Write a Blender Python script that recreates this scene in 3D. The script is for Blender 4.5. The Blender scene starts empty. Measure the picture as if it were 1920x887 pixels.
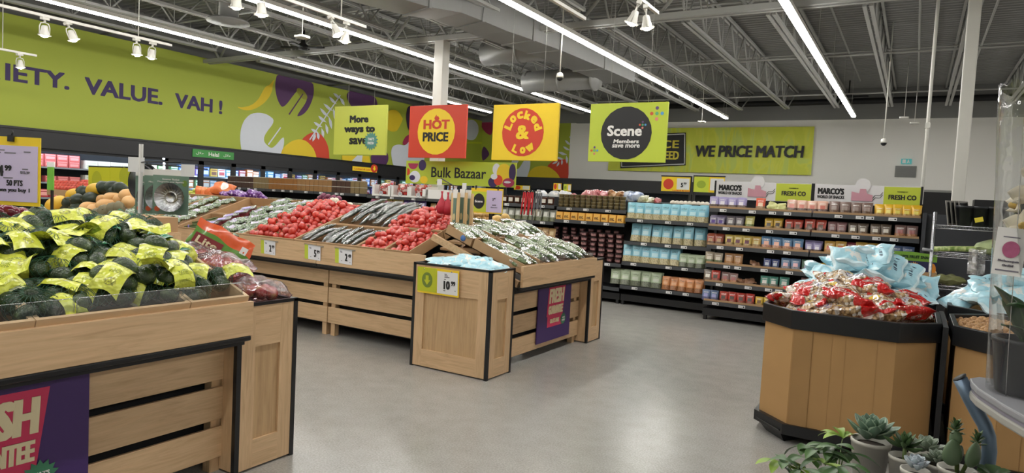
import bpy, math, random
import numpy as np
from mathutils import Matrix, Vector, Euler
random.seed(7)
S = bpy.context.scene
COL = S.collection
PI = math.pi
R = math.radians

# ------------------------------------------------------------------ camera
CX, CY, FPX, H = 960.0, 443.5, 1260.5, 1.55
YAW, PIT, ROL = R(30.8587), R(3.2223), R(2.9278)
_f = Vector((-math.sin(YAW)*math.cos(PIT), math.cos(YAW)*math.cos(PIT), -math.sin(PIT)))
_r0 = Vector((math.cos(YAW), math.sin(YAW), 0)); _u0 = _r0.cross(_f)
_r = math.cos(ROL)*_r0 + math.sin(ROL)*_u0
_u = -math.sin(ROL)*_r0 + math.cos(ROL)*_u0
cam = bpy.data.cameras.new('camera'); cob = bpy.data.objects.new('camera', cam); COL.objects.link(cob)
cam.sensor_width = 36.0; cam.lens = FPX/1920*36.0; cam.clip_end = 200; cam.clip_start = 0.05
cob.matrix_world = Matrix((( _r.x, _u.x, -_f.x, 0), (_r.y, _u.y, -_f.y, 0), (_r.z, _u.z, -_f.z, H), (0, 0, 0, 1)))
S.camera = cob
def ray(x, y): return _r*((x-CX)/FPX) - _u*((y-CY)/FPX) + _f
# where a point of the photo meets a real wall plane (used for printed murals and walls)
def on_x(x, y, X): d = ray(x, y); t = X/d.x; return (X, d.y*t, H+d.z*t)
def atd(x, y, d): v = ray(x, y)*d; return Vector((v.x, v.y, v.z+H))
def on_y(x, y, Y): d = ray(x, y); t = Y/d.y; return (d.x*t, Y, H+d.z*t)

# ------------------------------------------------------------------ world, view
w = bpy.data.worlds.new('world'); S.world = w; w.use_nodes = True
w.node_tree.nodes['Background'].inputs[0].default_value = (0.8, 0.85, 0.9, 1)
w.node_tree.nodes['Background'].inputs[1].default_value = 0.15
S.view_settings.view_transform = 'Standard'; S.view_settings.look = 'None'
S.view_settings.gamma = 1; S.view_settings.use_curve_mapping = False
S.view_settings.exposure = 0.0
LIGHT_E = 44.0         # LED strips
SPOT_E = 70.0           # lamps of the track spotlights
cy = S.cycles
cy.use_denoising = True; cy.max_bounces = 7; cy.diffuse_bounces = 4; cy.glossy_bounces = 3
cy.transmission_bounces = 4; cy.transparent_max_bounces = 10; cy.caustics_reflective = False; cy.caustics_refractive = False
cy.sample_clamp_indirect = 6.0

# ------------------------------------------------------------------ mesh helpers
def lin(c):
    o = []
    for v in c[:3]:
        v = v/255.0
        o.append(v/12.92 if v <= .04045 else ((v+.055)/1.055)**2.4)
    return (o[0], o[1], o[2], 1.0)

class MB:
    """collects shapes that become ONE mesh object"""
    def __init__(s): s.v = []; s.f = []; s.mi = []; s.sm = []; s.mats = []; s.uv = {}
    def slot(s, m):
        if m not in s.mats: s.mats.append(m)
        return s.mats.index(m)
    def add(s, vs, fs, m, smooth=False, uvs=None):
        b = len(s.v); k = s.slot(m)
        s.v += [tuple(v) for v in vs]
        for f in fs:
            s.f.append(tuple(b+i for i in f)); s.mi.append(k); s.sm.append(smooth)
        if uvs is not None:
            for i, q in enumerate(uvs): s.uv[b+i] = q
        return s
    def box(s, x0, x1, y0, y1, z0, z1, m, M=None):
        vs = [(x0,y0,z0),(x1,y0,z0),(x1,y1,z0),(x0,y1,z0),(x0,y0,z1),(x1,y0,z1),(x1,y1,z1),(x0,y1,z1)]
        if M is not None: vs = [tuple(M @ Vector(v)) for v in vs]
        return s.add(vs, [(3,2,1,0),(4,5,6,7),(0,1,5,4),(1,2,6,5),(2,3,7,6),(3,0,4,7)], m)
    def rbox(s, x0, x1, y0, y1, z0, z1, b, m, M=None, n=3):
        """box with rounded vertical edges"""
        pts = []
        for cx_, cy_, a0 in ((x1-b,y1-b,0),(x0+b,y1-b,90),(x0+b,y0+b,180),(x1-b,y0+b,270)):
            for i in range(n+1):
                a = R(a0+90*i/n); pts.append((cx_+b*math.cos(a), cy_+b*math.sin(a)))
        return s.prism(pts, z0, z1, m, M)
    def prism(s, pts, z0, z1, m, M=None, smooth=False):
        n = len(pts)
        vs = [(p[0],p[1],z0) for p in pts]+[(p[0],p[1],z1) for p in pts]
        if M is not None: vs = [tuple(M @ Vector(v)) for v in vs]
        return s.add(vs, [tuple(range(n-1,-1,-1)), tuple(range(n,2*n))]+[(i,(i+1)%n,n+(i+1)%n,n+i) for i in range(n)], m, smooth)
    def tube(s, pts, r, m, n=8, caps=True, smooth=True):
        pts = [Vector(p) for p in pts]; rs = r if isinstance(r, (list, tuple)) else [r]*len(pts)
        vs = []; fs = []; prev = None
        for i, p in enumerate(pts):
            t = (pts[min(i+1, len(pts)-1)]-pts[max(i-1, 0)])
            if t.length < 1e-9: t = Vector((0,0,1))
            t.normalize()
            if prev is None:
                a = Vector((0,0,1)) if abs(t.z) < .9 else Vector((1,0,0)); e1 = t.cross(a).normalized()
            else:
                e1 = (prev-t*prev.dot(t)); e1 = e1.normalized() if e1.length > 1e-6 else t.orthogonal().normalized()
            prev = e1; e2 = t.cross(e1)
            for k in range(n):
                a = 2*PI*k/n; vs.append(p+(e1*math.cos(a)+e2*math.sin(a))*rs[i])
        for i in range(len(pts)-1):
            for k in range(n): fs.append((i*n+k, i*n+(k+1)%n, (i+1)*n+(k+1)%n, (i+1)*n+k))
        if caps: fs += [tuple(range(n-1,-1,-1)), tuple(range((len(pts)-1)*n, len(pts)*n))]
        return s.add(vs, fs, m, smooth)
    def lathe(s, prof, m, n=16, M=None, smooth=True):
        vs = []; fs = []
        for r, z in prof:
            for k in range(n): a = 2*PI*k/n; vs.append((r*math.cos(a), r*math.sin(a), z))
        for i in range(len(prof)-1):
            for k in range(n): fs.append((i*n+k, i*n+(k+1)%n, (i+1)*n+(k+1)%n, (i+1)*n+k))
        if prof[0][0] > 1e-6: fs.append(tuple(range(n-1,-1,-1)))
        if prof[-1][0] > 1e-6: fs.append(tuple(range((len(prof)-1)*n, len(prof)*n)))
        if M is not None: vs = [tuple(M @ Vector(v)) for v in vs]
        return s.add(vs, fs, m, smooth)
    def grid(s, fn, nu, nv, m, smooth=True, wrap=False, flip=False):
        """fn(u, v) -> point, u and v in 0..1; carries uv"""
        vs = []; uvs = []
        for j in range(nv+1):
            for i in range(nu+1): vs.append(fn(i/nu, j/nv)); uvs.append((i/nu, j/nv))
        fs = []
        for j in range(nv):
            for i in range(nu):
                a = j*(nu+1)+i; q = (a, a+1, a+nu+2, a+nu+1); fs.append(q[::-1] if flip else q)
        return s.add(vs, fs, m, smooth, uvs)
    def poly3(s, pts, m, n, th):
        """flat shape given by 3D points, thickened along n by th"""
        pts = [Vector(p) for p in pts]; n = Vector(n); k = len(pts)
        vs = [p for p in pts]+[p+n*th for p in pts]
        return s.add(vs, [tuple(range(k-1,-1,-1)), tuple(range(k, 2*k))]+[(i,(i+1)%k,k+(i+1)%k,k+i) for i in range(k)], m)
    def mesh(s, name):
        me = bpy.data.meshes.new(name); me.from_pydata(s.v, [], s.f)
        for m in s.mats: me.materials.append(m)
        me.polygons.foreach_set('material_index', s.mi); me.polygons.foreach_set('use_smooth', s.sm)
        if s.uv:
            uvl = me.uv_layers.new(name='UVMap'); li = np.zeros(len(me.loops), dtype=np.int32); me.loops.foreach_get('vertex_index', li)
            arr = np.zeros((len(s.v), 2), dtype=np.float32)
            for i, q in s.uv.items(): arr[i] = q
            uvl.data.foreach_set('uv', arr[li].ravel())
        me.update(); return me
    def build(s, name, parent=None, loc=(0,0,0), rot=(0,0,0), bevel=0, **props):
        o = bpy.data.objects.new(name, s.mesh(name)); COL.objects.link(o)
        o.location = loc; o.rotation_euler = rot
        if parent is not None: o.parent = parent
        if bevel:
            b = o.modifiers.new('bevel', 'BEVEL'); b.width = bevel; b.segments = 2; b.limit_method = 'ANGLE'; b.angle_limit = R(40)
        for k, v in props.items(): o[k] = v
        return o

def thing(name, label, cat, loc=(0,0,0), rot=(0,0,0), group=None):
    o = bpy.data.objects.new(name, None); COL.objects.link(o); o.empty_display_size = .05
    o.location = loc; o.rotation_euler = rot; return tag(o, label, cat, group)
def tag(o, label, cat, group=None):
    o['label'] = label; o['category'] = cat
    if group: o['group'] = group
    return o
def struct(o): o['kind'] = 'structure'; return o
KIDS = {}
def kids(o):
    return KIDS.get(o.name) or [c for c in o.children]
def dup(root, loc=None, rot=None, label=None, group=None, scale=None, parent=None):
    r = root.copy(); COL.objects.link(r)
    if parent is not None: r.parent = parent
    if loc is not None: r.location = loc
    if rot is not None: r.rotation_euler = rot
    if scale is not None: r.scale = (scale,)*3 if isinstance(scale, (int, float)) else scale
    if label: r['label'] = label
    if group: r['group'] = group
    for c in root.children: dup(c, parent=r)
    return r
class Proto:
    """first use moves the original itself, later uses copy it with its parts"""
    def __init__(s, o): s.o = o; s.used = False
    def put(s, loc, rot=(0,0,0), label=None, group=None, scale=None):
        if not s.used:
            s.used = True; o = s.o; o.location = loc; o.rotation_euler = rot
            if scale is not None: o.scale = (scale,)*3 if isinstance(scale, (int, float)) else scale
            if label: o['label'] = label
            if group: o['group'] = group
            return o
        return dup(s.o, loc, rot, label, group, scale)

def text(name, s_, size, m, parent, loc, rot, depth=.0015, shear=0.0, mx=None):
    c = bpy.data.curves.new('lettering', 'FONT'); c.body = s_; c.size = size; c.align_x = 'CENTER'; c.align_y = 'CENTER'
    c.extrude = depth; c.shear = shear; c.resolution_u = 2
    t = bpy.data.objects.new('lettering', c); COL.objects.link(t)
    dg = bpy.context.evaluated_depsgraph_get(); me = bpy.data.meshes.new_from_object(t.evaluated_get(dg))
    bpy.data.objects.remove(t); bpy.data.curves.remove(c)
    n = len(me.vertices); co = np.zeros(n*3, dtype=np.float32); me.vertices.foreach_get('co', co); co = co.reshape(-1, 3)
    fs = [tuple(p.vertices) for p in me.polygons]; bpy.data.meshes.remove(me)
    co, strikes = mx(co); V = []; F = []
    for i, (dx, dz) in enumerate(strikes):      # heavy letters: the glyph struck several times side by side
        k = len(V); V += [(float(q[0]+dx), float(q[1]+dz), float(q[2]+i*.0001)) for q in co]; F += [tuple(k+i for i in f) for f in fs]
    me = bpy.data.meshes.new(name); me.from_pydata(V, [], F); me.materials.append(m); me.update()
    o = bpy.data.objects.new(name, me); COL.objects.link(o); o.parent = parent; o.location = loc; o.rotation_euler = rot
    return o
FACE_Y = (R(90), 0, 0)            # lettering that faces -Y
FACE_X = (R(90), 0, R(90))        # lettering that faces +X

# ------------------------------------------------------------------ materials
class NT:
    def __init__(s, name):
        s.m = bpy.data.materials.new(name); s.m.use_nodes = True; s.t = s.m.node_tree; s.b = s.t.nodes['Principled BSDF']
    def n(s, typ, ins=None, **pr):
        o = s.t.nodes.new(typ)
        for k, v in pr.items(): setattr(o, k, v)
        for k, v in (ins or {}).items(): s.set(o.inputs[k], v)
        return o
    def set(s, sock, v):
        if isinstance(v, bpy.types.NodeSocket): s.t.links.new(v, sock)
        else: sock.default_value = v
    def math(s, op, a, b=0.0, clamp=False):
        o = s.n('ShaderNodeMath', {0: a, 1: b}, operation=op); o.use_clamp = clamp; return o.outputs[0]
    def mix(s, f, a, b, blend='MIX'):
        o = s.n('ShaderNodeMix', data_type='RGBA', blend_type=blend)
        s.set(o.inputs[0], f); s.set(o.inputs[6], a); s.set(o.inputs[7], b); return o.outputs[2]
    def obj(s): return s.n('ShaderNodeTexCoord').outputs['Object']
    def uvs(s):
        o = s.n('ShaderNodeSeparateXYZ', {0: s.n('ShaderNodeTexCoord').outputs['UV']}); return o.outputs[0], o.outputs[1]
    def noise(s, vec=None, scale=5.0, detail=3.0, rough=.5, dist=0.0):
        i = {'Scale': scale, 'Detail': detail, 'Roughness': rough, 'Distortion': dist}
        if vec is not None: i['Vector'] = vec
        return s.n('ShaderNodeTexNoise', i)
    def mapping(s, vec, scale=(1,1,1), loc=(0,0,0), rot=(0,0,0)):
        return s.n('ShaderNodeMapping', {0: vec, 1: loc, 2: rot, 3: scale}).outputs[0]
    def ramp(s, f, stops):
        o = s.n('ShaderNodeValToRGB', {0: f}); e = o.color_ramp.elements
        while len(e) < len(stops): e.new(.5)
        for k, (p, c) in enumerate(stops): e[k].position = p; e[k].color = c
        return o.outputs[0]
    def rect(s, u, v, u0, u1, v0, v1):
        a = s.math('MULTIPLY', s.math('GREATER_THAN', u, u0), s.math('LESS_THAN', u, u1))
        b = s.math('MULTIPLY', s.math('GREATER_THAN', v, v0), s.math('LESS_THAN', v, v1))
        return s.math('MULTIPLY', a, b)
    def oval(s, u, v, u0, v0, ru, rv):
        a = s.math('POWER', s.math('DIVIDE', s.math('SUBTRACT', u, u0), ru), 2.0)
        b = s.math('POWER', s.math('DIVIDE', s.math('SUBTRACT', v, v0), rv), 2.0)
        return s.math('LESS_THAN', s.math('ADD', a, b), 1.0)
    def bump(s, h, strength=.3, dist=.01):
        s.set(s.b.inputs['Normal'], s.n('ShaderNodeBump', {'Strength': strength, 'Distance': dist, 'Height': h}).outputs[0])
    def fin(s, col=None, rough=.5, metal=0.0, **kw):
        if col is not None: s.set(s.b.inputs['Base Color'], col)
        s.set(s.b.inputs['Roughness'], rough); s.set(s.b.inputs['Metallic'], metal)
        for k, v in kw.items(): s.set(s.b.inputs[k.replace('_', ' ')], v)
        return s.m
MATS = {}
def flat(name, c, rough=.5, metal=0.0, var=.06, scale=8.0, bump=0.0, **kw):
    """one colour with slight wear"""
    if name in MATS: return MATS[name]
    t = NT(name); c = lin(c)
    if var:
        n = t.noise(t.obj(), scale, 3).outputs[0]
        col = t.mix(n, tuple(v*(1-var) for v in c[:3])+(1,), tuple(min(1, v*(1+var)) for v in c[:3])+(1,))
    else: col = c
    if bump: t.bump(t.noise(t.obj(), scale*6, 3).outputs[0], bump, .004)
    MATS[name] = t.fin(col, rough, metal, **kw); return MATS[name]
def emit(name, c, e):
    if name in MATS: return MATS[name]
    t = NT(name); MATS[name] = t.fin(lin(c), .5, Emission_Color=lin(c), Emission_Strength=e); return MATS[name]
def wood(name, axis, base=(206,174,135), dark=(189,157,119)):
    if name in MATS: return MATS[name]
    t = NT(name); o = t.obj(); sc = [9.0, 9.0, 9.0]; sc[axis] = .9
    v = t.mapping(o, tuple(sc)); n1 = t.noise(v, 2.2, 5, .6, 1.6).outputs[0]
    sc2 = [70.0, 70.0, 70.0]; sc2[axis] = 3.0
    n2 = t.noise(t.mapping(o, tuple(sc2)), 1.5, 2).outputs[0]
    c = t.ramp(n1, [(.3, lin(dark)), (.5, lin(base)), (.72, lin(tuple(min(255, x*1.05) for x in base)))])
    c = t.mix(.12, c, t.ramp(n2, [(.35, lin(dark)), (.6, (1,1,1,1))]), 'MULTIPLY')
    t.bump(n2, .08, .002); MATS[name] = t.fin(c, .42); return MATS[name]
def glassy(name, tint=(255,255,255), gloss=.12, alpha=.0, rough=.05, crinkle=0.0, cs=30.0):
    """clear film or acrylic: mostly see-through, with reflections"""
    if name in MATS: return MATS[name]
    m = bpy.data.materials.new(name); m.use_nodes = True; t = m.node_tree; t.nodes.clear()
    out = t.nodes.new('ShaderNodeOutputMaterial'); tr = t.nodes.new('ShaderNodeBsdfTransparent'); gl = t.nodes.new('ShaderNodeBsdfGlossy')
    df = t.nodes.new('ShaderNodeBsdfDiffuse'); df.inputs[0].default_value = lin(tint)
    tr.inputs[0].default_value = lin(tint); gl.inputs['Roughness'].default_value = rough
    lw = t.nodes.new('ShaderNodeLayerWeight'); lw.inputs[0].default_value = .35
    if crinkle:
        tc = t.nodes.new('ShaderNodeTexCoord'); no = t.nodes.new('ShaderNodeTexNoise'); no.inputs['Scale'].default_value = cs; no.inputs['Detail'].default_value = 2
        bp = t.nodes.new('ShaderNodeBump'); bp.inputs['Strength'].default_value = crinkle; bp.inputs['Distance'].default_value = .02
        t.links.new(tc.outputs['Object'], no.inputs['Vector']); t.links.new(no.outputs[0], bp.inputs['Height'])
        t.links.new(bp.outputs[0], gl.inputs['Normal']); t.links.new(bp.outputs[0], lw.inputs['Normal'])
    ad = t.nodes.new('ShaderNodeMath'); ad.operation = 'MULTIPLY_ADD'; ad.use_clamp = True; ad.inputs[1].default_value = .6; ad.inputs[2].default_value = gloss
    t.links.new(lw.outputs['Fresnel'], ad.inputs[0])
    m1 = t.nodes.new('ShaderNodeMixShader'); m1.inputs[0].default_value = alpha; t.links.new(tr.outputs[0], m1.inputs[1]); t.links.new(df.outputs[0], m1.inputs[2])
    m2 = t.nodes.new('ShaderNodeMixShader'); t.links.new(ad.outputs[0], m2.inputs[0]); t.links.new(m1.outputs[0], m2.inputs[1]); t.links.new(gl.outputs[0], m2.inputs[2])
    t.links.new(m2.outputs[0], out.inputs[0]); MATS[name] = m; return m

WX, WY, WZ = wood('maple_along_x', 0), wood('maple_along_y', 1), wood('maple_upright', 2)
WP = wood('maple_panel', 2, (190,158,117), (175,143,103))
CARD = flat('kraft_cardboard', (176,142,104), .75, var=.08, scale=14)
CARDD = flat('kraft_cardboard_inside', (150,116,80), .8, var=.08)
BLK = flat('black_plastic', (18,19,22), .38, var=.1)
BLKM = flat('black_matte', (20,20,22), .6, var=.1)
CHAR = flat('charcoal_metal', (62,64,68), .45, .2)
SHELFG = flat('shelf_edge_grey', (78,80,84), .4, .3)
WHITE = flat('white_card', (236,234,230), .55, var=.02)
OFFW = flat('white_enamel', (222,220,212), .4, var=.03)
GREYP = flat('painted_steel_grey', (176,174,168), .5, var=.05)
LIME = flat('lime_print', (196,208,62), .5, var=.03)
YEL = flat('yellow_print', (242,206,40), .5, var=.03)
LILAC = flat('lilac_card', (206,192,226), .55, var=.02)
INK = flat('black_ink', (22,22,24), .5, var=0)
INKG = flat('grey_ink', (120,116,128), .6, var=0)
CREAM = flat('cream_ink', (232,218,178), .5, var=0)
CHROME = flat('chrome', (210,212,214), .22, 1.0, var=.02)
ACR = glassy('clear_acrylic', (250,252,252), .05, .02, .03)
FILM = glassy('clear_film', (252,252,252), .10, .05, .12, .5, 22)
# ------------------------------------------------------------------ room shell
XL, YB = -15.5, 23.1           # plane of the mural, plane of the back wall
ZM0, ZM1, ZD = 2.46, 4.66, 5.42
XR, YF = 9.0, -8.0
t = NT('polished_concrete'); o_ = t.obj()
fine = t.noise(o_, 95, 2, .6).outputs[0]; big = t.noise(o_, .8, 3, .5).outputs[0]; mid = t.noise(o_, 7, 3, .5).outputs[0]
c = t.ramp(fine, [(.32, lin((124,121,117))), (.5, lin((154,151,146))), (.68, lin((178,175,170)))])
c = t.mix(.35, c, t.ramp(mid, [(.3, lin((146,143,139))), (.7, lin((176,173,168)))]))
c = t.mix(.25, c, t.ramp(big, [(.3, lin((146,143,139))), (.7, lin((178,175,170)))]))
FLOOR_M = t.fin(c, .24, Specular_IOR_Level=.5)
struct(MB().box(XL-1, XR, YF, YB+.2, -.1, 0, FLOOR_M).build('floor'))

WALLW = flat('wall_white_paint', (236,234,228), .7, var=.03, scale=.8)
WALLG = flat('wall_grey_paint', (128,128,126), .8, var=.06, scale=1.5)
MURG = flat('mural_green', (167,179,62), .6, var=.05, scale=.35)
b = MB(); b.box(XL-1, XR, YB, YB+.2, 0, 4.52, WALLW); b.box(XL-1, XR, YB-.02, YB+.2, 4.52, ZD+.1, WALLG)
b.box(-11.2, XR, YB-.06, YB, 4.50, 4.62, WALLG)
struct(b.build('wall_back'))
b = MB(); b.box(XL-1.1, XL-.9, YF, YB, 0, ZD+.1, BLKM); b.box(XL-.9, XL-.01, YF, YB, ZM0+.02, ZM1, WALLG); b.box(XL-.9, XL-.3, YF, YB, ZM1, ZD+.1, WALLG)
struct(b.build('wall_left'))
struct(MB().box(XR, XR+.2, YF, YB, 0, ZD+.1, WALLW).build('wall_right'))
struct(MB().box(XL-1, XR, YF-.2, YF, 0, ZD+.1, WALLW).build('wall_front'))

# corrugated steel deck
DECK = flat('deck_grey', (138,138,136), .6, .1, var=.08, scale=1.2)
STEEL = flat('joist_grey', (172,172,168), .55, .1, var=.06)
b = MB(); y = YF; vs = []
while y < YB+.1:
    vs += [(y, ZD), (y+.06, ZD), (y+.085, ZD+.045), (y+.145, ZD+.045)]; y += .17
V = [(XL-1, q[0], q[1]) for q in vs]+[(XR, q[0], q[1]) for q in vs]; n_ = len(vs)
b.add(V, [(i, i+1, n_+i+1, n_+i) for i in range(n_-1)], DECK)
b.box(XL-1, XR, YF, YB+.1, ZD+.06, ZD+.1, DECK)
struct(b.build('ceiling'))

# open web joists, all along Y
def joist_mesh(L, e0, e1):
    b = MB(); zt, zb = ZD-.02, 4.68
    for dx in (-.045, .045):
        b.box(dx-.022, dx+.022, 0, L, zt-.05, zt, STEEL)
        b.box(dx-.028, dx+.028, e0, L-e1, zb-.05, zb, STEEL)
    y0, y1 = e0, L-e1; n = max(2, round((y1-y0)/.62)); st = (y1-y0)/n
    for k in range(n+1):
        y = y0+k*st
        if k % 2 == 0:
            for dy in (-st, st):
                if -.01 <= y+dy <= L+.01: b.tube([(0, y, zb-.02), (0, y+dy, zt-.03)], .017, STEEL, 5)
            b.tube([(0, y, zb-.02), (0, y, zt-.03)], .011, STEEL, 4)
    b.tube([(0, e0, zb-.02), (0, 0, zt-.03)], .02, STEEL, 5); b.tube([(0, L-e1, zb-.02), (0, L, zt-.03)], .02, STEEL, 5)
    return b.mesh('roof_joist')
jm1, jm2 = joist_mesh(12.4, .55, 1.5), joist_mesh(12.0, .9, .55)
x = -2.18-1.35*9
while x < XR:
    for me, y in ((jm1, 10.65), (jm2, -1.45)):
        o = bpy.data.objects.new('trim_joist', me); COL.objects.link(o); o.location = (x, y, 0); struct(o)
    x += 1.35
# girder truss on the columns
b = MB(); zb, zt = 4.62, ZD-.03
for dy in (-.07, .07):
    b.box(XL-.3, XR, 10.6+dy-.035, 10.6+dy+.035, zb-.09, zb, STEEL); b.box(XL-.3, XR, 10.6+dy-.035, 10.6+dy+.035, zt-.08, zt, STEEL)
k = 0; x = XL-.2
while x < XR-.7:
    b.tube([(x, 10.6, zb if k % 2 else zt), (x+.7, 10.6, zt if k % 2 else zb)], .03, STEEL, 5); x += .7; k += 1
struct(b.build('trim_girder'))
for y, z in ((12.6, 5.3), (14.9, 4.72), (17.3, 5.3), (19.6, 4.72), (8.2, 4.72), (5.6, 5.3)):
    struct(MB().tube([(XL-.3, y, z), (XR, y, z)], .022, STEEL, 6).build('trim_bridging'))
for x, y0, y1 in ((-1.55, 11.3, 20.5), (-.2, 12.2, 22.5), (.9, 11, 22)):
    struct(MB().tube([(x, y0, 5.2), (x, y1, 5.2)], .02, STEEL, 6).build('trim_conduit'))
struct(MB().tube([(-11, YB-.35, 5.0), (XR, YB-.35, 5.0)], .09, BLKM, 8).build('trim_pipe'))

def column(x, wd, ztop, cap):
    b = MB(); b.rbox(x-wd/2, x+wd/2, 10.6-wd/2, 10.6+wd/2, 0, ztop, .012, OFFW)
    b.box(x-wd*.8, x+wd*.8, 10.6-wd*.8, 10.6+wd*.8, 0, .02, OFFW)
    if cap: b.box(x-wd*.56, x+wd*.56, 10.6-wd*.56, 10.6+wd*.56, ztop-.1, ztop, STEEL)
    struct(b.build('trim_column', bevel=0))
column(-8.13, .22, 4.53, False); column(.455, .145, 4.53, True)
b = MB(); b.tube([(.045, 10.4, 0), (.045, 10.4, 5.3)], .022, OFFW, 10); b.box(.015, .075, 10.37, 10.43, 2.75, 2.82, OFFW)
tag(b.build('conduit_pole'), 'thin white conduit pole rising to the roof beside the square column', 'pole')
for x, y in ((-12.4, 22.98), (-1.2, 22.98)): pass

# ------------------------------------------------------------------ LED lines
DIFF = emit('led_diffuser', (255,253,248), LIGHT_E)
def led(x, y0, y1, label=None, gaps=()):
    r = thing('linear_ceiling_light', label or 'white linear ceiling light', 'ceiling light', (x, y0, 4.3)); L = y1-y0
    h = MB(); h.box(-.06, .06, 0, L, .012, .075, OFFW); h.build('housing', r)
    d = MB(); y = 0
    while y < L-.01:
        e = min(L, y+2.4)
        if not any(g0 < y0+y < g1 for g0, g1 in gaps): d.rbox(-.05, .05, y, e, -.012, .012, .008, DIFF, n=1)
        y = e
    d.build('diffuser', r)
    y = .15 if L < 1 else 1.0
    while y < L: MB().tube([(0, y, .07), (0, y, 1.13)], .004, GREYP, 4).build('suspension_wire', r); y += 2.4 if L > 1 else .3
led(-12.05, -7, 18.42, 'long white linear light closest to the green mural wall')
led(-8.70, -7, 19.0, 'long white linear light passing behind the white column over the produce')
led(-5.12, -7, 20.1, 'long white linear light ending above the black round card sign')
led(-5.12, 20.3, 20.85, 'short white end piece of a linear light above the price match banner')
led(-1.68, -2.5, 20.95, 'long white linear light over the open aisle and snack rack')
led(5.4, -7, 20.5, 'added white linear light out of view near the far side wall')  # unseen strip, added to help light the room

# ------------------------------------------------------------------ track lights
LAMP = emit('spot_lamp', (255,244,222), SPOT_E)
def make_spot():
    r = thing('track_spotlight', 'white ring track spotlight', 'spotlight', group='track spotlights')
    b = MB(); b.box(-.02, .02, -.045, .045, -.03, 0, OFFW); b.tube([(0,0,-.03),(0,0,-.06)], .012, OFFW, 8); b.build('adapter', r)
    b = MB()
    for s_ in (-1, 1): b.tube([(0,0,-.06),(0,s_*.05,-.07),(0,s_*.066,-.11),(0,s_*.066,-.2)], .006, OFFW, 6)
    b.build('yoke', r)
    b = MB(); b.lathe([(.022,-.09),(.03,-.1),(.036,-.14),(.05,-.19),(.052,-.2),(.048,-.2),(.03,-.17),(.0,-.165)], OFFW, 16); b.build('lamp_body', r)
    b = MB(); b.lathe([(.0,-.226),(.025,-.221),(.043,-.206),(.048,-.198)], LAMP, 16); b.build('lamp_lens', r)
    b = MB(); pts = [(.062*math.cos(2*PI*k/16), .062*math.sin(2*PI*k/16), -.2) for k in range(17)]; b.tube(pts, .006, OFFW, 6, caps=False); b.build('ring', r)
    return r
SPOT = Proto(make_spot())
def rail(x, y0, y1, z, label, spots, what, zt=5.3, drops=()):
    b = MB(); b.box(x-.018, x+.018, y0, y1, z-.018, z+.018, OFFW)
    o = tag(b.build('track_light_rail'), label, 'light rail')
    d = MB()
    for y in drops: d.tube([(x, y, z), (x, y, zt)], .008, OFFW, 6)
    if drops: d.build('drop_rod', o)
    for k, (y, a, q) in enumerate(spots):
        SPOT.put((x, y, z-.018), (R(a), R(q), R(20)), what[k], None, 1.2)
rail(-10.31, 2.0, 6.43, 3.7, 'white track light rail near the mural, the longer of the pair', [(4.62, 4, 5), (4.9, 14, -14), (5.87, 5, 0), (6.13, 4, 10)],
     ['white track spotlight above the letter Y of the mural, first on its rail', 'white tilted track spotlight above the mural word, second on its rail',
      'white track spotlight at the drop rod above the word VALUE', 'white track spotlight at the very end of the longer rail'], drops=(5.9,))
rail(-13.9, 3.0, 6.1, 3.7, 'short white track light rail against the mural letters', [(5.83, 5, 0)], ['small white track spotlight just above the letters IETY'], drops=(5.57,))
rail(-6.37, 2.5, 6.64, 3.7, 'white track light rail over the produce beside the second linear light', [(4.68, 10, 5), (5.0, 4, 0), (6.02, 4, -25), (6.3, 5, 6)],
     ['white track spotlight cut by the top edge beside the second linear light', 'white track spotlight hanging beside the second linear light, second on its rail',
      'white track spotlight turned sideways near the end of the produce rail', 'white track spotlight at the end of the produce rail'], drops=(6.2,))
rail(-3.50, 3.0, 7.27, 3.7, 'bare end of a white track light rail beside the third linear light', [], [])
rail(-2.66, 3.0, 7.4, 3.72, 'white track light rail out of sight above the twin spotlights', [(6.83, 6, 18), (7.0, 4, -8)],
     ['white track spotlight, upper one of the twin pair over the aisle', 'white track spotlight, lower one of the twin pair over the aisle'])

# ------------------------------------------------------------------ ducts, fan, sensors
DUCT = flat('galvanised_duct', (150,150,148), .45, .35, var=.08, scale=2.5)
def duct_tube(pts, wd, hh):
    b = MB(); rings = []
    for i, p in enumerate(pts):
        p = Vector(p); tdir = (Vector(pts[min(i+1,len(pts)-1)])-Vector(pts[max(i-1,0)])).normalized(); sd = Vector((tdir.y,-tdir.x,0)).normalized(); up = sd.cross(tdir)
        rings.append([p+sd*wd/2+up*hh/2, p-sd*wd/2+up*hh/2, p-sd*wd/2-up*hh/2, p+sd*wd/2-up*hh/2])
    vs = [q for r_ in rings for q in r_]; n = len(rings)
    fs = [(i*4+k, i*4+(k+1)%4, i*4+4+(k+1)%4, i*4+4+k) for i in range(n-1) for k in range(4)]+[(3,2,1,0), tuple(range(n*4-4, n*4))]
    b.add(vs, fs, DUCT); return b
pts = [(-7.6, 6.2, 4.62), (-6.9, 8.3, 4.6), (-6.75, 8.9, 4.66), (-6.6, 9.35, 4.62), (-6.45, 9.8, 4.56), (-6.3, 10.4, 4.54), (-6.2, 11.2, 4.54), (-6.1, 13.0, 4.54), (-6.05, 14.6, 4.54)]
r = thing('air_duct', 'large grey rectangular air duct bending down across the ceiling', 'duct', (0,0,0))
duct_tube(pts, .72, .42).build('duct_run', r)
for i in (1, 3, 5, 6, 7):
    p, q = Vector(pts[i-1]), Vector(pts[min(i+1, len(pts)-1)]); d = (q-p).normalized(); c0 = Vector(pts[i])
    duct_tube([c0-d*.025, c0+d*.025], .76, .46).build('flange', r)
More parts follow.
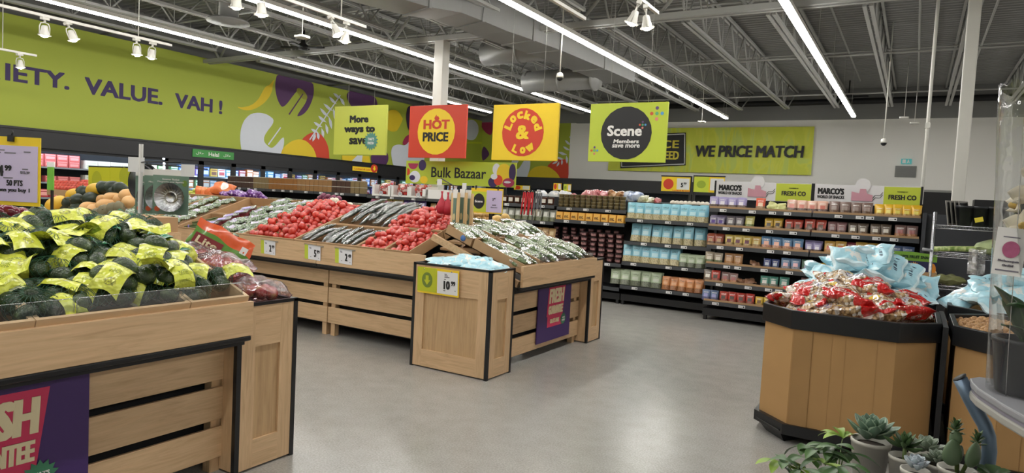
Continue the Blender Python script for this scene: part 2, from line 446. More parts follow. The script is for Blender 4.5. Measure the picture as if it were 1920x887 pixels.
for (x0, x1, y, z, rr, lab) in ((-8.2, -6.5, 12.2, 4.62, .25, 'grey round duct behind the white column, the farther of two'), (-8.2, -6.35, 14.0, 4.32, .25, 'grey round duct branching beside the rectangular one, the lower of two')):
    b = MB(); b.tube([(x0, y, z), (x0+.6, y, z+.02), (x1, y+.1, z+.05)], rr, DUCT, 16)
    for xx in (x0+.05, (x0+x1)/2, x1-.1): b.tube([(xx, y+.03, z+.02), (xx+.05, y+.03, z+.02)], rr+.02, DUCT, 16)
    tag(b.build('round_duct'), lab, 'duct')
r = thing('ceiling_diffuser', 'round grey stepped air diffuser hanging near the mural light', 'air vent', (-10.6, 7.65, 4.38))
b = MB()
for k in range(4): b.lathe([(.36-.08*k, .0-.012*k), (.33-.08*k, .05), (.30-.08*k, .05)], DUCT, 24)
b.build('cone_ring', r); MB().tube([(0,0,.05),(0,0,.9)], .17, DUCT, 16).build('neck_duct', r)
b = MB()
for k in range(4):
    M = Matrix.Rotation(R(90*k+20), 4, 'Z'); b.box(.06, .5, -.06, .06, -.01, .01, BLKM, M)
b.lathe([(0,-.06),(.1,-.05),(.12,.04),(.05,.1),(.03,.5)], BLKM, 12)
r = thing('ceiling_fan', 'black ceiling fan among the roof joists above the mural', 'fan', (-11.7, 10.3, 4.6)); b.build('fan_body', r)
b = MB(); b.box(-.5, .5, -.06, .06, -.02, .03, BLKM); b.box(-.12, .12, -.16, .16, -.04, .05, BLKM); b.tube([(0,0,.04),(0,0,.5)], .02, BLKM, 6)
tag(b.build('ceiling_antenna', loc=(-1.9, 21.6, 4.95)), 'black cross shaped fixture in front of the grey upper wall', 'fixture')
def dome_cam(x, y, z, lab):
    r = thing('dome_camera', lab, 'camera', (x, y, z))
    MB().tube([(0,0,.06),(0,0,5.425-z)], .012, OFFW, 8).build('drop_pole', r)
    MB().lathe([(.02,.09),(.05,.07),(.06,.03),(.06,0)], OFFW, 14).build('housing', r)
    MB().lathe([(.055,0),(.048,-.03),(.025,-.052),(0,-.058)], BLK, 14).build('lens_dome', r)
dome_cam(-5.3, 10.17, 3.62, 'white dome camera on a rod above the yellow round sign')
dome_cam(-.66, 15.4, 3.04, 'white dome camera on a thin rod left of the exit sign'.replace(' left of', ' near'))
def access_point(x, y, z, zt, lab):
    r = thing('wireless_access_point', lab, 'access point', (x, y, z))
    MB().rbox(-.1, .1, -.1, .1, 0, .035, .03, OFFW).build('housing', r); MB().tube([(0,0,.03),(0,0,zt-z)], .008, OFFW, 6).build('drop_rod', r)
access_point(-.42, 19.0, 3.98, 5.425, 'small white box on a rod, hanging above the exit sign')
access_point(-.2, 19.6, 3.92, 5.425, 'small white box on a rod, closer to the thin white pole')
access_point(-9.0, 7.9, 4.05, 5.425, 'small white sensor under the joists beside the produce track rail')
access_point(-5.4, 19.2, 3.98, 5.425, 'small white sensor hanging beside the black round card sign')

# ------------------------------------------------------------------ lettering fitted to a rectangle
def fit_text(name, s_, m, parent, loc, rot, w_, h_=None, bold=.03, shear=0, depth=.0015, ref=None):
    def mx(co):
        lo, hi = co.min(0), co.max(0); co = co.copy(); hh = h_ or w_*(hi[1]-lo[1])/(hi[0]-lo[0]); d = bold*hh; dx = min(d, w_*.10 if len(s_) == 1 else .022*w_*12/max(3, len(s_)))
        sx = (w_-2*dx)/(hi[0]-lo[0]); sy = (hh-2*d*.6)/(hi[1]-lo[1])
        co[:,0] = (co[:,0]-(lo[0]+hi[0])/2)*sx; co[:,1] = (co[:,1]-(lo[1]+hi[1])/2)*sy
        return co, ([(0, 0)] if bold < .015 else [(i*dx/2, j*d*.6) for i in ((-2, -1, 0, 1, 2) if bold >= .04 else (-2, 0, 2)) for j in ((-1, 0, 1) if bold >= .04 else (-1, 1))])
    return text(name, s_, 1.0, m, parent, loc, rot, shear=shear, depth=depth, mx=mx)

# ------------------------------------------------------------------ mural on the long wall
mural = thing('wall_mural', 'long lime green wall mural with purple words and cut fruit shapes', 'mural', (XL, 0, 0))
MB().box(0, .008, YF, YB, ZM0, ZM1, MURG).build('mural_panel', mural)
PUR = flat('mural_purple', (84,48,92), .6, var=.03); INDIGO = flat('mural_indigo', (54,38,88), .6, var=.03)
MYEL = flat('mural_yellow', (226,196,40), .6, var=.03); MRED = flat('mural_red', (206,66,40), .6, var=.03)
MWH = flat('mural_white', (214,218,226), .6, var=.02); MOLV = flat('mural_olive', (150,150,50), .6); MMAR = flat('mural_maroon', (160,44,82), .6)
def word(s_, x0, x1, ytl, ybr_, part):   # photo columns of the word's two ends, top at its start, bottom at its end
    a = on_x(x0, ytl, XL); b2 = on_x(x1, ybr_, XL)
    fit_text('lettering', s_, INDIGO, mural, (.011, (a[1]+b2[1])/2, (a[2]+b2[2])/2), FACE_X, b2[1]-a[1], a[2]-b2[2], bold=.048, depth=.002)
word('VALUE.', 158.5, 304, 144, 197.5, 0); word('VAH !', 328, 416, 174, 214.5, 0)
a = on_x(9.5, 118, XL); b2 = on_x(129.5, 169, XL); kx = (b2[1]-a[1])
fit_text('lettering', 'IETY.', INDIGO, mural, (.011, (a[1]+b2[1])/2, (a[2]+b2[2])/2), FACE_X, kx, a[2]-b2[2], bold=.048, depth=.002)
fit_text('lettering', 'VAR', INDIGO, mural, (.011, a[1]-kx*.07-kx*.42, (a[2]+b2[2])/2), FACE_X, kx*.84, a[2]-b2[2], bold=.048, depth=.002)
LAY = [0]
def on_mural(name, pts, m, s_, ox, oy, wall='x', parent=None):
    """an outline of the print, met with the wall it is printed on"""
    LAY[0] += 1; e = .009+.0008*LAY[0]
    if len(pts) > 4 and 'leaf' not in name and 'banana' not in name:      # rounded outline
        for _ in range(2): pts = [q for i in range(len(pts)) for a_, b_ in ((pts[i], pts[(i+1) % len(pts)]),) for q in ((a_[0]*.78+b_[0]*.22, a_[1]*.78+b_[1]*.22), (a_[0]*.22+b_[0]*.78, a_[1]*.22+b_[1]*.78))]
    if wall == 'x':
        P = [on_x(x/s_+ox, y/s_+oy, XL) for x, y in pts]; P = [(e, p[1], min(max(p[2], ZM0+.003), ZM1-.003)) for p in P]
        return MB().poly3(P, m, (1,0,0), .0015).build(name, parent or mural)
    P = [on_y(x/s_+ox, y/s_+oy, YB) for x, y in pts]; P = [(p[0], -e, min(max(p[2], BM0+.003), BM1-.003)) for p in P]
    return MB().poly3(P[::-1], m, (0,-1,0), .0015).build(name, parent)
def ell(cx, cy, rx, ry, n=20, a0=0, a1=360, rot=0):
    o = []
    for k in range(n+(a1-a0 < 360)):
        a = R(a0+(a1-a0)*k/n); x, y = rx*math.cos(a), ry*math.sin(a); o.append((cx+x*math.cos(R(rot))-y*math.sin(R(rot)), cy+x*math.sin(R(rot))+y*math.cos(R(rot))))
    return o
A3 = (3.857, 420, 100); A4 = (4.2233, 640, 140); A5 = (4.436, 860, 170)
on_mural('chili_shape', [(90,385),(130,393),(200,375),(250,330),(280,270),(300,240),(330,228),(355,195),(366,188),(350,235),(348,265),(330,310),(290,360),(230,400),(170,415),(120,405)], MYEL, *A3)
on_mural('aubergine_shape', [(385,140),(640,200),(650,270),(640,330),(610,400),(570,445),(515,462),(600,345),(590,300),(560,262),(530,262),(425,405),(385,340),(368,260),(370,200)], PUR, *A3)
on_mural('stalk_shape', ell(562, 293, 52, 24, 16, rot=48), MOLV, *A3)
on_mural('stalk_shape', [(567,290),(572,296),(472,446),(464,440)], PUR, *A3)
on_mural('pepper_shape', [(190,437),(250,428),(310,440),(370,487),(290,590),(285,640),(330,685),(360,680),(430,595),(434,650),(415,720),(380,760),(130,740),(112,620),(120,540),(145,480)], MWH, *A3)
on_mural('pepper_shape', [(405,533),(410,540),(322,664),(314,658)], MWH, *A3)
on_mural('red_fruit_shape', [(555,625),(610,580),(670,566),(720,606),(755,680),(762,800),(600,800),(590,660)], MRED, *A3)
on_mural('lemon_shape', [(400,770),(415,700),(440,668),(490,632),(540,620),(590,630),(640,680),(662,730),(672,790)], MYEL, *A3)
def leaf_pts(x0, y0, x1, y1, w_):
    dx, dy = x1-x0, y1-y0; L = math.hypot(dx, dy); nx, ny = -dy/L*w_, dx/L*w_
    return [(x0,y0),(x0+dx*.3+nx*.8,y0+dy*.3+ny*.8),(x0+dx*.6+nx,y0+dy*.6+ny),(x1,y1),(x0+dx*.6-nx*.5,y0+dy*.6-ny*.5),(x0+dx*.3-nx*.6,y0+dy*.3-ny*.6)]
for q in ((787,287,845,328),(757,313,812,368),(717,363,785,418),(690,395,755,462),(678,452,738,500),(645,497,708,534),(625,546,680,574),
          (868,378,832,318),(803,490,785,398),(775,548,752,455),(745,585,730,510),(715,610,700,540),(680,625,668,565),(636,638,655,575)):
    on_mural('leaf_shape', leaf_pts(*q, 13), MWH, *A3)
on_mural('leaf_shape', [(612,622),(618,628),(840,305),(834,300)], MWH, *A3)
on_mural('plum_shape', [(875,315),(905,262),(1085,305),(1108,365),(1100,440),(950,440)], PUR, *A3)
on_mural('lemon_shape', ell(405, 365, 72, 88, 18)[3:]+[(485,350)], MYEL, *A4)
on_mural('dark_plum_shape', [(522,238),(505,330),(520,430),(560,470),(620,440),(640,250)], flat('mural_dark_plum', (58,36,66), .6), *A4)
on_mural('radish_shape', [(515,470),(470,550),(520,565),(600,560),(620,480)], MMAR, *A4)
on_mural('apple_shape', [(385,620),(400,565),(450,550),(500,565),(545,510),(640,520),(660,700),(560,760),(410,750)], MWH, *A4)
on_mural('plum_shape', ell(298, 660, 70, 78, 18), PUR, *A4)
on_mural('banana_shape', [(0,640),(215,645),(225,720),(0,700)], MYEL, *A4)
on_mural('banana_shape', [(70,710),(120,640),(162,640),(155,712)], MWH, *A4)
on_mural('pear_shape', [(60,245),(120,240),(158,285),(160,350),(125,415),(50,405)], MWH, *A5)
on_mural('lime_slice_shape', [(150,440),(40,440),(40,425),(280,425),(285,450)], flat('mural_lime', (190,200,50), .6), *A5)
# the mural turns the corner onto the back wall
BM0, BM1 = 2.4, 4.60
xb0, xb1 = XL, on_y(1068, 280, YB)[0]
backmural = thing('wall_mural', 'end of the fruit mural on the back wall beside plain white paint', 'mural', (0, YB, 0))
MB().box(xb0, xb1, -.008, 0, BM0, BM1, MURG).build('mural_panel', backmural)
for nm, pts, m in (('plum_shape', [(170,205),(285,208),(285,378),(230,355),(185,290)], MMAR),
                   ('aubergine_shape', [(195,500),(215,455),(265,525),(235,565),(200,590)], PUR),
                   ('dark_plum_shape', [(760,250),(825,245),(848,320),(820,420),(760,430)], flat('mural_dark_plum', (58,36,66), .6)),
                   ('red_fruit_shape', [(720,640),(810,570),(918,570),(918,760),(840,760)], MRED),
                   ('lemon_shape', [(560,760),(580,690),(625,640),(690,622),(760,635),(830,690),(860,760)], MYEL),
                   ('pepper_shape', [(440,560),(440,760),(560,760),(600,640),(600,560),(560,560),(500,660),(470,640),(520,560)], MWH),
                   ('leaf_shape', leaf_pts(925,380,940,400,6), MWH), ('leaf_shape', leaf_pts(888,412,938,455,12), MWH), ('leaf_shape', leaf_pts(872,465,932,498,12), MWH),
                   ('leaf_shape', leaf_pts(833,512,905,532,14), MWH), ('leaf_shape', leaf_pts(815,552,880,572,12), MWH), ('leaf_shape', leaf_pts(782,610,832,585,10), MWH),
                   ('leaf_shape', leaf_pts(820,632,840,590,10), MWH), ('leaf_shape', leaf_pts(862,620,862,570,10), MWH), ('leaf_shape', leaf_pts(905,608,900,540,12), MWH)):
    on_mural(nm, pts, m, *A5, wall='y', parent=backmural)

# ------------------------------------------------------------------ chilled cases under the mural
HDR = flat('case_black', (30,30,33), .45, var=.06)
case = thing('refrigerated_wall_case', 'long black refrigerated case with open shelves and glass doors under the mural', 'fridge', (XL, 0, 0))
MB().box(-.05, .16, YF+.5, 22.2, 2.09, ZM0, HDR).box(.06, .1, YF+.5, 9.45, 2.03, 2.09, HDR).box(-.05, .18, YF+.5, 22.2, ZM0-.03, ZM0+.015, BLK).build('canopy', case)
b = MB(); b.box(-.85, .1, YF+.5, 22.2, 0, .45, HDR); b.box(-.85, -.8, YF+.5, 22.2, .45, 2.09, flat('case_back', (60,66,74), .5)); b.build('body', case)
b = MB(); CASES = flat('case_shelf', (150,158,166), .35, .3)
for z in (.75, 1.08, 1.40, 1.72): b.box(-.78, -.02, YF+.5, 22.2, z-.03, z, CASES)
b.build('shelf', case)
CL = emit('case_lamp', (225,238,255), 34.0)
MB().box(.0, .03, YF+.5, 22.2, 2.062, 2.085, CL).build('lamp_strip', case)
DG = glassy('door_glass', (235,242,248), .04, .0, .03)
y0 = 9.5
while y0 < 22.0:
    d = MB(); 
    for (a0, a1, z0, z1) in ((y0, y0+.07, .45, 2.09), (y0+.86, y0+.93, .45, 2.09), (y0, y0+.93, .45, .52), (y0, y0+.93, 2.0, 2.09)): d.box(.1, .14, a0, a1, z0, z1, HDR)
    dr = d.build('door', case); MB().box(.115, .122, y0+.07, y0+.86, .52, 2.0, DG).build('glass', dr)
    MB().box(.07, .095, y0-.02, y0+.02, .6, 1.98, CL).build('door_lamp', dr)
    MB().tube([(.16, y0+.84, .9), (.16, y0+.84, 1.5)], .012, CHROME, 6).build('handle', dr); y0 += .93
# what stands on the shelves one can see
def carton_mesh(wd, d, h, c1, c2, k):
    b = MB(); m1 = flat('carton_%d_a' % k, c1, .45, var=.04); m2 = flat('carton_%d_b' % k, c2, .45, var=.03)
    b.rbox(-d/2, d/2, -wd/2, wd/2, 0, h, .006, m1); b.box(d/2, d/2+.002, -wd*.38, wd*.38, h*.2, h*.62, m2); b.box(d/2, d/2+.002, -wd*.42, wd*.42, h*.75, h*.9, m2); return b.mesh('carton')
CART = [((70,120,190),(235,235,240)), ((226,226,230),(190,60,60)), ((190,70,80),(240,220,210)), ((230,190,70),(120,60,40)), ((120,90,160),(235,230,240)), ((100,160,190),(240,240,240)), ((200,120,60),(240,235,225)), ((90,140,90),(235,235,225))]
CM = [carton_mesh(.2, .12, .24, a, c, i) for i, (a, c) in enumerate(CART)]
rnd = random.Random(3); y = 9.62; k = 0
while y < 21.8:
    for z in (1.405, 1.725):
        o = bpy.data.objects.new('frozen_food_carton', rnd.choice(CM)); COL.objects.link(o); o.location = (XL-.2-rnd.random()*.08, y, z); o.rotation_euler = (0,0,R(rnd.uniform(-4,4)))
        o.scale = (1, 1, rnd.uniform(.75, 1.05))
        tag(o, 'small frozen food carton behind the glass doors under the mural', 'frozen food', 'frozen food cartons behind the glass doors')
    y += .22 if rnd.random() < .8 else .3
MEAT = carton_mesh(.22, .16, .13, (196,92,92), (236,150,150), 20); MEAT2 = carton_mesh(.22, .16, .17, (176,54,60), (240,170,160), 21); PACK = carton_mesh(.26, .2, .09, (222,224,214), (196,210,190), 22)
for z, y0, y1 in ((1.725, 6.9, 7.75), (1.405, 7.15, 7.8), (1.085, 7.0, 7.8)):
    y = y0
    while y < y1:
        for st in range(2 if z > 1.7 else 1):
            o = bpy.data.objects.new('meat_tray', MEAT if z > 1.3 else MEAT2); COL.objects.link(o); o.location = (XL-.2, y, z+st*.132)
            tag(o, 'pink wrapped meat tray on the open chilled shelves behind the lilac price card', 'meat', 'pink meat trays in the open case')
        y += .235
for z, y0, y1 in ((1.725, 7.95, 9.3), (1.405, 7.95, 9.3)):
    y = y0
    while y < y1:
        for st in range(2):
            o = bpy.data.objects.new('white_food_tray', PACK); COL.objects.link(o); o.location = (XL-.2, y, z+st*.092)
            tag(o, 'flat white food tray stacked on the open chilled shelves above the yellow signs', 'food tray', 'white trays in the open case')
        y += .27
GRN = flat('sign_green', (62,140,66), .5, var=.03)
a = on_x(361, 279, XL+.17); b2 = on_x(438, 300, XL+.17)
r = thing('department_sign', 'small green sign with white words on the black fridge canopy', 'sign', (XL+.165, (a[1]+b2[1])/2, (a[2]+b2[2])/2))
hw, hh = (b2[1]-a[1])/2, .095
MB().box(0, .012, -hw, hw, -hh, hh, GRN).build('panel', r)
fit_text('lettering', 'Halal', WHITE, r, (.014, 0, 0), FACE_X, hw*.5, hh*1.0, bold=.02)
for s_ in (-1, 1): fit_text('arabic_lettering', '\ufedd\ufefc\ufea3', WHITE, r, (.014, s_*hw*.66, 0), FACE_X, hw*.36, hh*.8, bold=.01)
a = on_x(661, 309, XL+.18); b2 = on_x(706, 326, XL+.18)
r = thing('shelf_banner', 'small yellow sign with a red round arrow on the fridge canopy', 'sign', (XL+.18, (a[1]+b2[1])/2, (a[2]+b2[2])/2))
hw, hh = (b2[1]-a[1])/2, .07; MB().box(0, .012, -hw, hw, -hh, hh, YEL).build('panel', r)
fit_text('lettering', 'Locked & Low', flat('sign_red', (206,62,38), .5, var=.02), r, (.014, -hw*.2, 0), FACE_X, hw*1.3, hh*.75, bold=.03)
b = MB(); b.poly3([(.016, hw*.75+.16*math.cos(2*PI*k/20), .06+.13*math.sin(2*PI*k/20)) for k in range(20)], flat('sign_red', (206,62,38), .5), (1,0,0), .006); o = b.build('red_disc', r)
MB().poly3([(.023, hw*.75+x*.1, .06+z*.09) for x, z in ((0,-.9),(.8,0),(.35,0),(.35,.8),(-.35,.8),(-.35,0),(-.8,0))], YEL, (1,0,0), .003).build('arrow', o)

# chilled case and header along the back wall
bc = thing('refrigerated_back_case', 'black refrigerated case along the back wall below the banner', 'fridge', (0, YB, 0))
MB().box(XL+.4, -.3, -.9, -.05, 1.98, 2.40, HDR).build('canopy', bc); MB().box(XL+.4, -.3, -.9, -.05, 0, 1.0, HDR).build('body', bc)
b = MB(); b.box(XL+.4, -.3, -.12, -.05, 1.0, 1.98, flat('case_back', (60,66,74), .5)); b.build('back_panel', bc)
b = MB()
for z in (1.35, 1.68): b.box(XL+.4, -.3, -.85, -.12, z-.03, z, CASES)
b.build('shelf', bc)
# banner
bx0, _, bz1 = on_y(1146, 240, YB); bz0 = on_y(1400, 326, YB)[2]; bx1 = on_y(1528, 238, YB)[0]; bz1 = on_y(1400, 239, YB)[2]
r = thing('wall_banner', 'long lime banner reading WE PRICE MATCH hung on the white back wall', 'banner', (0, YB-.06, 0))
t = NT('banner_vinyl'); u_, v_ = t.uvs(); nz = t.noise(t.mapping(t.obj(), (1.6,1,.5), rot=(0,0.6,0)), 1.1, 2, .5, 2.5).outputs[0]
BANM = t.fin(t.ramp(nz, [(.42, lin((200,208,58))), (.5, lin((210,214,66))), (.6, lin((192,208,88)))]), .45)
b = MB(); W_, H_ = bx1-bx0, bz1-bz0
b.grid(lambda u, v: (bx0+W_*u, -.015+.012*math.sin(u*40+v*3)*math.sin(v*PI), bz0+H_*v), 80, 10, BANM)
b.build('vinyl_sheet', r)
b = MB(); a = [on_y(x/4.174+1100, y/4.174+180, YB-.1) for x, y in ((262,308),(778,286),(776,543),(265,566))]
b.poly3([(p[0], -.05, p[2]) for p in a][::-1], INK, (0,-1,0), .004).build('black_plate', r)
a2 = [on_y(x/4.174+1100, y/4.174+180, YB-.1) for x, y in ((275,318),(768,298),(766,533),(275,554))]
b = MB()
for k in range(4):
    p, q = a2[k], a2[(k+1)%4]; b.tube([(p[0],-.058,p[2]),(q[0],-.058,q[2])], .018, WHITE, 4)
b.build('white_outline', r)
def yt(s_, x0, x1, y0, y1, m, par, bold=.03, shear=0, Y=None, off=-.06):
    a = on_y(x0, (y0+y1)/2, YB-.1); c2 = on_y(x1, (y0+y1)/2, YB-.1); z1 = on_y((x0+x1)/2, y0, YB-.1)[2]; z0 = on_y((x0+x1)/2, y1, YB-.1)[2]
    return fit_text('lettering', s_, m, par, ((a[0]+c2[0])/2, off, (z0+z1)/2), FACE_Y, c2[0]-a[0], z1-z0, bold, shear, .004)
yt('WE PRICE MATCH', 1304, 1508, 273, 295, INK, r, .05, .08)
yt('PRICE', 1205, 1273.5, 263, 278, flat('banner_yellow', (222,206,60), .5), r, .04); yt('GUARANTEED', 1175, 1273.5, 283, 299, flat('banner_yellow', (222,206,60), .5), r, .04)
# exit sign, vent, doorway
a = on_y(1690, 298, YB); c2 = on_y(1709, 308, YB)
r = thing('exit_sign', 'small blue and green exit sign on the white back wall', 'sign', ((a[0]+c2[0])/2, YB-.05, (a[2]+c2[2])/2))
hw, hh = (c2[0]-a[0])/2, (a[2]-c2[2])/2; MB().box(-hw, hw, -.03, .04, -hh, hh, emit('exit_green', (70,150,150), .5)).build('housing', r)
MB().box(-hw*.75, -hw*.1, -.034, -.03, -hh*.7, hh*.7, WHITE).build('door_pictogram', r)
b = MB(); b.poly3([(hw*.1+hw*.5*x, -.034, hh*.8*z) for x, z in ((0,-.8),(.3,-.8),(.5,-.2),(.8,-.8),(1.1,-.8),(.8,.3),(.7,.9),(.4,.9),(.3,.2))], WHITE, (0,-1,0), .003); b.build('runner_pictogram', r)
a = on_y(1679, 311, YB); c2 = on_y(1717, 333, YB)
r = thing('wall_vent', 'grey louvred vent on the white back wall under the exit sign', 'vent', ((a[0]+c2[0])/2, YB-.02, (a[2]+c2[2])/2)); hw, hh = (c2[0]-a[0])/2, (a[2]-c2[2])/2
VG = flat('vent_grey', (128,128,126), .5)
b = MB(); b.box(-hw, hw, -.02, .015, -hh, hh, VG); b.build('frame', r)
b = MB()
for k in range(9): b.box(-hw*.92, hw*.92, -.035, -.02, -hh*.88+k*hh*.2, -hh*.88+k*hh*.2+hh*.1, VG)
b.build('louvre', r)
a = on_y(1733, 358, YB)
struct(MB().box(a[0]-.1, a[0]+.72, YB-.06, YB-.02, 0, 2.36, BLKM).build('door_1')); 
struct(MB().box(a[0]+.72, a[0]+.84, YB-.07, YB-.02, 0, 2.42, flat('frame_grey', (140,140,136), .5)).box(a[0]-.1, a[0]+.84, YB-.07, YB-.02, 2.36, 2.42, flat('frame_grey', (140,140,136), .5)).build('trim_door_frame'))
# ------------------------------------------------------------------ produce islands
def crate(label, x0, x1, y0, y1, h=.935, faces='xXyY'):
    """tall maple corner bin with framed panels and black edging"""
    cx_, cy_ = (x0+x1)/2, (y0+y1)/2
    r = thing('corner_display_bin', label, 'display bin', (cx_, cy_, 0)); hx, hy = (x1-x0)/2, (y1-y0)/2
    def face(name, M, wd):
        fr = MB(); st = min(.1, wd*.26); z0, z1 = .165, .68
        wr = WX if abs(M[0][0]) > .5 else WY
        f = MB().box(-wd/2+st, wd/2-st, -.008, .004, z0, z1, WP, M).build(name, r)
        for a0, a1 in ((-wd/2, -wd/2+st), (wd/2-st, wd/2)): MB().box(a0, a1, -.022, 0, .012, h-.012, WZ, M).build('stile', f)
        for a0, a1 in ((.012, z0), (z1, h-.012)): MB().box(-wd/2+st, wd/2-st, -.022, 0, a0, a1, wr, M).build('cross_rail', f)
    def MM(ang, dx, dy): return Matrix.Translation((dx, dy, 0)) @ Matrix.Rotation(R(ang), 4, 'Z')
    face('front_panel', MM(0, 0, -hy), 2*hx); face('side_panel', MM(90, hx, 0), 2*hy)
    face('back_panel', MM(180, 0, hy), 2*hx); face('side_panel', MM(-90, -hx, 0), 2*hy)
    for sx in (-1, 1):
        for sy in (-1, 1):
            MB().box(sx*(hx+.012)-.014, sx*(hx+.012)+.014, sy*(hy+.012)-.014, sy*(hy+.012)+.014, 0, h, BLK).build('edge_strip', r)
    b = MB()
    for s_ in (-1, 1):
        b.box(-hx-.026, hx+.026, s_*(hy+.012)-.014, s_*(hy+.012)+.014, h-.014, h+.004, BLK); b.box(s_*(hx+.012)-.014, s_*(hx+.012)+.014, -hy, hy, h-.014, h+.004, BLK)
    b.build('top_rim', r)
    MB().box(-hx, hx, -hy, hy, h-.09, h-.07, BLKM).build('inner_deck', r)
    return r
crate('maple corner bin topped with bags of apples', -3.80, -3.03, 2.30, 2.645, .917)
crate('maple corner bin full of blue pouches with a lime price sign', -3.81, -3.03, 4.75, 5.095, .935)
crate('narrow maple corner bin at the far end of the cucumber display', -3.81, -3.03, 6.77, 7.075, .925)

def module(label, loc, rz, wd, zb=.765, zt=.96, sign_gap=None, slat_set=((.08,.25),(.29,.467),(.505,.672)), depth=1.0, posts=(0, 1), setback=.17, joint=None):
    """display module, built facing -Y with its fascia at y=0, then turned"""
    r = thing('produce_display_table', label, 'display table', loc, (0,0,rz))
    wa = WX if abs(math.sin(rz)) < .5 else WX
    MB().box(0, wd, -.015, .012, zb, zt, wa).build('fascia_board', r, bevel=.003)
    MB().box(0, wd, -.005, .05, zb-.03, zb-.002, BLK).build('bumper_rail', r, bevel=.008)
    for z0, z1 in slat_set:
        a0, a1 = .004, wd-.004
        MB().box(a0, a1, setback, setback+.02, z0, z1, wa).build('slat', r, bevel=.003)
    for p in posts:
        x = .03 if p == 0 else wd-.09
        b = MB(); b.box(x, x+.06, setback+.022, setback+.08, 0, zb-.03, WZ); b.build('leg', r)
    MB().box(0, wd, setback+.1, setback+.12, .1, zb-.03, BLKM).build('back_panel', r)  # black sheet added for the shadow behind and under the slats
    MB().box(0, wd, .05, depth, zb-.06, zb-.03, BLKM).build('deck', r)
    # sloped bearers that carry the trays
    for x in (.04, wd/2, wd-.04):
        M = Matrix.Translation((x, .05, zb+.02)) @ Matrix.Rotation(R(20), 4, 'X'); MB().box(-.02, .02, 0, 1.05, -.03, .03, WX, M).build('sloped_bearer', r)
    return r
# end of the avocado island and of the tomato island, facing +X (wood grain runs along the boards)
module('maple display table heaped with bagged avocados', (-2.95, .35, 0), R(90), 1.965, .765, .945, posts=(0, 1))
module('maple display table of wrapped cucumbers with a purple sign', (-2.95, 5.14, 0), R(90), 1.60, .765, .955, posts=(0, 1))
for k, (x0, x1, lab) in enumerate(((-5.28, -3.87, 'maple display table under the roma tomatoes and cucumbers'), (-6.70, -5.285, 'maple display table under the round vine tomatoes'),
                                   (-8.11, -6.705, 'maple display table under bagged cucumbers and asparagus, partly behind the avocados'), (-9.52, -8.115, 'maple display table behind the avocado heap and steamer baskets'),
                                   (-10.93, -9.525, 'maple display table at the apples end of the tomato island'))):
    module(lab, (x0, 4.93, 0), 0, x1-x0, .775, .985, slat_set=((.135,.305),(.345,.515),(.555,.71)))
# island body under the trays
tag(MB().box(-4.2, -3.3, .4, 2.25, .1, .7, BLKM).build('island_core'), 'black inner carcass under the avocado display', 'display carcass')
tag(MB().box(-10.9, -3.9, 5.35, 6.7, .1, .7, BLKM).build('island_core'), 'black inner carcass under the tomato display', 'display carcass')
# stepped wooden corner frame between tomato trays and cucumber trays
r = thing('corner_step_frame', 'stepped slatted wooden frame between the roma tomatoes and the cucumber trays', 'display frame', (-3.45, 5.0, 0))
for k in range(4):
    M = Matrix.Translation((-.35, .16+.12*k, .90+.062*k)) @ Matrix.Rotation(R(8), 4, 'X')
    MB().box(-.22, .26+.0*k, -.05, .05, -.012, .012, WX, M).build('step_board', r)
b = MB(); M = Matrix.Translation((-.16, .12, .84)) @ Matrix.Rotation(R(27), 4, 'X'); b.box(-.02, .02, -.02, .5, -.04, .0, WX, M); M = Matrix.Translation((-.50, .12, .84)) @ Matrix.Rotation(R(27), 4, 'X'); b.box(-.02, .02, -.02, .5, -.04, .0, WX, M)
b.build('stringer', r); MB().box(-.14, -.1, .3, .34, .7, .98, WZ).build('support_post', r)

TILT = R(20)
def tray(label, loc, rz, wd, d, h, cat='produce box', m=CARD, th=.01, group=None, name='produce_box'):
    r = thing(name, label, cat, loc, (TILT, 0, rz), group)
    MB().box(0, wd, 0, d, 0, .008, CARDD).build('base', r)
    MB().box(0, wd, 0, th, 0, h, m).build('front_wall', r); MB().box(0, wd, d-th, d, 0, h, m).build('rear_wall', r)
    for x in (0, wd-th): MB().box(x, x+th, th, d-th, 0, h, m).build('end_wall', r)
    return r
def slope_pt(loc, rz, u, v, n):
    p = Matrix.Rotation(rz, 3, 'Z') @ (Matrix.Rotation(TILT, 3, 'X') @ Vector((u, v, n))); return Vector(loc)+p
def slope_eul(rz, e=(0,0,0)):
    return (Matrix.Rotation(rz, 3, 'Z') @ Matrix.Rotation(TILT, 3, 'X') @ Euler(e).to_matrix()).to_euler()
ML = (0, 4.95, .895)          # lip line of the tomato side (u is X)
def mtray(x0, x1, v0, v1, label, h=.115, th=.01):
    p = slope_pt((x0, 4.95, .895), 0, 0, v0, 0); return tray(label, p, 0, x1-x0-.004, v1-v0-.006, h, th=th)
mtray(-4.36, -4.05, 0, .55, 'cardboard box of roma tomatoes at the open corner of the display')
mtray(-4.72, -4.364, 0, .55, 'cardboard box of roma tomatoes beside the cucumbers, front row')
mtray(-4.72, -4.05, .56, 1.12, 'cardboard box of roma tomatoes in the rear row')
mtray(-5.62, -4.724, 0, .5, 'cardboard box of long bare cucumbers, front row above the 5.99 tag')
mtray(-5.62, -4.724, .51, 1.12, 'cardboard box of long bare cucumbers, rear row')
mtray(-6.45, -5.624, 0, 1.12, 'long cardboard box of round vine tomatoes above the 2.99 tag')
mtray(-7.05, -6.454, 0, 1.12, 'long cardboard box of bagged mini cucumbers')
mtray(-7.70, -7.054, 0, .5, 'cardboard box of asparagus bundles, front row')
mtray(-7.70, -7.054, .51, 1.12, 'nearly empty cardboard box of asparagus, rear row')
mtray(-8.5, -7.704, 0, 1.12, 'cardboard box of wrapped greens behind the steamer baskets')
mtray(-9.9, -8.504, 0, 1.12, 'cardboard box of wrapped greens beyond the steamer baskets')
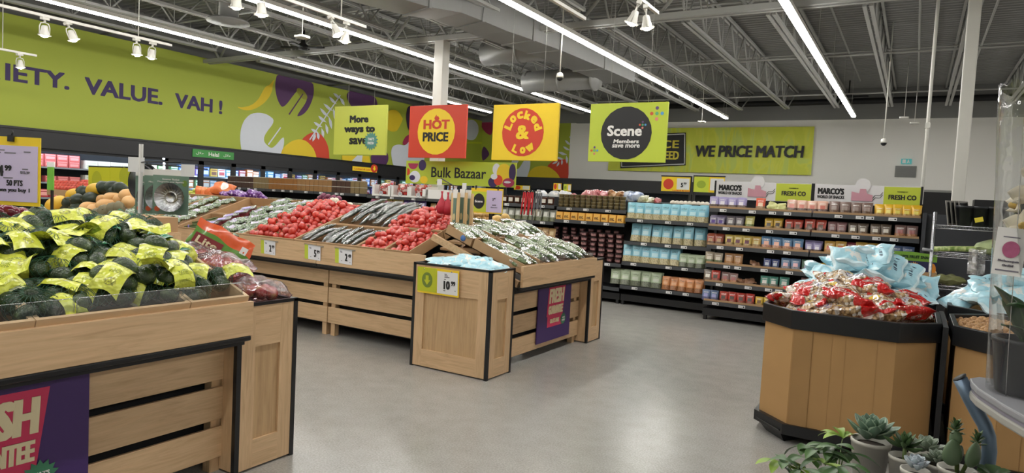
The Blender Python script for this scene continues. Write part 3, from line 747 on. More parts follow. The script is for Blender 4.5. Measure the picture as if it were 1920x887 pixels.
mtray(-10.9, -9.904, .1, 1.12, 'cardboard box of red apples at the far end of the island')
EL = (-2.98, 5.2, .865)
def etray(y0, y1, v0, v1, label, h=.1):
    p = slope_pt((-2.98, y0, .865), R(90), 0, v0, 0); return tray(label, p, R(90), y1-y0-.004, v1-v0-.006, h)
etray(5.2, 5.58, 0, .60, 'cardboard box of wrapped cucumbers beside the blue pouches, front row'); etray(5.58, 6.15, 0, .6, 'cardboard box of wrapped cucumbers in the middle of the end display, front row'); etray(6.15, 6.72, 0, .6, 'cardboard box of wrapped cucumbers by the far corner bin, front row')
etray(5.2, 5.58, .62, .94, 'cardboard box with a blue round stamp, rear row of the cucumbers', .09); etray(5.58, 6.15, .62, .94, 'cardboard box of wrapped cucumbers, middle of the rear row'); etray(6.15, 6.72, .62, .94, 'cardboard box of wrapped cucumbers, far end of the rear row')
AL = (-2.985, .38, .875)
def atray(y0, y1, v0, v1, label):
    p = slope_pt((-2.985, y0, .875), R(90), 0, v0, 0); return tray(label, p, R(90), y1-y0-.004, v1-v0-.006, .105, th=.018, m=flat('pale_box_board', (206,178,142), .7, var=.06))
atray(.64, 1.305, 0, .58, 'pale board box of avocados cut by the picture edge, front row'); atray(1.305, 1.97, 0, .58, 'pale board box of avocados behind the clear guard, front row'); atray(1.97, 2.30, 0, .58, 'narrow pale board box of avocados next to the apples, front row')
atray(.64, 1.305, .6, 1.0, 'pale board box of avocados in the rear row, at the picture edge'); atray(1.305, 2.30, .6, 1.0, 'pale board box of avocados in the rear row')
def guard(y0, y1, lab):
    b = MB(); pts = [(y0, 0), (y1, 0), (y1, .075), (y1-.012, .088), (y0+.012, .088), (y0, .075)]
    M = Matrix.Translation((-2.972, 0, .955)) @ Matrix(((0,0,1,0),(1,0,0,0),(0,1,0,0),(0,0,0,1)))
    b.prism(pts, -.003, .0, ACR, M); o = tag(b.build('acrylic_guard'), lab, 'guard')
    e = MB(); e.tube([tuple(M @ Vector((p[0], p[1], -.0015))) for p in pts[1:]+pts[:1]], .0016, glassy('acrylic_edge', (245,250,250), .5, .35, .1), 5); e.build('polished_edge', o)
guard(.7, 1.455, 'clear acrylic guard on the lip of the avocado boxes, toward the picture edge'); guard(1.465, 2.27, 'clear acrylic guard on the lip of the avocado boxes, toward the apples')
M_ = Matrix.Translation((-2.967, 0, .93)) @ Matrix(((0,0,1,0),(1,0,0,0),(0,1,0,0),(0,0,0,1)))
tag(MB().prism([(5.5,0),(6.7,0),(6.7,.08),(6.69,.09),(5.51,.09),(5.5,.08)], -.003, 0, ACR, M_).build('acrylic_guard'), 'clear acrylic guard along the lip of the cucumber display', 'guard')

# price tags on the tomato side
TAGW = flat('tag_paper', (232,232,236), .5, var=.01)
def price_tag(x, z, dig, cts, lab):
    r = thing('price_tag', lab, 'price tag', (x, 4.905, z), (R(4), R(2), 0))
    MB().box(-.115, .115, 0, .003, -.075, .075, TAGW).build('card', r); MB().box(-.115, -.065, -.002, 0, -.075, .075, LIME).build('lime_strip', r)
    fit_text('price_figures', dig, INK, r, (.04, -.002, -.005), FACE_Y, .032, .075, .04); fit_text('price_figures', cts, INK, r, (.085, -.002, .015), FACE_Y, .04, .035, .03)
    b = MB()
    for k, (xx, zz, w2) in enumerate(((-.035,.05,.03),(-.03,.04,.025),(-.025,-.045,.012),(.09,-.05,.01))): b.box(xx-w2/2*1.0, xx+w2/2, -.0015, 0, zz-.003, zz+.003, INKG)
    b.build('small_print', r)
    MB().box(-.12, .16, -.006, .004, .07, .084, ACR).build('clip_rail', r)
def tagpos(x, y): p = on_y(x, y, 4.905); return p[0], p[2]
price_tag(*tagpos(502.5, 464), '2', '99', 'lime and white 2.99 price tag below the vine tomatoes')
price_tag(*tagpos(586, 473.5), '5', '99', 'lime and white 5.99 price tag below the bare cucumbers')
price_tag(*tagpos(644, 481), '2', '49', 'lime and white 2.49 price tag below the roma tomatoes')

# purple FRESH GUARANTEE boards
SPUR = flat('sign_purple', (66,40,100), .5, var=.03); SPINK = flat('sign_pink', (205,52,92), .5, var=.03); SGRN = flat('badge_green', (58,120,88), .5, var=.03)
def burst(n, r0, r1, cx_, cz_): return [(cx_+(r1 if k % 2 else r0)*math.cos(PI*k/n), cz_+(r1 if k % 2 else r0)*math.sin(PI*k/n)) for k in range(2*n)]
def fresh_sign(loc, wd, zz0, zz1, lab, k=1.0, pk=None):
    """board facing +X, local x runs along +Y"""
    r = thing('fresh_guarantee_sign', lab, 'sign', loc, (0,0,R(90)))
    MB().box(-wd/2, wd/2, 0, .012, zz0, zz1, SPUR).build('board', r)
    cx_, cz_, pw, ph = pk
    def P(x, z): return (cx_+x*pw, cz_+z*ph)
    b = MB(); b.poly3([(P(x,z)[0], -.001, P(x,z)[1]) for x, z in ((-.5,-.24),(-.45,-.24),(-.45,-.5),(.36,-.5),(.40,-.2),(.5,.5),(-.42,.5))], SPINK, (0,-1,0), .001); b.build('pink_panel', r)
    fit_text('lettering', 'FRESH', CREAM, r, (cx_+.01*pw, -.003, cz_+.25*ph), FACE_Y, pw*.82, ph*.36, .06, .08)
    fit_text('lettering', 'GUARANTEE', CREAM, r, (cx_-.02*pw, -.003, cz_-.09*ph), FACE_Y, pw*.80, ph*.21, .06, .08)
    fit_text('lettering', "OR IT'S FREE", CREAM, r, (cx_-.06*pw, -.003, cz_-.36*ph), FACE_Y, pw*.5, ph*.11, .05, .06)
    bb = MB(); c0, c1 = P(.42, -.37); bb.poly3([(x, -.004, z) for x, z in burst(14, pw*.12, pw*.165, c0, c1)], SGRN, (0,-1,0), .001); o = bb.build('green_badge', r)
    fit_text('lettering', "THAT'S", WHITE, o, (c0, -.006, c1+.03*ph), FACE_Y, pw*.16, ph*.045, .04); fit_text('lettering', 'FRESH', WHITE, o, (c0, -.006, c1-.035*ph), FACE_Y, pw*.16, ph*.045, .04)
fresh_sign((-3.1, 6.12, 0), .72, .13, .735, 'purple FRESH GUARANTEE sign with a pink panel under the cucumbers', pk=(.02, .48, .40, .42))
fresh_sign((-3.1, .95, 0), 1.27, .10, .735, 'purple FRESH GUARANTEE sign under the avocados, cut by the picture edge', pk=(.245, .435, .46, .44))
# ------------------------------------------------------------------ produce
rn = random.Random(11)
def ellip(b, c, r, m, nu=12, nv=8, Rm=None, shape=None):
    """closed lumpy body, poles along local z; shape(t) scales the radius along the axis"""
    prof = []
    for j in range(nv+1):
        t = j/nv; a = PI*t; rr = math.sin(a)*(shape(t) if shape else 1); prof.append((rr, -math.cos(a)))
    M = Matrix.Translation(c) @ (Rm.to_4x4() if Rm is not None else Matrix.Identity(4)) @ Matrix.Diagonal((r[0], r[1], r[2], 1))
    b.lathe([(max(p[0], 1e-7), p[1]) for p in prof], m, nu, M); return b
# --- avocado bags
t = NT('avocado_skin'); n1 = t.noise(t.obj(), 26, 3).outputs[0]; v1 = t.n('ShaderNodeTexVoronoi', {'Vector': t.obj(), 'Scale': 150.0}).outputs[0]
t.bump(v1, .55, .004); AVO = t.fin(t.ramp(n1, [(.3, lin((30,44,30))), (.6, lin((58,76,44))), (.8, lin((96,112,62)))]), .27, Specular_IOR_Level=.6)
t = NT('avocado_label'); u_, v_ = t.uvs(); base = t.mix(t.noise(t.obj(), 9, 2).outputs[0], lin((212,220,44)), lin((234,238,110)))
inkn = t.math('GREATER_THAN', t.noise(t.mapping(t.n('ShaderNodeTexCoord').outputs['UV'], (26,60,1)), 1.0, 1).outputs[0], .5)
c = t.mix(t.math('MULTIPLY', t.rect(u_, v_, .28, .74, .42, .56), inkn), base, lin((126,142,46)))
c = t.mix(t.math('MULTIPLY', t.rect(u_, v_, .2, .82, .24, .31), inkn), c, lin((160,172,50)))
bn = t.noise(t.n('ShaderNodeTexCoord').outputs['UV'], 14, 2).outputs[0]
c = t.mix(t.math('MULTIPLY', t.oval(u_, v_, .55, .78, .22, .10), t.math('GREATER_THAN', bn, .47)), c, t.ramp(bn, [(.4, lin((150,96,60))), (.55, lin((178,186,80))), (.65, lin((120,130,60)))]))
c = t.mix(t.math('LESS_THAN', v_, .06), c, lin((240,240,190)))
t.bump(t.noise(t.obj(), 24, 2).outputs[0], .7, .03); ALAB = t.fin(c, .2, Specular_IOR_Level=.7, Coat_Weight=.4, Coat_Roughness=.1)
GFILM = flat('green_film', (34,112,74), .25, var=.15, scale=20, bump=.1); NETM = flat('green_net', (28,78,52), .4, var=.1)
def avo_bag(k):
    q = random.Random(100+k)
    r = thing('avocado_bag', 'bag of avocados', 'bag of avocados')
    n = (4, 5, 4, 3)[k % 4]
    spots = [(-.055,-.042),(.05,-.045),(-.045,.045),(.055,.04),(0,0)][:n]
    for i, (x, y) in enumerate(spots):
        z = .04 if i < 4 else .09
        e = Euler((R(90+q.uniform(-25,25)), 0, R(q.uniform(0,360)))).to_matrix()
        b = MB(); ellip(b, (0,0,0), (.044,.043,.059), AVO, 14, 10, e, lambda t: 1.0-.26*max(0, t-.45)/.55); b.build('avocado', r, (x+q.uniform(-.01,.01), y+q.uniform(-.01,.01), z))
    # net: thin strands hugging the fruit
    b = MB()
    def sh(a, bz): rr = .112+.012*math.sin(3*a+k); return (rr*math.cos(a)*math.cos(bz)*1.0, rr*.86*math.sin(a)*math.cos(bz), .045+.062*math.sin(bz))
    for s_ in (-1, 1):
        for i in range(20):
            b.tube([sh(2*PI*i/20+s_*.9*j/7, R(-35+16*j)) for j in range(8)], .0011, NETM, 3, caps=False)
    if k % 2 == 0: b.build('net', r)
    # label sheet
    ww = q.uniform(.115, .14)
    paths = [[(.12,.005),(.125,.055),(.10,.098),(.04,.112),(-.03,.106)], [(.02,.105),(.06,.112),(.10,.10),(.135,.062),(.15,.015)], [(.07,.08),(.09,.11),(.13,.125),(.18,.11),(.215,.085)], [(-.06,.10),(-.01,.118),(.05,.112),(.10,.115),(.14,.145)]]
    pa = paths[k % 4]; ph = q.uniform(0, 6)
    def fn(u, v):
        t_ = v*(len(pa)-1); i = min(int(t_), len(pa)-2); f = t_-i; f = f*f*(3-2*f) if False else f
        x = pa[i][0]*(1-f)+pa[i+1][0]*f; z = pa[i][1]*(1-f)+pa[i+1][1]*f
        return (x, (u-.5)*ww*(1-.15*math.sin(v*PI)), z+.004*math.sin(u*6+ph+v*3)-.018*(abs(u-.5)*2)**2)
    MB().grid(fn, 8, 12, ALAB).build('label', r)
    if k % 4 in (1, 3):
        b = MB(); b.grid(lambda u, v: (-.10-.07*v, (u-.5)*(.12-.05*v), .075-.05*v*v+.01*math.sin(u*8+v*5)), 6, 6, GFILM); b.build('film_tail', r)
    return r
AB = [Proto(avo_bag(k)) for k in range(4)]
AVOS = []
for row in range(7):
    for cc in range(9):
        v = .085+row*.152; u = .36+cc*.195+(row % 2)*.09+rn.uniform(-.03,.03)
        if u > 1.85: continue
        p = slope_pt((-2.985, .38, .875), R(90), u, v+rn.uniform(-.02,.02), .035+rn.uniform(0,.02)+(.03 if 1 < row < 6 else 0)); AVOS.append((p, row, cc))
for k in range(14):
    p = slope_pt((-2.985, .38, .875), R(90), rn.uniform(.6,1.8), rn.uniform(.15,.85), .12); AVOS.append((p, 9, 0))
for i, (p, row, cc) in enumerate(AVOS):
    if row == 0: p = p+Vector((-.065, 0, .035))
    yaw = R(rn.uniform(-70, 80)) if row else R(180+rn.uniform(-60, 60)); e = slope_eul(R(90), (R(rn.uniform(-14,14)), R(rn.uniform(-14,14)), yaw-R(90)))
    AB[(i*7+row) % 4 if row else 2*((i*7) % 2)].put(p, e, 'net bag of dark green avocados with a lime label, heaped on the sloped display', 'bagged avocados on the sloped display', rn.uniform(.93,1.08))
# --- tomatoes
t = NT('tomato_skin'); TOM = t.fin(Coat_Weight=.5, Coat_Roughness=.06, col=t.ramp(t.noise(t.obj(), 7, 2).outputs[0], [(.3, lin((168,28,24))), (.7, lin((212,66,48)))]), rough=.24, Specular_IOR_Level=.6)
t = NT('roma_skin'); ROM = t.fin(Coat_Weight=.5, Coat_Roughness=.08, col=t.ramp(t.noise(t.obj(), 9, 2).outputs[0], [(.3, lin((178,34,32))), (.7, lin((218,84,68)))]), rough=.26, Specular_IOR_Level=.6)
CALX = flat('calyx_green', (88,110,50), .6)
def vine_tomato(k):
    b = MB(); ellip(b, (0,0,0), (.043,.042,.036), TOM, 14, 9, None, lambda t: 1+.06*math.sin(t*PI)); o = b.build('vine_tomato')
    c = MB()
    for i in range(5):
        a = 2*PI*i/5; c.poly3([(0,0,.036),(.010*math.cos(a-.3),.010*math.sin(a-.3),.037),(.028*math.cos(a),.028*math.sin(a),.036),(.010*math.cos(a+.3),.010*math.sin(a+.3),.037)], CALX, (0,0,1), .0015)
    c.tube([(0,0,.034),(.004,0,.05)], .003, CALX, 5); c.build('calyx', o); return tag(o, 'tomato', 'tomato')
VT = Proto(vine_tomato(0)); b = MB(); ellip(b, (0,0,0), (.043,.042,.037), TOM, 14, 9); VT2 = Proto(tag(b.build('vine_tomato'), 'tomato', 'tomato'))
b = MB(); ellip(b, (0,0,0), (.029,.029,.041), ROM, 12, 9, None, lambda t: 1+.08*math.sin(t*PI)); RT = Proto(tag(b.build('roma_tomato'), 'tomato', 'tomato'))
def heap(pr, loc, rz, u0, u1, v0, v1, sp, n0, mound, lab, grp, rot='any', second=.45, sc=(.92, 1.08), ext=()):
    nu = max(1, int((u1-u0)/sp)); nv = max(1, int((v1-v0)/(sp*.9))); cnt = 0
    for lay in range(2):
        for j in range(nv-(lay)):
            for i in range(nu-(lay)):
                if lay and rn.random() > second: continue
                u = u0+(i+.5+.5*((j+lay) % 2)*.9)*(u1-u0)/(nu+.4); v = v0+(j+.5+.5*lay)*(v1-v0)/nv
                fu, fv = (u-u0)/(u1-u0), (v-v0)/(v1-v0)
                n = n0+mound*math.sin(PI*min(1,max(0,fu)))*math.sin(PI*min(1, max(0,fv*.85+.1)))+lay*sp*.62+rn.uniform(-.006,.006)
                p = slope_pt(loc, rz, u+rn.uniform(-.1,.1)*sp, v+rn.uniform(-.1,.1)*sp, n)
                e = (R(rn.uniform(0,360)),R(rn.uniform(0,360)),R(rn.uniform(0,360))) if rot == 'any' else slope_eul(rz, (R(90+rn.uniform(-30,30)), R(rn.uniform(-20,20)), R(rn.uniform(0,360))))
                pp = pr[rn.randrange(len(pr))] if isinstance(pr, list) else pr
                pp.put(p, e, lab, grp, rn.uniform(*sc)); cnt += 1
    return cnt
L0 = (0, 4.95, .895)
heap([VT, VT2, VT2], L0, 0, -6.42, -5.65, .04, 1.10, .084, .085, .05, 'round red vine tomato heaped in the long box beside the bare cucumbers', 'vine tomatoes in the long box', second=.5)
heap(RT, L0, 0, -4.335, -4.09, .03, .54, .063, .075, .03, 'red roma tomato in the box at the open corner of the display', 'roma tomatoes in the corner box', rot='lie', second=.5)
heap(RT, L0, 0, -4.70, -4.38, .03, .54, .063, .075, .03, 'red roma tomato in the front box beside the bare cucumbers', 'roma tomatoes in the front box', rot='lie', second=.5)
heap(RT, L0, 0, -4.82, -4.10, .57, 1.1, .063, .085, .07, 'red roma tomato heaped in the rear box', 'roma tomatoes in the rear box', rot='lie', second=.45)
# --- bare cucumbers
t = NT('cucumber_skin'); CUC = t.fin(t.ramp(t.noise(t.mapping(t.obj(), (60,60,4)), 1.0, 2).outputs[0], [(.3, lin((30,46,32))), (.7, lin((66,88,56)))]), .2, Specular_IOR_Level=.8)
SHRINK = glassy('shrink_film', (245,248,246), .22, .06, .10, .35, 30)
def cucumber(L=.33, r=.022, wrapped=True, bend=.02):
    b = MB(); n = 10; pts = [(0, -L/2+L*i/n, bend*math.sin(PI*i/n)) for i in range(n+1)]; rs = [r*min(1, .35+1.6*math.sin(PI*(i+.15)/(n+.3))) for i in range(n+1)]
    b.tube(pts, rs, CUC, 10); o = b.build('cucumber')
    if wrapped:
        f = MB(); pts2 = [(0, -L/2-.02, 0)]+pts+[(0, L/2+.02, 0)]; rs2 = [.012]+[v*1.07+.001 for v in rs]+[.012]; f.tube(pts2, rs2, SHRINK, 12); f.build('shrink_wrap', o)
    return tag(o, 'cucumber', 'cucumber')
CU = Proto(cucumber())
for k in range(15):
    p = slope_pt(L0, 0, -5.56+.8*k/14*1.0, .82+.06*math.sin(k), .10+.02*(k % 3)); CU.put(p, slope_eul(0, (R(4), 0, R(rn.uniform(-14,6)))), 'long dark cucumber in tight film in the rear box beside the roma tomatoes', 'film wrapped cucumbers in the rear box', rn.uniform(.95,1.15))
for k in range(9):
    p = slope_pt(L0, 0, -5.42+.62*k/8, .95+.03*math.sin(k*2), .155+.012*(k % 2)); CU.put(p, slope_eul(0, (R(2), 0, R(rn.uniform(-22,0)))), 'long dark cucumber in tight film in the rear box beside the roma tomatoes', 'film wrapped cucumbers in the rear box', rn.uniform(.95,1.15))
for k in range(14):
    p = slope_pt(L0, 0, -5.56+.78*k/13, .24+.04*math.sin(k*1.7), .085+.02*(k % 2)); CU.put(p, slope_eul(0, (R(3), 0, R(rn.uniform(-18,10)))), 'long dark cucumber in tight film in the front box above the 5.99 tag', 'film wrapped cucumbers in the front box', rn.uniform(.9,1.1))
# --- pillow bags: bags lying on a heap
def pillow_fn(L, W, T, seed, pinch=.5, lump=.012):
    q = random.Random(seed); a = [q.uniform(0, 6.28) for _ in range(8)]
    def body(u, v, s_):
        x = (u-.5)*L; y = (v-.5)*W
        e = (1-(abs(u-.5)*2)**3.0)*(1-(abs(v-.5)*2)**2.4); e = max(0, e)**.55
        z = s_*T/2*e + lump*math.sin(u*9+a[0])*math.sin(v*8+a[1])*e + .5*lump*math.sin(u*17+a[2]+v*6)*e + .6*lump*(1-e)*math.sin(u*15+v*13+a[3])
        y *= 1-pinch*.18*(1-abs(u-.5)*2)**0*((abs(u-.5)*2)**4) + .0
        return (x+.006*math.sin(v*11+a[4]), y+.006*math.sin(u*13+a[5]), z)
    return body
def pillow(name, L, W, T, seed, m, nu=18, nv=12, label=None, pinch=.5, lump=.012):
    f = pillow_fn(L, W, T, seed, pinch, lump); b = MB()
    b.grid(lambda u, v: f(u, v, 1), nu, nv, m); b.grid(lambda u, v: f(u, v, -1), nu, nv, m, flip=True)
    return b
# --- shiny bags of mini cucumbers
t = NT('mini_cucumber_bag'); uvc = t.n('ShaderNodeTexCoord').outputs['UV']; u_, v_ = t.uvs()
n1 = t.noise(t.mapping(uvc, (14,5,1)), 1.0, 2).outputs[0]; n2 = t.noise(t.mapping(uvc, (60,34,1)), 1.0, 2).outputs[0]
c = t.ramp(n1, [(.38, lin((40,62,38))), (.55, lin((98,126,78))), (.7, lin((70,92,58)))])
c = t.mix(t.math('GREATER_THAN', n2, .60), c, lin((226,228,224)))  # bright specks: reflections on the film, painted in as white
c = t.mix(t.math('MULTIPLY', t.rect(u_, v_, .3, .62, .25, .75), t.math('GREATER_THAN', n2, .45)), c, lin((196,186,212)))
t.bump(t.noise(t.obj(), 45, 3).outputs[0], .8, .02); MCB = t.fin(c, .12, Specular_IOR_Level=.9, Coat_Weight=.6, Coat_Roughness=.08)
PB = [Proto(tag(pillow('mini', .27, .15, .06, 40+k, MCB).build('mini_cucumber_bag'), 'x', 'bag of cucumbers')) for k in range(3)]
for j in range(6):
    for i in range(3):
        p = slope_pt(L0, 0, -6.95+i*.19+rn.uniform(-.02,.02), .1+j*.185, .085+.03*((i+j) % 2)); PB[(i+j) % 3].put(p, slope_eul(0, (R(rn.uniform(-8,8)),R(rn.uniform(-8,8)),R(60+rn.uniform(-20,25)))), 'shiny clear bag of mini cucumbers in the long box beside the vine tomatoes', 'bagged mini cucumbers')
for j in range(5):
    for i in range(6):
        p = slope_pt(L0, 0, -9.7+i*.33+rn.uniform(-.03,.03), .12+j*.21, .09); PB[(i+j) % 3].put(p, slope_eul(0, (R(rn.uniform(-8,8)),R(rn.uniform(-8,8)),R(rn.uniform(20,90)))), 'shiny wrapped pack of greens on the display beyond the steamer baskets', 'wrapped greens beyond the steamer baskets', 1.05)
# --- asparagus
ASP = flat('asparagus_green', (98,118,72), .5, var=.25, scale=30); BAND = flat('rubber_band', (110,90,150), .5)
def asparagus():
    b = MB(); q = random.Random(4)
    for k in range(14):
        a, rr = q.uniform(0, 6.28), .024*math.sqrt(q.random()); x, z = rr*math.cos(a), rr*math.sin(a)
        b.tube([(x,-.12,z),(x*1.1,.06,z),(x*1.3,.11,z*1.2),(x*1.4,.135,z*1.2)], [.0055,.0055,.007,.002], ASP, 6)
    o = b.build('asparagus_bundle'); MB().lathe([(.032,-.006),(.033,0),(.032,.006)], BAND, 14, Matrix.Translation((0,-.05,0)) @ Matrix.Rotation(R(90), 4, 'X')).build('rubber_band', o); return tag(o, 'x', 'asparagus')
AS = Proto(asparagus())
for k in range(7):
    p = slope_pt(L0, 0, -7.62+.085*k, .18+.1*(k % 2), .05+.03*(k % 2)); AS.put(p, slope_eul(0, (0,0,R(-48+rn.uniform(-10,10)))), 'green asparagus bundle in the front box behind the avocados', 'asparagus in the front box', 1.2)
for k in range(4):
    p = slope_pt(L0, 0, -7.35+.09*k, .72+.11*(k % 3), .05); AS.put(p, slope_eul(0, (0,0,R(-48+rn.uniform(-10,10)))), 'green asparagus bundle in the nearly empty rear box', 'asparagus in the rear box', 1.2)
# --- clamshell packs between asparagus and mini cucumbers
LILP = flat('lilac_print', (150,134,190), .4, var=.2, scale=30)
def clam():
    o = MB().rbox(-.09, .09, -.06, .06, 0, .045, .012, flat('berry_red', (120,42,52), .4, var=.4, scale=40)).build('berry_punnet'); MB().rbox(-.093, .093, -.063, .063, .045, .056, .012, SHRINK).build('lid', o); MB().box(-.07, .03, -.04, .04, .0565, .058, LILP).build('label', o); return tag(o, 'x', 'berries')
CLM = Proto(clam())
for k in range(5): CLM.put(slope_pt(L0, 0, -7.13+.03*(k % 2), .12+.13*k, .11), slope_eul(0, (0,0,R(30+10*(k % 3)))), 'small punnet with a lilac label between asparagus and mini cucumbers', 'punnets beside the asparagus')
# --- along the ridge behind: pears, orange bags, purple bags, onions, garlic, potatoes
def blob(name, r, m, cat, nu=12, nv=8, shape=None):
    b = MB(); ellip(b, (0,0,0), r, m, nu, nv, None, shape); return Proto(tag(b.build(name), 'x', cat))
PEAR = blob('pear', (.04,.04,.055), flat('pear_skin', (186,194,84), .4, var=.15, scale=20), 'pear', shape=lambda t: 1-.35*max(0, t-.5)/.5)
ORG = t_ = None
t = NT('orange_mesh_bag'); uvc = t.n('ShaderNodeTexCoord').outputs['UV']; u_, v_ = t.uvs()
c = t.ramp(t.n('ShaderNodeTexVoronoi', {'Vector': t.mapping(uvc, (4,3,1)), 'Scale': 1.0}).outputs[0], [(.1, lin((226,150,96))), (.5, lin((216,112,56)))]); c = t.mix(t.oval(u_, v_, .62, .5, .17, .3), c, lin((236,236,228)))
t.bump(t.noise(t.obj(), 20, 2).outputs[0], .5, .02); OBG = t.fin(c, .35)
t = NT('purple_mesh_bag'); uvc = t.n('ShaderNodeTexCoord').outputs['UV']
c = t.ramp(t.noise(t.mapping(uvc, (7,5,1)), 1.0, 3).outputs[0], [(.40, lin((84,40,112))), (.54, lin((122,70,150))), (.62, lin((216,206,226)))]); t.bump(t.noise(t.obj(), 24, 2).outputs[0], .6, .02); PBG = t.fin(c, .3)
ob = Proto(tag(pillow('orange_bag', .30, .24, .17, 60, OBG).build('orange_net_bag'), 'x', 'bag of produce')); pb_ = Proto(tag(pillow('purple_bag', .30, .22, .14, 61, PBG).build('purple_net_bag'), 'x', 'bag of produce'))
def atp(x, y, Y): return on_y(x, y, Y)
for i, (x, y) in enumerate(((404,362),(418,355),(396,368),(384,366))): ob.put(atp(x, y, 6.15), (R(20+20*i), R(10), R(30*i)), 'orange net bag on the ridge beyond the asparagus, among pears and purple bags', 'orange net bags on the ridge')
for i, (x, y) in enumerate(((430,368),(446,365),(462,369),(478,366),(487,371))): pb_.put(atp(x, y, 6.12), (R(-15+14*i), R(8), R(40*i)), 'purple net bag on the ridge behind the bagged mini cucumbers', 'purple net bags on the ridge', .85)
for i, (x, y) in enumerate(((357,362),(366,358),(375,354),(384,356),(362,366),(371,364),(390,358))): PEAR.put(atp(x, y, 6.1+.04*(i % 2)), (R(40*i), R(70), 0), 'pale green pear heaped on the ridge behind the steamer baskets', 'pears on the ridge')
RON = blob('red_onion', (.042,.042,.036), flat('red_onion_skin', (120,56,84), .25, var=.2, scale=14), 'onion'); GAR = blob('white_onion', (.04,.04,.036), flat('white_onion_skin', (232,222,204), .4, var=.05), 'onion', shape=lambda t: 1-.3*max(0, t-.6)/.4); POT = blob('yellow_potato', (.05,.036,.032), flat('potato_skin', (206,172,118), .6, var=.12, scale=14), 'potato')
for i in range(12): x = 600+i*3.2; RON.put(atp(x, 372-(i % 3)*3+i*.6, 6.2), (R(30*i), 0, 0), 'red onion on the ridge between vine tomatoes and white onions', 'red onions behind the vine tomatoes')
for i in range(14): x = 624+(i % 6)*6.5; GAR.put(atp(x, 389-(i//6)*6.5+(i % 6)*.4, 6.08+.05*(i % 2)), (R(20*i), R(15*i), 0), 'white onion heaped on the ridge behind the bare cucumbers', 'white onions on the ridge')
for i in range(20): x = 700+(i % 10)*8; RON.put(atp(x, 385-(i//10)*5+(i % 10)*.8, 6.25), (R(30*i), 0, 0), 'red onion on the ridge behind the roma tomatoes', 'red onions behind the roma tomatoes')
for i in range(14): x = 742+(i % 7)*7; POT.put(atp(x, 393-(i//7)*5+(i % 7)*.6, 6.1), (R(30*i), 0, R(50*i)), 'small yellow potato on the ridge behind the roma tomatoes', 'small potatoes behind the roma tomatoes')
# --- wrapped English cucumbers on the end display
t = NT('wrap_label'); u_, v_ = t.uvs(); c = t.mix(t.math('GREATER_THAN', t.noise(t.mapping(t.n('ShaderNodeTexCoord').outputs['UV'], (9,14,1)), 1.0, 1).outputs[0], .62), lin((150,166,128)), lin((112,76,140))); c = t.mix(t.math('GREATER_THAN', t.noise(t.mapping(t.n('ShaderNodeTexCoord').outputs['UV'], (11,9,1), loc=(3,1,0)), 1.0, 1).outputs[0], .57), c, lin((228,230,226))); WLAB = t.fin(c, .2, Coat_Weight=.5)
def pack():
    """tray pack: two short cucumbers under crinkled film with a purple and white band"""
    L = .24; o = None
    for s_ in (-1, 1):
        b = MB(); n = 8; b.tube([(s_*.024, -L/2+L*i/n, .012*math.sin(PI*i/n)) for i in range(n+1)], [.024*min(1, .4+1.5*math.sin(PI*(i+.2)/(n+.4))) for i in range(n+1)], CUC2, 10)
        if o is None: o = b.build('wrapped_cucumber_pack')
        else: b.build('cucumber', o)
    f = MB()
    def sk(u, v):
        a = 2*PI*u; y = (v-.5)*(L+.07); e = max(.05, 1-(abs(v-.5)*2)**4); return (.056*math.cos(a)*(.5+.5*e)+.002*math.sin(23*v+9*u), y, .008+.033*math.sin(a)*e+.002*math.sin(31*v+u*14))
    f.grid(sk, 16, 14, SHR2); f.build('film_wrap', o)
    f = MB(); f.grid(lambda u, v: (.0565*math.cos(PI*(.05+.9*u)), -.045+.1*v, .009+.0345*math.sin(PI*(.05+.9*u))), 8, 3, WLAB); f.build('label', o)
    return tag(o, 'x', 'cucumber pack')
t = NT('cucumber_skin_light'); CUC2 = t.fin(t.ramp(t.noise(t.mapping(t.obj(), (70,6,70)), 1.0, 2).outputs[0], [(.3, lin((66,92,46))), (.7, lin((134,160,96)))]), .25)
SHR2 = glassy('crinkled_wrap', (248,250,248), .05, .03, .10, .7, 34)
WC = Proto(pack())
def wrapped(y0, y1, v0, v1, n, nn, lab, grp, seed):
    q = random.Random(seed)
    for k in range(n):
        u = q.uniform(y0+.06, y1-.06)-5.2; v = v0+.13+(v1-v0-.22)*((k*.381966+.2) % 1.0); u = y0-5.2+.07+(y1-y0-.14)*((k*.618) % 1.0)
        WC.put(slope_pt(EL, R(90), u, v, nn+.03*(k//5)), slope_eul(R(90), (R(q.uniform(-6,6)), R(q.uniform(-8,8)), R(q.uniform(-30,30)))), lab, grp, q.uniform(1.05,1.2))
wrapped(5.2, 5.58, 0, .6, 8, .06, 'wrapped cucumber pack in the front box beside the blue pouches', 'wrapped cucumbers in the near front box', 1)
wrapped(5.58, 6.15, 0, .6, 12, .07, 'wrapped cucumber pack in the middle front box of the end display', 'wrapped cucumbers in the middle front box', 2)
wrapped(6.15, 6.72, 0, .6, 11, .07, 'wrapped cucumber pack in the front box by the far corner bin', 'wrapped cucumbers in the far front box', 3)
wrapped(5.2, 5.58, .60, .96, 5, .07, 'wrapped cucumber pack in the rear box with the blue stamp', 'wrapped cucumbers in the stamped box', 4)
wrapped(5.58, 6.15, .60, .98, 9, .075, 'wrapped cucumber pack in the middle rear box of the end display', 'wrapped cucumbers in the middle rear box', 5)
wrapped(6.15, 6.72, .60, .98, 8, .075, 'wrapped cucumber pack in the far rear box of the end display', 'wrapped cucumbers in the far rear box', 6)
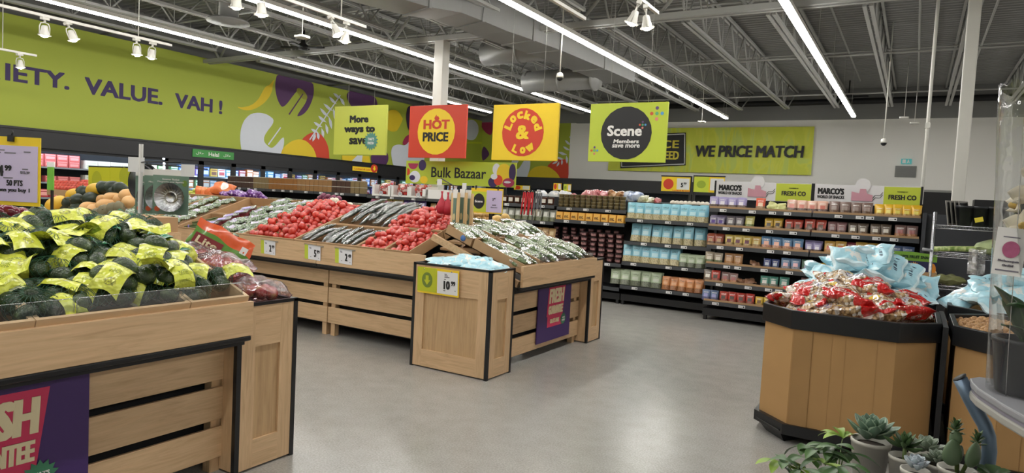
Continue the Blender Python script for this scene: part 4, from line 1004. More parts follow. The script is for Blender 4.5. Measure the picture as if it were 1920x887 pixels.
# blue stamp on the box side
p = slope_pt((-2.98, 5.197, .865), R(90), -.001, .72, .045); o = tag(MB().lathe([(0,0),(.03,0),(.03,.001),(0,.001)], flat('stamp_blue', (70,110,170), .5), 18).build('round_sticker', loc=p, rot=slope_eul(R(90), (0, R(-90), 0))), 'round blue sticker on the side of the rear cucumber box', 'sticker')
# yellow squash or potatoes behind the cucumbers
SQY = blob('yellow_melon', (.055,.055,.075), flat('melon_skin', (224,190,120), .45, var=.1, scale=12), 'melon')
for i, (x, y) in enumerate(((948,409),(925,420),(938,424),(916,424),(930,412),(958,420))):
    p = on_x(x, y, -4.35); SQY.put(p, (R(60+17*i), R(30*i), R(40*i)), 'pale yellow melon behind the wrapped cucumbers below the round card sign', 'pale melons behind the cucumbers')
for i in range(10): p = on_x(880+(i % 5)*8, 410-(i//5)*7, -4.45); POT.put(p, (R(25*i), 0, R(60*i)), 'loose potato behind the cucumbers beside the black sign post', 'potatoes behind the cucumber boxes')
r = thing('produce_support', 'dark sloped stand carrying melons and potatoes behind the cucumbers', 'display stand', (-4.5, 6.1, 0)); MB().box(-.35, .2, .08, .8, .7, 1.2, BLKM).build('stand_body', r)
r = thing('produce_support', 'dark ridge shelf carrying onions and net bags behind the tomatoes', 'display stand', (-7.6, 6.3, 0)); MB().box(-3.2, 2.85, -.24, .4, .7, 1.27, BLKM).build('stand_body', r)
# ------------------------------------------------------------------ shelving runs
GBLK = flat('gondola_black', (26,26,28), .5, var=.08); GCH = flat('gondola_back', (34,34,37), .6, var=.06)
PAPER = flat('price_paper', (226,226,226), .5, var=.01)
def gondola(label, x0, x1, yf, zs, deps, top=1.62, lip=False, tags=3, seed=0, back=None):
    r = thing('shelving_unit', label, 'shelf unit', ((x0+x1)/2, yf, 0)); w2 = (x1-x0)/2; q = random.Random(seed); yb = .62
    MB().box(-w2, w2, yb-.03, yb, .0, top, back or GCH).build('back_panel', r)
    for s_ in (-1, 1): MB().box(s_*w2-.018, s_*w2+.018, yb-.09, yb-.03, 0, top, GBLK).build('upright', r)
    MB().box(-w2+.005, w2-.005, .10, yb-.03, .06, .16, GBLK).box(-w2+.02, -w2+.06, .1, .16, 0, .06, GBLK).box(w2-.06, w2-.02, .1, .16, 0, .06, GBLK).build('base', r)
    for z, d in zip(zs, deps):
        y0 = yb-.09-d
        s_ = MB(); s_.box(-w2+.004, w2-.004, y0, yb-.03, z-.03, z, GBLK); sh = s_.build('shelf', r)
        MB().box(-w2+.004, w2-.004, y0-.012, y0, z-.05, z+.004, SHELFG).build('price_rail', sh)
        if lip: MB().box(-w2+.01, w2-.01, y0+.002, y0+.010, z, z+.03, CARD).build('cardboard_lip', sh)
        for k in range(tags):
            x = -w2+.12+(2*w2-.24)*(k+.2+q.random()*.6)/tags
            MB().box(x-.045, x+.045, y0-.016, y0-.012, z-.043, z-.006, PAPER).box(x-.03, x+.012, y0-.0165, y0-.016, z-.03, z-.026, INKG).box(x+.018, x+.036, y0-.0165, y0-.016, z-.035, z-.016, INK).build('price_ticket', sh)
    return r
ZA = (1.56, 1.31, 1.045, .785, .53, .26); DA = (.42,)*6
gondola('black snack shelves under the first snack header, beside the blue pouches', -2.48, -1.155, 9.36, ZA, DA, 1.74, True, 4, 1)
gondola('black snack shelves under the second snack header, by the wire rack', -1.15, .06, 9.36, ZA, DA, 1.74, True, 4, 2)
ZB = (1.335, .985, .665, .30)
gondola('black shelves of blue, green and orange pouches beside the snack rack', -3.85, -2.50, 9.72, ZB, (.42,.42,.46,.48), 1.6, False, 3, 3)
gondola('black shelves of stacked dark tubs beside the blue pouches', -5.08, -3.86, 9.72, (1.455, 1.25, .62, .25), (.36,.40,.44,.46), 1.6, False, 3, 4)
gondola('black shelves of brown jars and pale bags behind the cucumbers', -6.31, -5.09, 9.72, (1.47, 1.2, .9, .55, .25), (.42,)*5, 1.62, False, 3, 5)
gondola('black shelves below the hanging yellow round sign', -7.75, -6.32, 9.72, (1.47, 1.2, .9, .55, .25), (.42,)*5, 1.62, False, 3, 6)
gondola('black shelves with white window boxes of apples on top', -9.22, -7.76, 9.72, (1.47, 1.25, .9, .55, .25), (.42,)*5, 1.45, False, 3, 7)
for k, (x0, x1) in enumerate(((-10.7, -9.23), (-12.18, -10.71), (-13.6, -12.19))):
    gondola(('black shelves of nut tubs next to the white apple boxes', 'black shelves of nut tubs behind the net bags', 'black shelves of nut tubs at the mural end of the run')[k], x0, x1, 9.72, (1.49, 1.18, .85, .5), (.42,)*4, 1.5, False, 4, 8+k)

# --- stand-up pouches
def pouch_mat(name, top, low, lab, labrect=(.25,.75,.32,.62), stripe=None):
    t = NT(name); u_, v_ = t.uvs(); n = t.noise(t.mapping(t.n('ShaderNodeTexCoord').outputs['UV'], (9,9,1)), 1.0, 2).outputs[0]
    low2 = t.ramp(n, [(.38, tuple(x*.55 for x in lin(low)[:3])+(1,)), (.55, lin(low))])
    c = t.mix(t.math('LESS_THAN', v_, .34), lin(top), low2)
    if lab: c = t.mix(t.rect(u_, v_, *labrect), c, lin(lab))
    if stripe: c = t.mix(t.math('MULTIPLY', t.rect(u_, v_, .2, .8, .70, .80), t.math('GREATER_THAN', t.noise(t.mapping(t.n('ShaderNodeTexCoord').outputs['UV'], (46,15,1), loc=(sum(map(ord, name))*.37 % 9, len(name)*1.3, 0)), 1.0, 1).outputs[0], .52)), c, lin(stripe))
    t.bump(t.noise(t.obj(), 18, 2).outputs[0], .35, .02); return t.fin(c, .28, Coat_Weight=.4, Coat_Roughness=.15)
def pouch_mesh(w_, h_, d_, m, seed=0):
    q = random.Random(seed); a = q.uniform(0, 6)
    b = MB()
    def fn(s_):
        def f(u, v):
            e = (1-(abs(u-.5)*2)**2.6); th = d_/2*(1-v)**.55*max(0, e)**.6 if v < 1 else 0
            th += .003*math.sin(u*9+a+v*5)*(1-v)
            return ((u-.5)*w_*(1-.05*math.sin(v*PI)), s_*th, h_*v*(1-.015*(abs(u-.5)*2)**2))
        return f
    b.grid(fn(-1), 10, 10, m); b.grid(fn(1), 10, 10, m, flip=True)
    return b.mesh('snack_pouch')
PM = {}
def pouch(kind, x, y, z, lab, grp, sc=1.0, lean=8, name='snack_pouch', yaw=None, cat='snack pouch'):
    o = bpy.data.objects.new(name, PM[kind]); COL.objects.link(o); o.location = (x, y, z+.002); o.rotation_euler = (R(-lean), 0, R(rn.uniform(-6,6) if yaw is None else yaw))
    o.scale = (sc, sc, sc*rn.uniform(.97,1.03)); return tag(o, lab, cat, grp)
PK = dict(lavender=((160,150,196),(96,74,66),(222,216,226)), coral=((214,92,62),(176,140,104),(232,200,170)), peach=((222,176,156),(126,106,100),(206,120,104)), taupe=((122,98,90),(112,86,70),(150,132,124)), yellow=((222,176,40),(196,156,84),(236,220,110)),
          violet=((150,140,170),(120,100,120),(86,60,140)), grey=((120,112,120),(96,90,90),(210,206,206)), citron=((196,190,110),(120,130,60),(222,220,160)), moss=((70,80,50),(60,62,40),None), gold=((210,170,60),(150,120,60),(60,44,30)), brick=((186,72,56),(110,70,50),(90,60,40)),
          mauve=((150,110,110),(120,90,84),(170,150,150)), clear=((110,96,84),(120,96,74),(232,226,214)), rosy=((150,120,116),(190,130,90),(170,100,96)), rust=((156,74,52),(120,80,56),(190,150,110)), plum=((206,180,90),(170,140,80),(104,52,70)), ochre=((196,160,80),(160,124,70),(220,206,150)),
          bluepeach=((96,136,176),(196,140,110),(236,180,156)), bluepink=((110,140,176),(150,150,160),(240,190,196)), navy=((48,62,120),(60,70,110),(190,196,210)), whitegreen=((170,156,136),(96,104,60),(216,208,190)), amber=((176,130,84),(190,132,70),(200,160,120)), teal=((84,150,134),(140,140,126),(226,226,216)),
          red=((196,60,46),(150,60,40),(70,50,34)), bluegrey=((100,120,160),(90,90,130),(150,150,200)), yellowbag=((226,186,50),(190,150,60),(120,80,40)), maroon=((120,50,60),(100,60,50),(180,120,110)), floral=((206,164,80),(190,130,60),(196,80,50)), greenlav=((70,104,84),(110,110,110),(206,196,226)))
for k, v in PK.items(): PM[k] = pouch_mesh(.125, .165, .06, pouch_mat('pouch_'+k, v[0], v[1], v[2], stripe=(240,236,230)), 5)
ROWS = [(0, [(1329,1398,'lavender',4),(1415,1436,'coral',1),(1475,1552,'peach',4),(1554,1637,'taupe',4),(1641,1728,'yellow',5)]),
        (1, [(1330,1358,'violet',2),(1361,1394,'grey',2),(1396,1414,'citron',1),(1433,1466,'gold',2),(1471,1504,'brick',2),(1508,1549,'brick',2),(1552,1587,'mauve',2),(1590,1628,'clear',2),(1632,1672,'clear',2),(1678,1722,'rosy',2)]),
        (2, [(1324,1355,'rust',2),(1358,1409,'plum',3),(1411,1424,'ochre',1),(1427,1506,'bluepeach',4),(1510,1540,'lavender',2),(1545,1587,'floral',2),(1590,1602,'maroon',1),(1604,1650,'ochre',2),(1654,1668,'red',1),(1671,1716,'bluegrey',2)]),
        (3, [(1321,1354,'whitegreen',2),(1357,1392,'amber',2),(1431,1461,'navy',2),(1464,1501,'bluepink',2),(1505,1521,'greenlav',1),(1523,1556,'gold',2),(1560,1600,'plum',2),(1610,1700,'amber',4)]),
        (4, [(1320,1332,'clear',1),(1333,1349,'red',1),(1351,1383,'rosy',2),(1425,1459,'teal',2),(1461,1480,'teal',1),(1500,1600,'mauve',4)]),
        (5, [(1315,1346,'bluegrey',2),(1348,1414,'red',4),(1416,1446,'yellowbag',2),(1470,1560,'rust',4)])]
RNAME = ('top', 'second', 'third', 'fourth', 'fifth', 'bottom')
CN = dict(lavender='lavender', coral='coral red', peach='peach and white', taupe='brown', yellow='bright yellow', violet='purple and white', grey='grey', citron='pale yellow', gold='gold and black', brick='brick red', mauve='mauve', clear='clear white-labelled', rosy='rosy clear', rust='rust red', plum='yellow and plum', ochre='ochre', bluepeach='blue peach-labelled', bluepink='blue pink-labelled', navy='navy blue', whitegreen='white and green', amber='amber clear', teal='teal', red='red', bluegrey='blue', yellowbag='yellow', maroon='maroon', floral='yellow and red', greenlav='dark green')
YP = 9.36+.62-.09-.42+.055
for ri, runs in ROWS:
    prev = 'the blue pouches'
    for x0, x1, kd, n in runs:
        ym = 388+ri*35
        xa, xb = on_y(x0, ym, YP)[0], on_y(x1, ym, YP)[0]; wd = (xb-xa)/n
        hd = 'the end by the wire rack' if x0 > 1640 else prev
        for k in range(n):
            pouch(kd, xa+wd*(k+.5), YP+rn.uniform(-.006,.012), ZA[ri], '%s pouch on the %s snack shelf, next to %s' % (CN[kd], RNAME[ri], hd), '%s pouches on the %s snack shelf beside %s' % (CN[kd], RNAME[ri], hd), min(1.08, max(.8, wd/.125)) if n > 1 else 1.0)
        if n > 1 and ri in (0, 1, 2):   # a second row behind
            for k in range(n): pouch(kd, xa+wd*(k+.5), YP+.07, ZA[ri], '%s pouch on the %s snack shelf, next to %s' % (CN[kd], RNAME[ri], hd), '%s pouches on the %s snack shelf beside %s' % (CN[kd], RNAME[ri], hd), .97)
        prev = 'the '+CN[kd]+' pouches'
# two pale bags lying in a tray, and slumped clear bags
CITB = flat('pale_lime_bag', (206,206,140), .35, var=.12, scale=20)
for i, (px_, row, dz) in enumerate(((1450, 0, .04), (1463, 0, .03), (1416, 3, .02), (1405, 4, .03), (1390, 4, .02))):
    p = on_y(px_, 388+row*35, YP+.02); b = pillow('bag', .15, .12, .05, 80+i, CITB if row == 0 else flat('clear_brown_bag', (150,112,88), .3, var=.25, scale=24), 10, 8)
    tag(b.build('snack_bag', loc=(p[0], YP+.03, ZA[row]+dz+.025), rot=(R(60 if row == 0 else 25), R(20-30*(i % 2)), R(10*i))), ('pale lime snack bag tipped over on the top snack shelf, beside the coral pouch', 'pale lime snack bag leaning on its neighbour near the peach pouches', 'brown clear bag slumped on the fourth snack shelf', 'brown clear bag slumped on the fifth snack shelf beside the teal pouches', 'brown clear bag slumped on the fifth snack shelf beside the rosy pouches')[i], 'snack bag')
# headers
def header(x0, x1, lab, ang=0):
    Yh = 9.86; a = on_y(x0, 342, Yh); c2 = on_y(x1, 346, Yh); xa, xb = a[0], c2[0]; z0, z1 = 1.70, 1.955
    r = thing('shelf_header_sign', lab, 'sign', ((xa+xb)/2, Yh, 0)); w2 = (xb-xa)/2
    MB().box(-w2, w2, 0, .01, z0, z1, flat('header_white', (226,224,226), .5, var=.02)).build('board', r)
    for s_ in (-1, 1): MB().box(s_*w2-.012, s_*w2+.012, -.006, .02, z0-.15, z1+.005, INK).build('edge_post', r)
    sp = -w2+.83
    MB().box(sp, w2-.014, -.004, 0, z0+.005, z1-.008, LIME).build('lime_panel', r)
    fit_text('lettering', 'FRESH CO', INK, r, ((sp+w2)/2, -.006, z0+.115), FACE_Y, .31, .062, .05)
    fit_text('lettering', "POWERED BY", INK, r, ((sp+w2)/2, -.006, z0+.185), FACE_Y, .12, .014, .02)
    fit_text('lettering', "MARCO'S", INK, r, (-w2+.21, -.002, z0+.165), FACE_Y, .32, .085, .07)
    fit_text('lettering', 'WORLD OF SNACKS', INK, r, (-w2+.21, -.002, z0+.088), FACE_Y, .33, .04, .05)
    PNK = flat('header_pink', (206,150,164), .5, var=.04); cx_ = -w2+.585
    MB().poly3([(cx_+.09*math.cos(2*PI*k/28), -.006, z1+.0+.09*math.sin(2*PI*k/28)) for k in range(28)], flat('header_white', (226,224,226), .5), (0,-1,0), .004).build('round_topper', r)
    MB().poly3([(cx_+x*.75, -.012, z0+.05+z) for x, z in ((-.17,0),(.16,0),(.16,.08),(.07,.10),(.05,.16),(-.04,.16),(-.05,.10),(-.17,.12))], PNK, (0,-1,0), .002).build('wagon_print', r)
    b = MB()
    for k in range(2): b.tube([(cx_+.12+.028*j, -.004, z0+.06+.03*k+.02*j+.02*math.sin(j*1.6)) for j in range(5)], .003, INK, 4)
    b.build('line_print', r)
header(1342, 1524, 'white and lime MARCO\'S snack header above the lavender and peach pouches')
header(1527, 1730, 'white and lime MARCO\'S snack header above the brown and yellow pouches')

# --- large pouches on the blue shelves
PM['blue'] = pouch_mesh(.165, .28, .085, pouch_mat('pouch_blue', (140,200,220), (196,182,140), (186,222,232), (.2,.8,.4,.6), (70,100,120)), 6)
PM['sage'] = pouch_mesh(.165, .235, .085, pouch_mat('pouch_sage', (176,192,160), (110,116,96), (200,208,190), (.2,.8,.4,.6), (90,100,80)), 7)
PM['orange'] = pouch_mesh(.15, .235, .08, pouch_mat('pouch_orange', (222,150,96), (170,110,66), (232,176,130), (.2,.8,.4,.6), (110,70,40)), 8)
for ri, runs in ((0, [(1176,1325,'blue',9)]), (1, [(1181,1322,'blue',7)]), (2, [(1167,1272,'blue',6),(1273,1320,'sage',3)]), (3, [(1143,1238,'sage',5),(1239,1317,'orange',5)])):
    yq = 9.72+.62-.09-(.42,.42,.46,.48)[ri]+.09
    for x0, x1, kd, n in runs:
        xa, xb = on_y(x0, 400+ri*50, yq)[0], on_y(x1, 400+ri*50, yq)[0]; wd = (xb-xa)/n
        for row in range(2):
            for k in range(n):
                pouch(kd, xa+wd*(k+.5), yq+row*.11+rn.uniform(-.01,.01), ZB[ri], 'large %s pouch on the %s beside the dark tubs' % ({'blue':'light blue','sage':'pale sage green','orange':'orange'}[kd], ('top shelf','second shelf','third shelf','bottom shelf')[ri]), 'large %s pouches on the %s' % (kd, ('top shelf','second shelf','third shelf','bottom shelf')[ri]), max(.84, min(1.0, wd/.15)), rn.uniform(3,12), 'food_pouch', rn.uniform(-9,9), 'food pouch')
# --- tubs
def tub(name, r0, r1, h, body, lid, labc=None, n=14):
    b = MB(); b.lathe([(r0,0),(r1,h*.86),(r1,h*.88)], body, n); o = b.build(name)
    MB().lathe([(r1*1.06,h*.86),(r1*1.06,h*.98),(r1*.95,h)], lid, n).build('lid', o)
    if labc:
        b = MB(); b.grid(lambda u, v: ((r0+(r1-r0)*(.25+.5*v))*1.015*math.cos(PI+PI*(.2+.6*u)), (r0+(r1-r0)*(.25+.5*v))*1.015*math.sin(PI+PI*(.2+.6*u)), h*(.25+.5*v)), 6, 1, labc); b.build('label', o)
    return Proto(tag(o, 'x', 'tub'))
DT = tub('dip_tub', .052, .062, .075, flat('dip_dark', (60,30,30), .35, var=.3, scale=14), flat('dip_lid', (50,36,36), .3, var=.1), flat('dip_label', (176,130,130), .5))
ST = tub('dip_tub', .044, .05, .055, flat('dip_small', (74,44,44), .35, var=.3), flat('dip_lid', (50,36,36), .3), flat('dip_label_small', (150,110,110), .5))
for c_ in range(7):
    x = on_y(1065+c_*16.4, 470, 9.98)[0]
    for k in range(6 if c_ > 1 else 5): DT.put((x, 9.93+.02*(c_ % 2), .62+k*.0765), (0,0,R(rn.uniform(-20,20))), 'dark red lidded tub in the tall front stacks beside the blue pouches', 'dark tubs in the front stacks')
for c_ in range(8):
    x = on_y(1046+c_*16, 440, 10.12)[0]
    for k in range(9): ST.put((x, 10.08, .62+k*.0565), (0,0,R(rn.uniform(-20,20))), 'small dark tub in the rear stacks under the orange packs', 'small dark tubs in the rear stacks')
JT = tub('jar_tub', .040, .045, .052, flat('jar_green', (110,96,62), .4, var=.35, scale=20), flat('jar_lid', (150,140,110), .35))
for c_ in range(12):
    x = -5.02+c_*.098
    for k in range(4): JT.put((x, 9.93, 1.455+k*.0535), (0,0,0), 'small olive brown tub stacked four high above the orange packs', 'olive tubs on the top shelf')
t = NT('orange_pack'); u_, v_ = t.uvs(); OPK = t.fin(lin((222,160,60)), .4)
def pack2():
    b = MB(); b.rbox(-.064, .064, -.045, .045, 0, .125, .02, OPK); o = b.build('orange_pack'); MB().box(-.054, .054, -.047, -.045, .012, .113, flat('orange_pack_face', (236,184,84), .4)).build('front_label', o)
    fit_text('lettering', 'mt.', flat('orange_pack_ink', (110,70,30), .5), o, (0, -.0475, .05), FACE_Y, .075, .045, .04); return Proto(tag(o, 'x', 'pack'))
OP = pack2()
for c_ in range(9): OP.put((-5.0+c_*.133, 9.88, 1.252), (R(-4),0,R(rn.uniform(-3,3))), 'orange pack with a pale face in the row above the dark tubs', 'orange packs in a row')
# --- brown jars, pale bags, tan bags
BJ = tub('brown_jar', .05, .05, .13, flat('jar_brown', (96,56,40), .3, var=.2), flat('jar_lid_brown', (70,44,36), .4), flat('jar_label', (226,222,214), .5))
for c_ in range(9): BJ.put((-6.22+c_*.128, 9.9, 1.472), (0,0,0), 'brown jar with a white label on the top shelf behind the round card sign', 'brown jars on the top shelf')
PM['palebag'] = pouch_mesh(.13, .2, .07, pouch_mat('pouch_pale', (170,172,160), (110,116,84), (226,226,216), (.25,.75,.4,.75)), 9)
PM['tan'] = pouch_mesh(.13, .19, .08, pouch_mat('pouch_tan', (176,140,90), (190,150,96), (206,180,130), (.25,.75,.4,.7)), 10)
PM['chipred'] = pouch_mesh(.13, .2, .07, pouch_mat('pouch_chipred', (196,90,90), (170,90,70), (230,210,200)), 11); PM['chipyel'] = pouch_mesh(.13, .2, .07, pouch_mat('pouch_chipyel', (206,180,90), (170,140,70), (226,214,170)), 12); PM['chippur'] = pouch_mesh(.13, .2, .07, pouch_mat('pouch_chippur', (92,74,140), (80,60,110), (200,190,220)), 13)
for c_ in range(9): pouch('palebag', -6.23+c_*.135, 9.9, 1.2, 'pale clear bag on the second shelf behind the red peelers', 'pale bags on the second shelf', name='food_pouch', cat='food pouch')
for c_ in range(9): pouch('tan', -6.23+c_*.135, 9.9, .9, 'tan bag on the shelf just above the wrapped cucumbers', 'tan bags on the low shelf', name='food_pouch', cat='food pouch')
for i in range(10): pouch(('chipred','chipyel','chippur','chippur')[min(3, i//3)], -9.12+i*.138, 9.9, 1.25, ('red','yellow','purple','purple')[min(3, i//3)]+' snack bag on the shelf under the white apple boxes', ('red','yellow','purple','purple')[min(3, i//3)]+' bags under the apple boxes', name='food_pouch', cat='food pouch')
for i in range(9): pouch('tan', -7.66+i*.15, 9.9, 1.2, 'tan bag on the shelf behind the red hanging net bags', 'tan bags behind the net bags', name='food_pouch', cat='food pouch')
for c_ in range(10):
    for k in range(2): JT.put((-7.68+c_*.13, 9.92, 1.472+k*.0535), (0,0,0), 'small brown tub on the top shelf under the Bulk Bazaar sign', 'brown tubs under the bulk sign', 1.15)
# --- nut clamshells, two high
def clamshell(nm, c, sc=20):
    b = MB(); b.rbox(-.058, .058, -.05, .05, .0, .115, .012, flat('nuts_'+nm, c, .5, var=.5, scale=60)); o = b.build('nut_tub'); MB().rbox(-.062, .062, -.054, .054, .112, .124, .012, flat('tub_lid_clear', (190,184,172), .25)).build('lid', o); return Proto(tag(o, 'x', 'tub'))
NK = [clamshell('dark', (74,50,40)), clamshell('tan', (156,116,72)), clamshell('amber', (150,100,48)), clamshell('mixed', (132,112,76))]
i = 0
for x_ in np.arange(-13.5, -9.3, .128):
    kd = 0 if x_ < -12.7 else (3 if x_ < -12.2 else (2 if x_ < -11.2 else (1 if x_ < -10.2 else (0 if x_ < -9.75 else 3))))
    for k in range(2): NK[kd].put((float(x_), 9.92, 1.492+k*.125), (0,0,0), 'clear tub of %s nuts stacked two high on the top shelf' % ('dark','tan','amber','mixed')[kd] + (' at the mural end' if x_ < -12.2 else ' near the apple boxes' if x_ > -9.8 else ' behind the produce'), ('dark','tan','amber','mixed')[kd]+' nut tubs '+('a' if x_ < -12.2 else 'c' if x_ > -9.8 else 'b')+' on the top shelf')
    NK[(kd+1) % 4].put((float(x_), 9.92, 1.182), (0,0,0), 'clear tub of nuts on the second shelf behind the produce ridge', 'nut tubs on the second shelf'); i += 1
# --- white window boxes of red apples
APL = flat('apple_red', (176,40,40), .25, var=.2, scale=10); ABF = glassy('apple_bag_film', (252,240,240), .2, .05, .1, .8, 30)
def apple_box(k):
    r = thing('apple_display_box', 'x', 'display box'); W2, D, Hh = .22, .3, .2
    MB().box(-W2, W2, 0, D, 0, .012, WHITE).box(-W2, W2, D-.01, D, 0, Hh, WHITE).build('tray', r)
    for s_ in (-1, 1): MB().box(s_*W2-.006, s_*W2+.006, 0, D, 0, Hh+.02, WHITE).build('side_wall', r)
    MB().box(-W2, W2, 0, .01, 0, .035, WHITE).box(-W2, -W2+.05, 0, .01, .035, Hh, WHITE).box(W2-.05, W2, 0, .01, .035, Hh, WHITE).build('front_window', r)
    b = MB(); b.lathe([(.05,-.004),(.05,0),(.035,0),(.035,-.004),(.05,-.004)], flat('print_grey', (190,190,192), .5), 16, Matrix.Translation((0, -.002, .05)) @ Matrix.Rotation(R(90), 4, 'X')); b.build('ring_print', r)
    return r
AXB = Proto(apple_box(0))
REDBAG = None
t = NT('red_apple_bag'); v1 = t.n('ShaderNodeTexVoronoi', {'Vector': t.mapping(t.n('ShaderNodeTexCoord').outputs['UV'], (5,4,1)), 'Scale': 1.0}).outputs[0]
t.bump(t.noise(t.obj(), 30, 2).outputs[0], .7, .02); REDBAG = t.fin(t.ramp(v1, [(.15, lin((196,52,46))), (.5, lin((120,40,36))), (.7, lin((196,150,140)))]), .15, Coat_Weight=.7)
for k, px_ in enumerate((716, 752, 786)):
    p = on_y(px_, 352, 9.82); AXB.put((p[0], 9.80, 1.472), (0,0,0), ('white window box of red apples next to the nut tubs', 'white window box of red apples, middle of the three', 'white window box of red apples half hidden by the bulk sign corner')[k])
    tag(pillow('bag', .3, .26, .2, 90+k, REDBAG).build('apple_bag', loc=(p[0], 9.94, 1.60), rot=(R(80), 0, R(20*k))), ('red bag of apples inside the white box next to the nut tubs', 'red bag of apples inside the middle white box', 'red bag of apples inside the white box by the bulk sign')[k], 'bag of apples')
tag(MB().box(-.3, .3, 0, .28, 0, .17, WHITE).box(-.29, .29, .01, .27, .165, .172, CARDD).build('white_carton', loc=(on_y(818, 352, 9.82)[0], 9.80, 1.472)), 'plain white carton under the Bulk Bazaar sign', 'carton')
# --- Bulk Bazaar sign
r = thing('department_sign', 'wide lime Bulk Bazaar sign standing on the shelves', 'sign', (-7.17, 9.98, 0))
MB().box(-1.22, 1.22, 0, .02, 1.74, 2.17, flat('bulk_lime', (176,194,58), .5, var=.04)).build('board', r)
for s_ in (-1, 1): MB().box(s_*1.0-.02, s_*1.0+.02, .022, .05, 1.2, 2.1, GBLK).build('post', r)
fit_text('lettering', 'Bulk Bazaar', INK, r, (.0, -.003, 1.965), FACE_Y, 1.22, .19, .02)
def disc(par, nm, x, z, rx, rz, m, lay=0, a0=0, a1=360): return MB().poly3([(x+rx*math.cos(R(a0+(a1-a0)*k/22)), -.001-.001*lay, z+rz*math.sin(R(a0+(a1-a0)*k/22))) for k in range(22 if a1-a0 == 360 else 23)], m, (0,-1,0), .001).build(nm, par)
for q in (('apple_print', -1.05, 2.12, .12, .11, MMAR, 0, 180, 360), ('plum_print', -.83, 2.09, .09, .1, INDIGO, 0), ('tomato_print', -1.19, 1.96, .07, .07, MRED, 0, -90, 90), ('pepper_print', -1.0, 1.87, .13, .11, MWH, 0), ('aubergine_print', -1.06, 1.85, .07, .05, INDIGO, 1), ('lemon_print', -.78, 1.82, .09, .07, MYEL, 0),
          ('pear_print', .82, 2.05, .08, .1, MWH, 0), ('lemon_print', .98, 1.98, .15, .17, MYEL, 1), ('plum_print', 1.15, 2.0, .07, .15, INDIGO, 2), ('plum_print', .76, 1.82, .1, .09, INDIGO, 1), ('tomato_print', .87, 1.86, .09, .09, MRED, 2), ('garlic_print', .78, 1.92, .07, .05, MWH, 3), ('beet_print', 1.08, 1.82, .12, .08, MMAR, 3), ('seed_print', 1.06, 1.83, .07, .02, MWH, 4)):
    disc(r, *q)
# --- run beyond: top deck with bags, posts with cards
tag(MB().box(-6.3, -2.3, 10.35, 10.95, 1.545, 1.575, flat('ledge_beige', (170,164,150), .6)).box(-6.3, -2.3, 10.4, 10.9, .0, 1.545, GBLK).build('display_ledge'), 'pale topped ledge of the next aisle behind the blue pouches', 'ledge')
def fillm(nm, c1, c2):
    t = NT(nm); v1 = t.n('ShaderNodeTexVoronoi', {'Vector': t.mapping(t.n('ShaderNodeTexCoord').outputs['UV'], (4,3,1)), 'Scale': 1.0}).outputs[0]; t.bump(t.noise(t.obj(), 26, 2).outputs[0], .6, .02); return t.fin(t.ramp(v1, [(.15, lin(c1)), (.6, lin(c2))]), .2, Coat_Weight=.6)
BG = [fillm('bagred', (150,40,52), (190,116,120)), fillm('bagbrown', (128,76,46), (190,150,110)), fillm('bagblue', (70,100,170), (200,210,230)), fillm('baggreen', (150,150,90), (220,220,196)), fillm('bagwhite', (226,222,216), (190,196,206))]
for i, (px_, kd, sc) in enumerate(((1106,0,1),(1121,0,1),(1136,0,1),(1150,1,1),(1163,1,1),(1177,2,1),(1191,2,1),(1206,3,.7),(1220,3,.6),(1233,0,.55),(1040,4,.8),(1060,4,.8),(1016,4,.8),(1078,0,.6))):
    p = on_y(px_, 370, 10.55); b = pillow('bag', .28, .22, .17, 120+i, BG[kd], 12, 9)
    o = b.build('bagged_bread', loc=(p[0], 10.55, 1.575+.095*sc), rot=(R(50 if i % 2 else 25), R(10), R(35*i))); o.scale = (sc,)*3
    tag(o, ('red and white','brown','blue and white','pale green','white and blue')[kd]+' filled bag on the ledge behind the stacked tubs'+(' and blue pouches' if px_ > 1170 else ''), 'bag', ('red','brown','blue','green','white')[kd]+' bags on the ledge '+('far' if px_ > 1170 else 'near'))
EGG = blob('white_bun', (.045,.045,.04), flat('bun_white', (222,214,204), .5), 'bun')
for i in range(9): p = on_y(1262+i*8, 372, 10.5); EGG.put((p[0], 10.5, 1.615), (0,0,0), 'round white bun on the ledge behind the blue pouches', 'white buns on the ledge')
def card_sign(x0, x1, y0, y1, Y, half, lab, dig=None, cts=None, zpost=0):
    a = on_y(x0, y0, Y); c2 = on_y(x1, y1, Y); w2 = (c2[0]-a[0])/2; hh = (a[2]-c2[2])/2
    r = thing('price_card_sign', lab, 'price sign', ((a[0]+c2[0])/2, Y, (a[2]+c2[2])/2))
    MB().box(-w2, w2, 0, .01, -hh, hh, YEL).build('card', r); MB().box(-w2-.01, w2+.01, -.004, .012, hh, hh+.02, INK).build('clip_bar', r)
    MB().box(.02, w2*.95, -.003, 0, -hh*.72, hh*.8, PAPER).build('paper_insert', r)
    if half == 'lime': MB().box(-w2, 0, -.003, 0, -hh, hh, LIME).build('lime_half', r)
    else: disc(r, 'red_disc', -w2*.5, 0, w2*.36, hh*.72, flat('sign_red', (206,62,38), .5), 2)
    if half == 'lime': disc(r, 'badge_print', -w2*.5, 0, w2*.3, hh*.5, flat('badge_olive', (150,170,50), .5), 3)
    if dig: fit_text('price_figures', dig, INK, r, (w2*.45, -.004, -.01), FACE_Y, w2*.16, hh*.6, .05); fit_text('price_figures', cts, INK, r, (w2*.66, -.004, hh*.12), FACE_Y, w2*.2, hh*.3, .04)
    return r, w2, hh
r, w2, hh = card_sign(1241, 1293, 331, 360, 10.6, 'red', 'yellow 5.99 price card on a black post in front of the back wall', '5', '99'); MB().box(w2-.02, w2+.02, .014, .04, -.6, hh+.02, GBLK).build('post', r)
fit_text('lettering', 'Locked & Low', flat('sign_red', (206,62,38), .5), r, (.1, -.004, -hh*.86), FACE_Y, w2*1.2, hh*.2, .03)
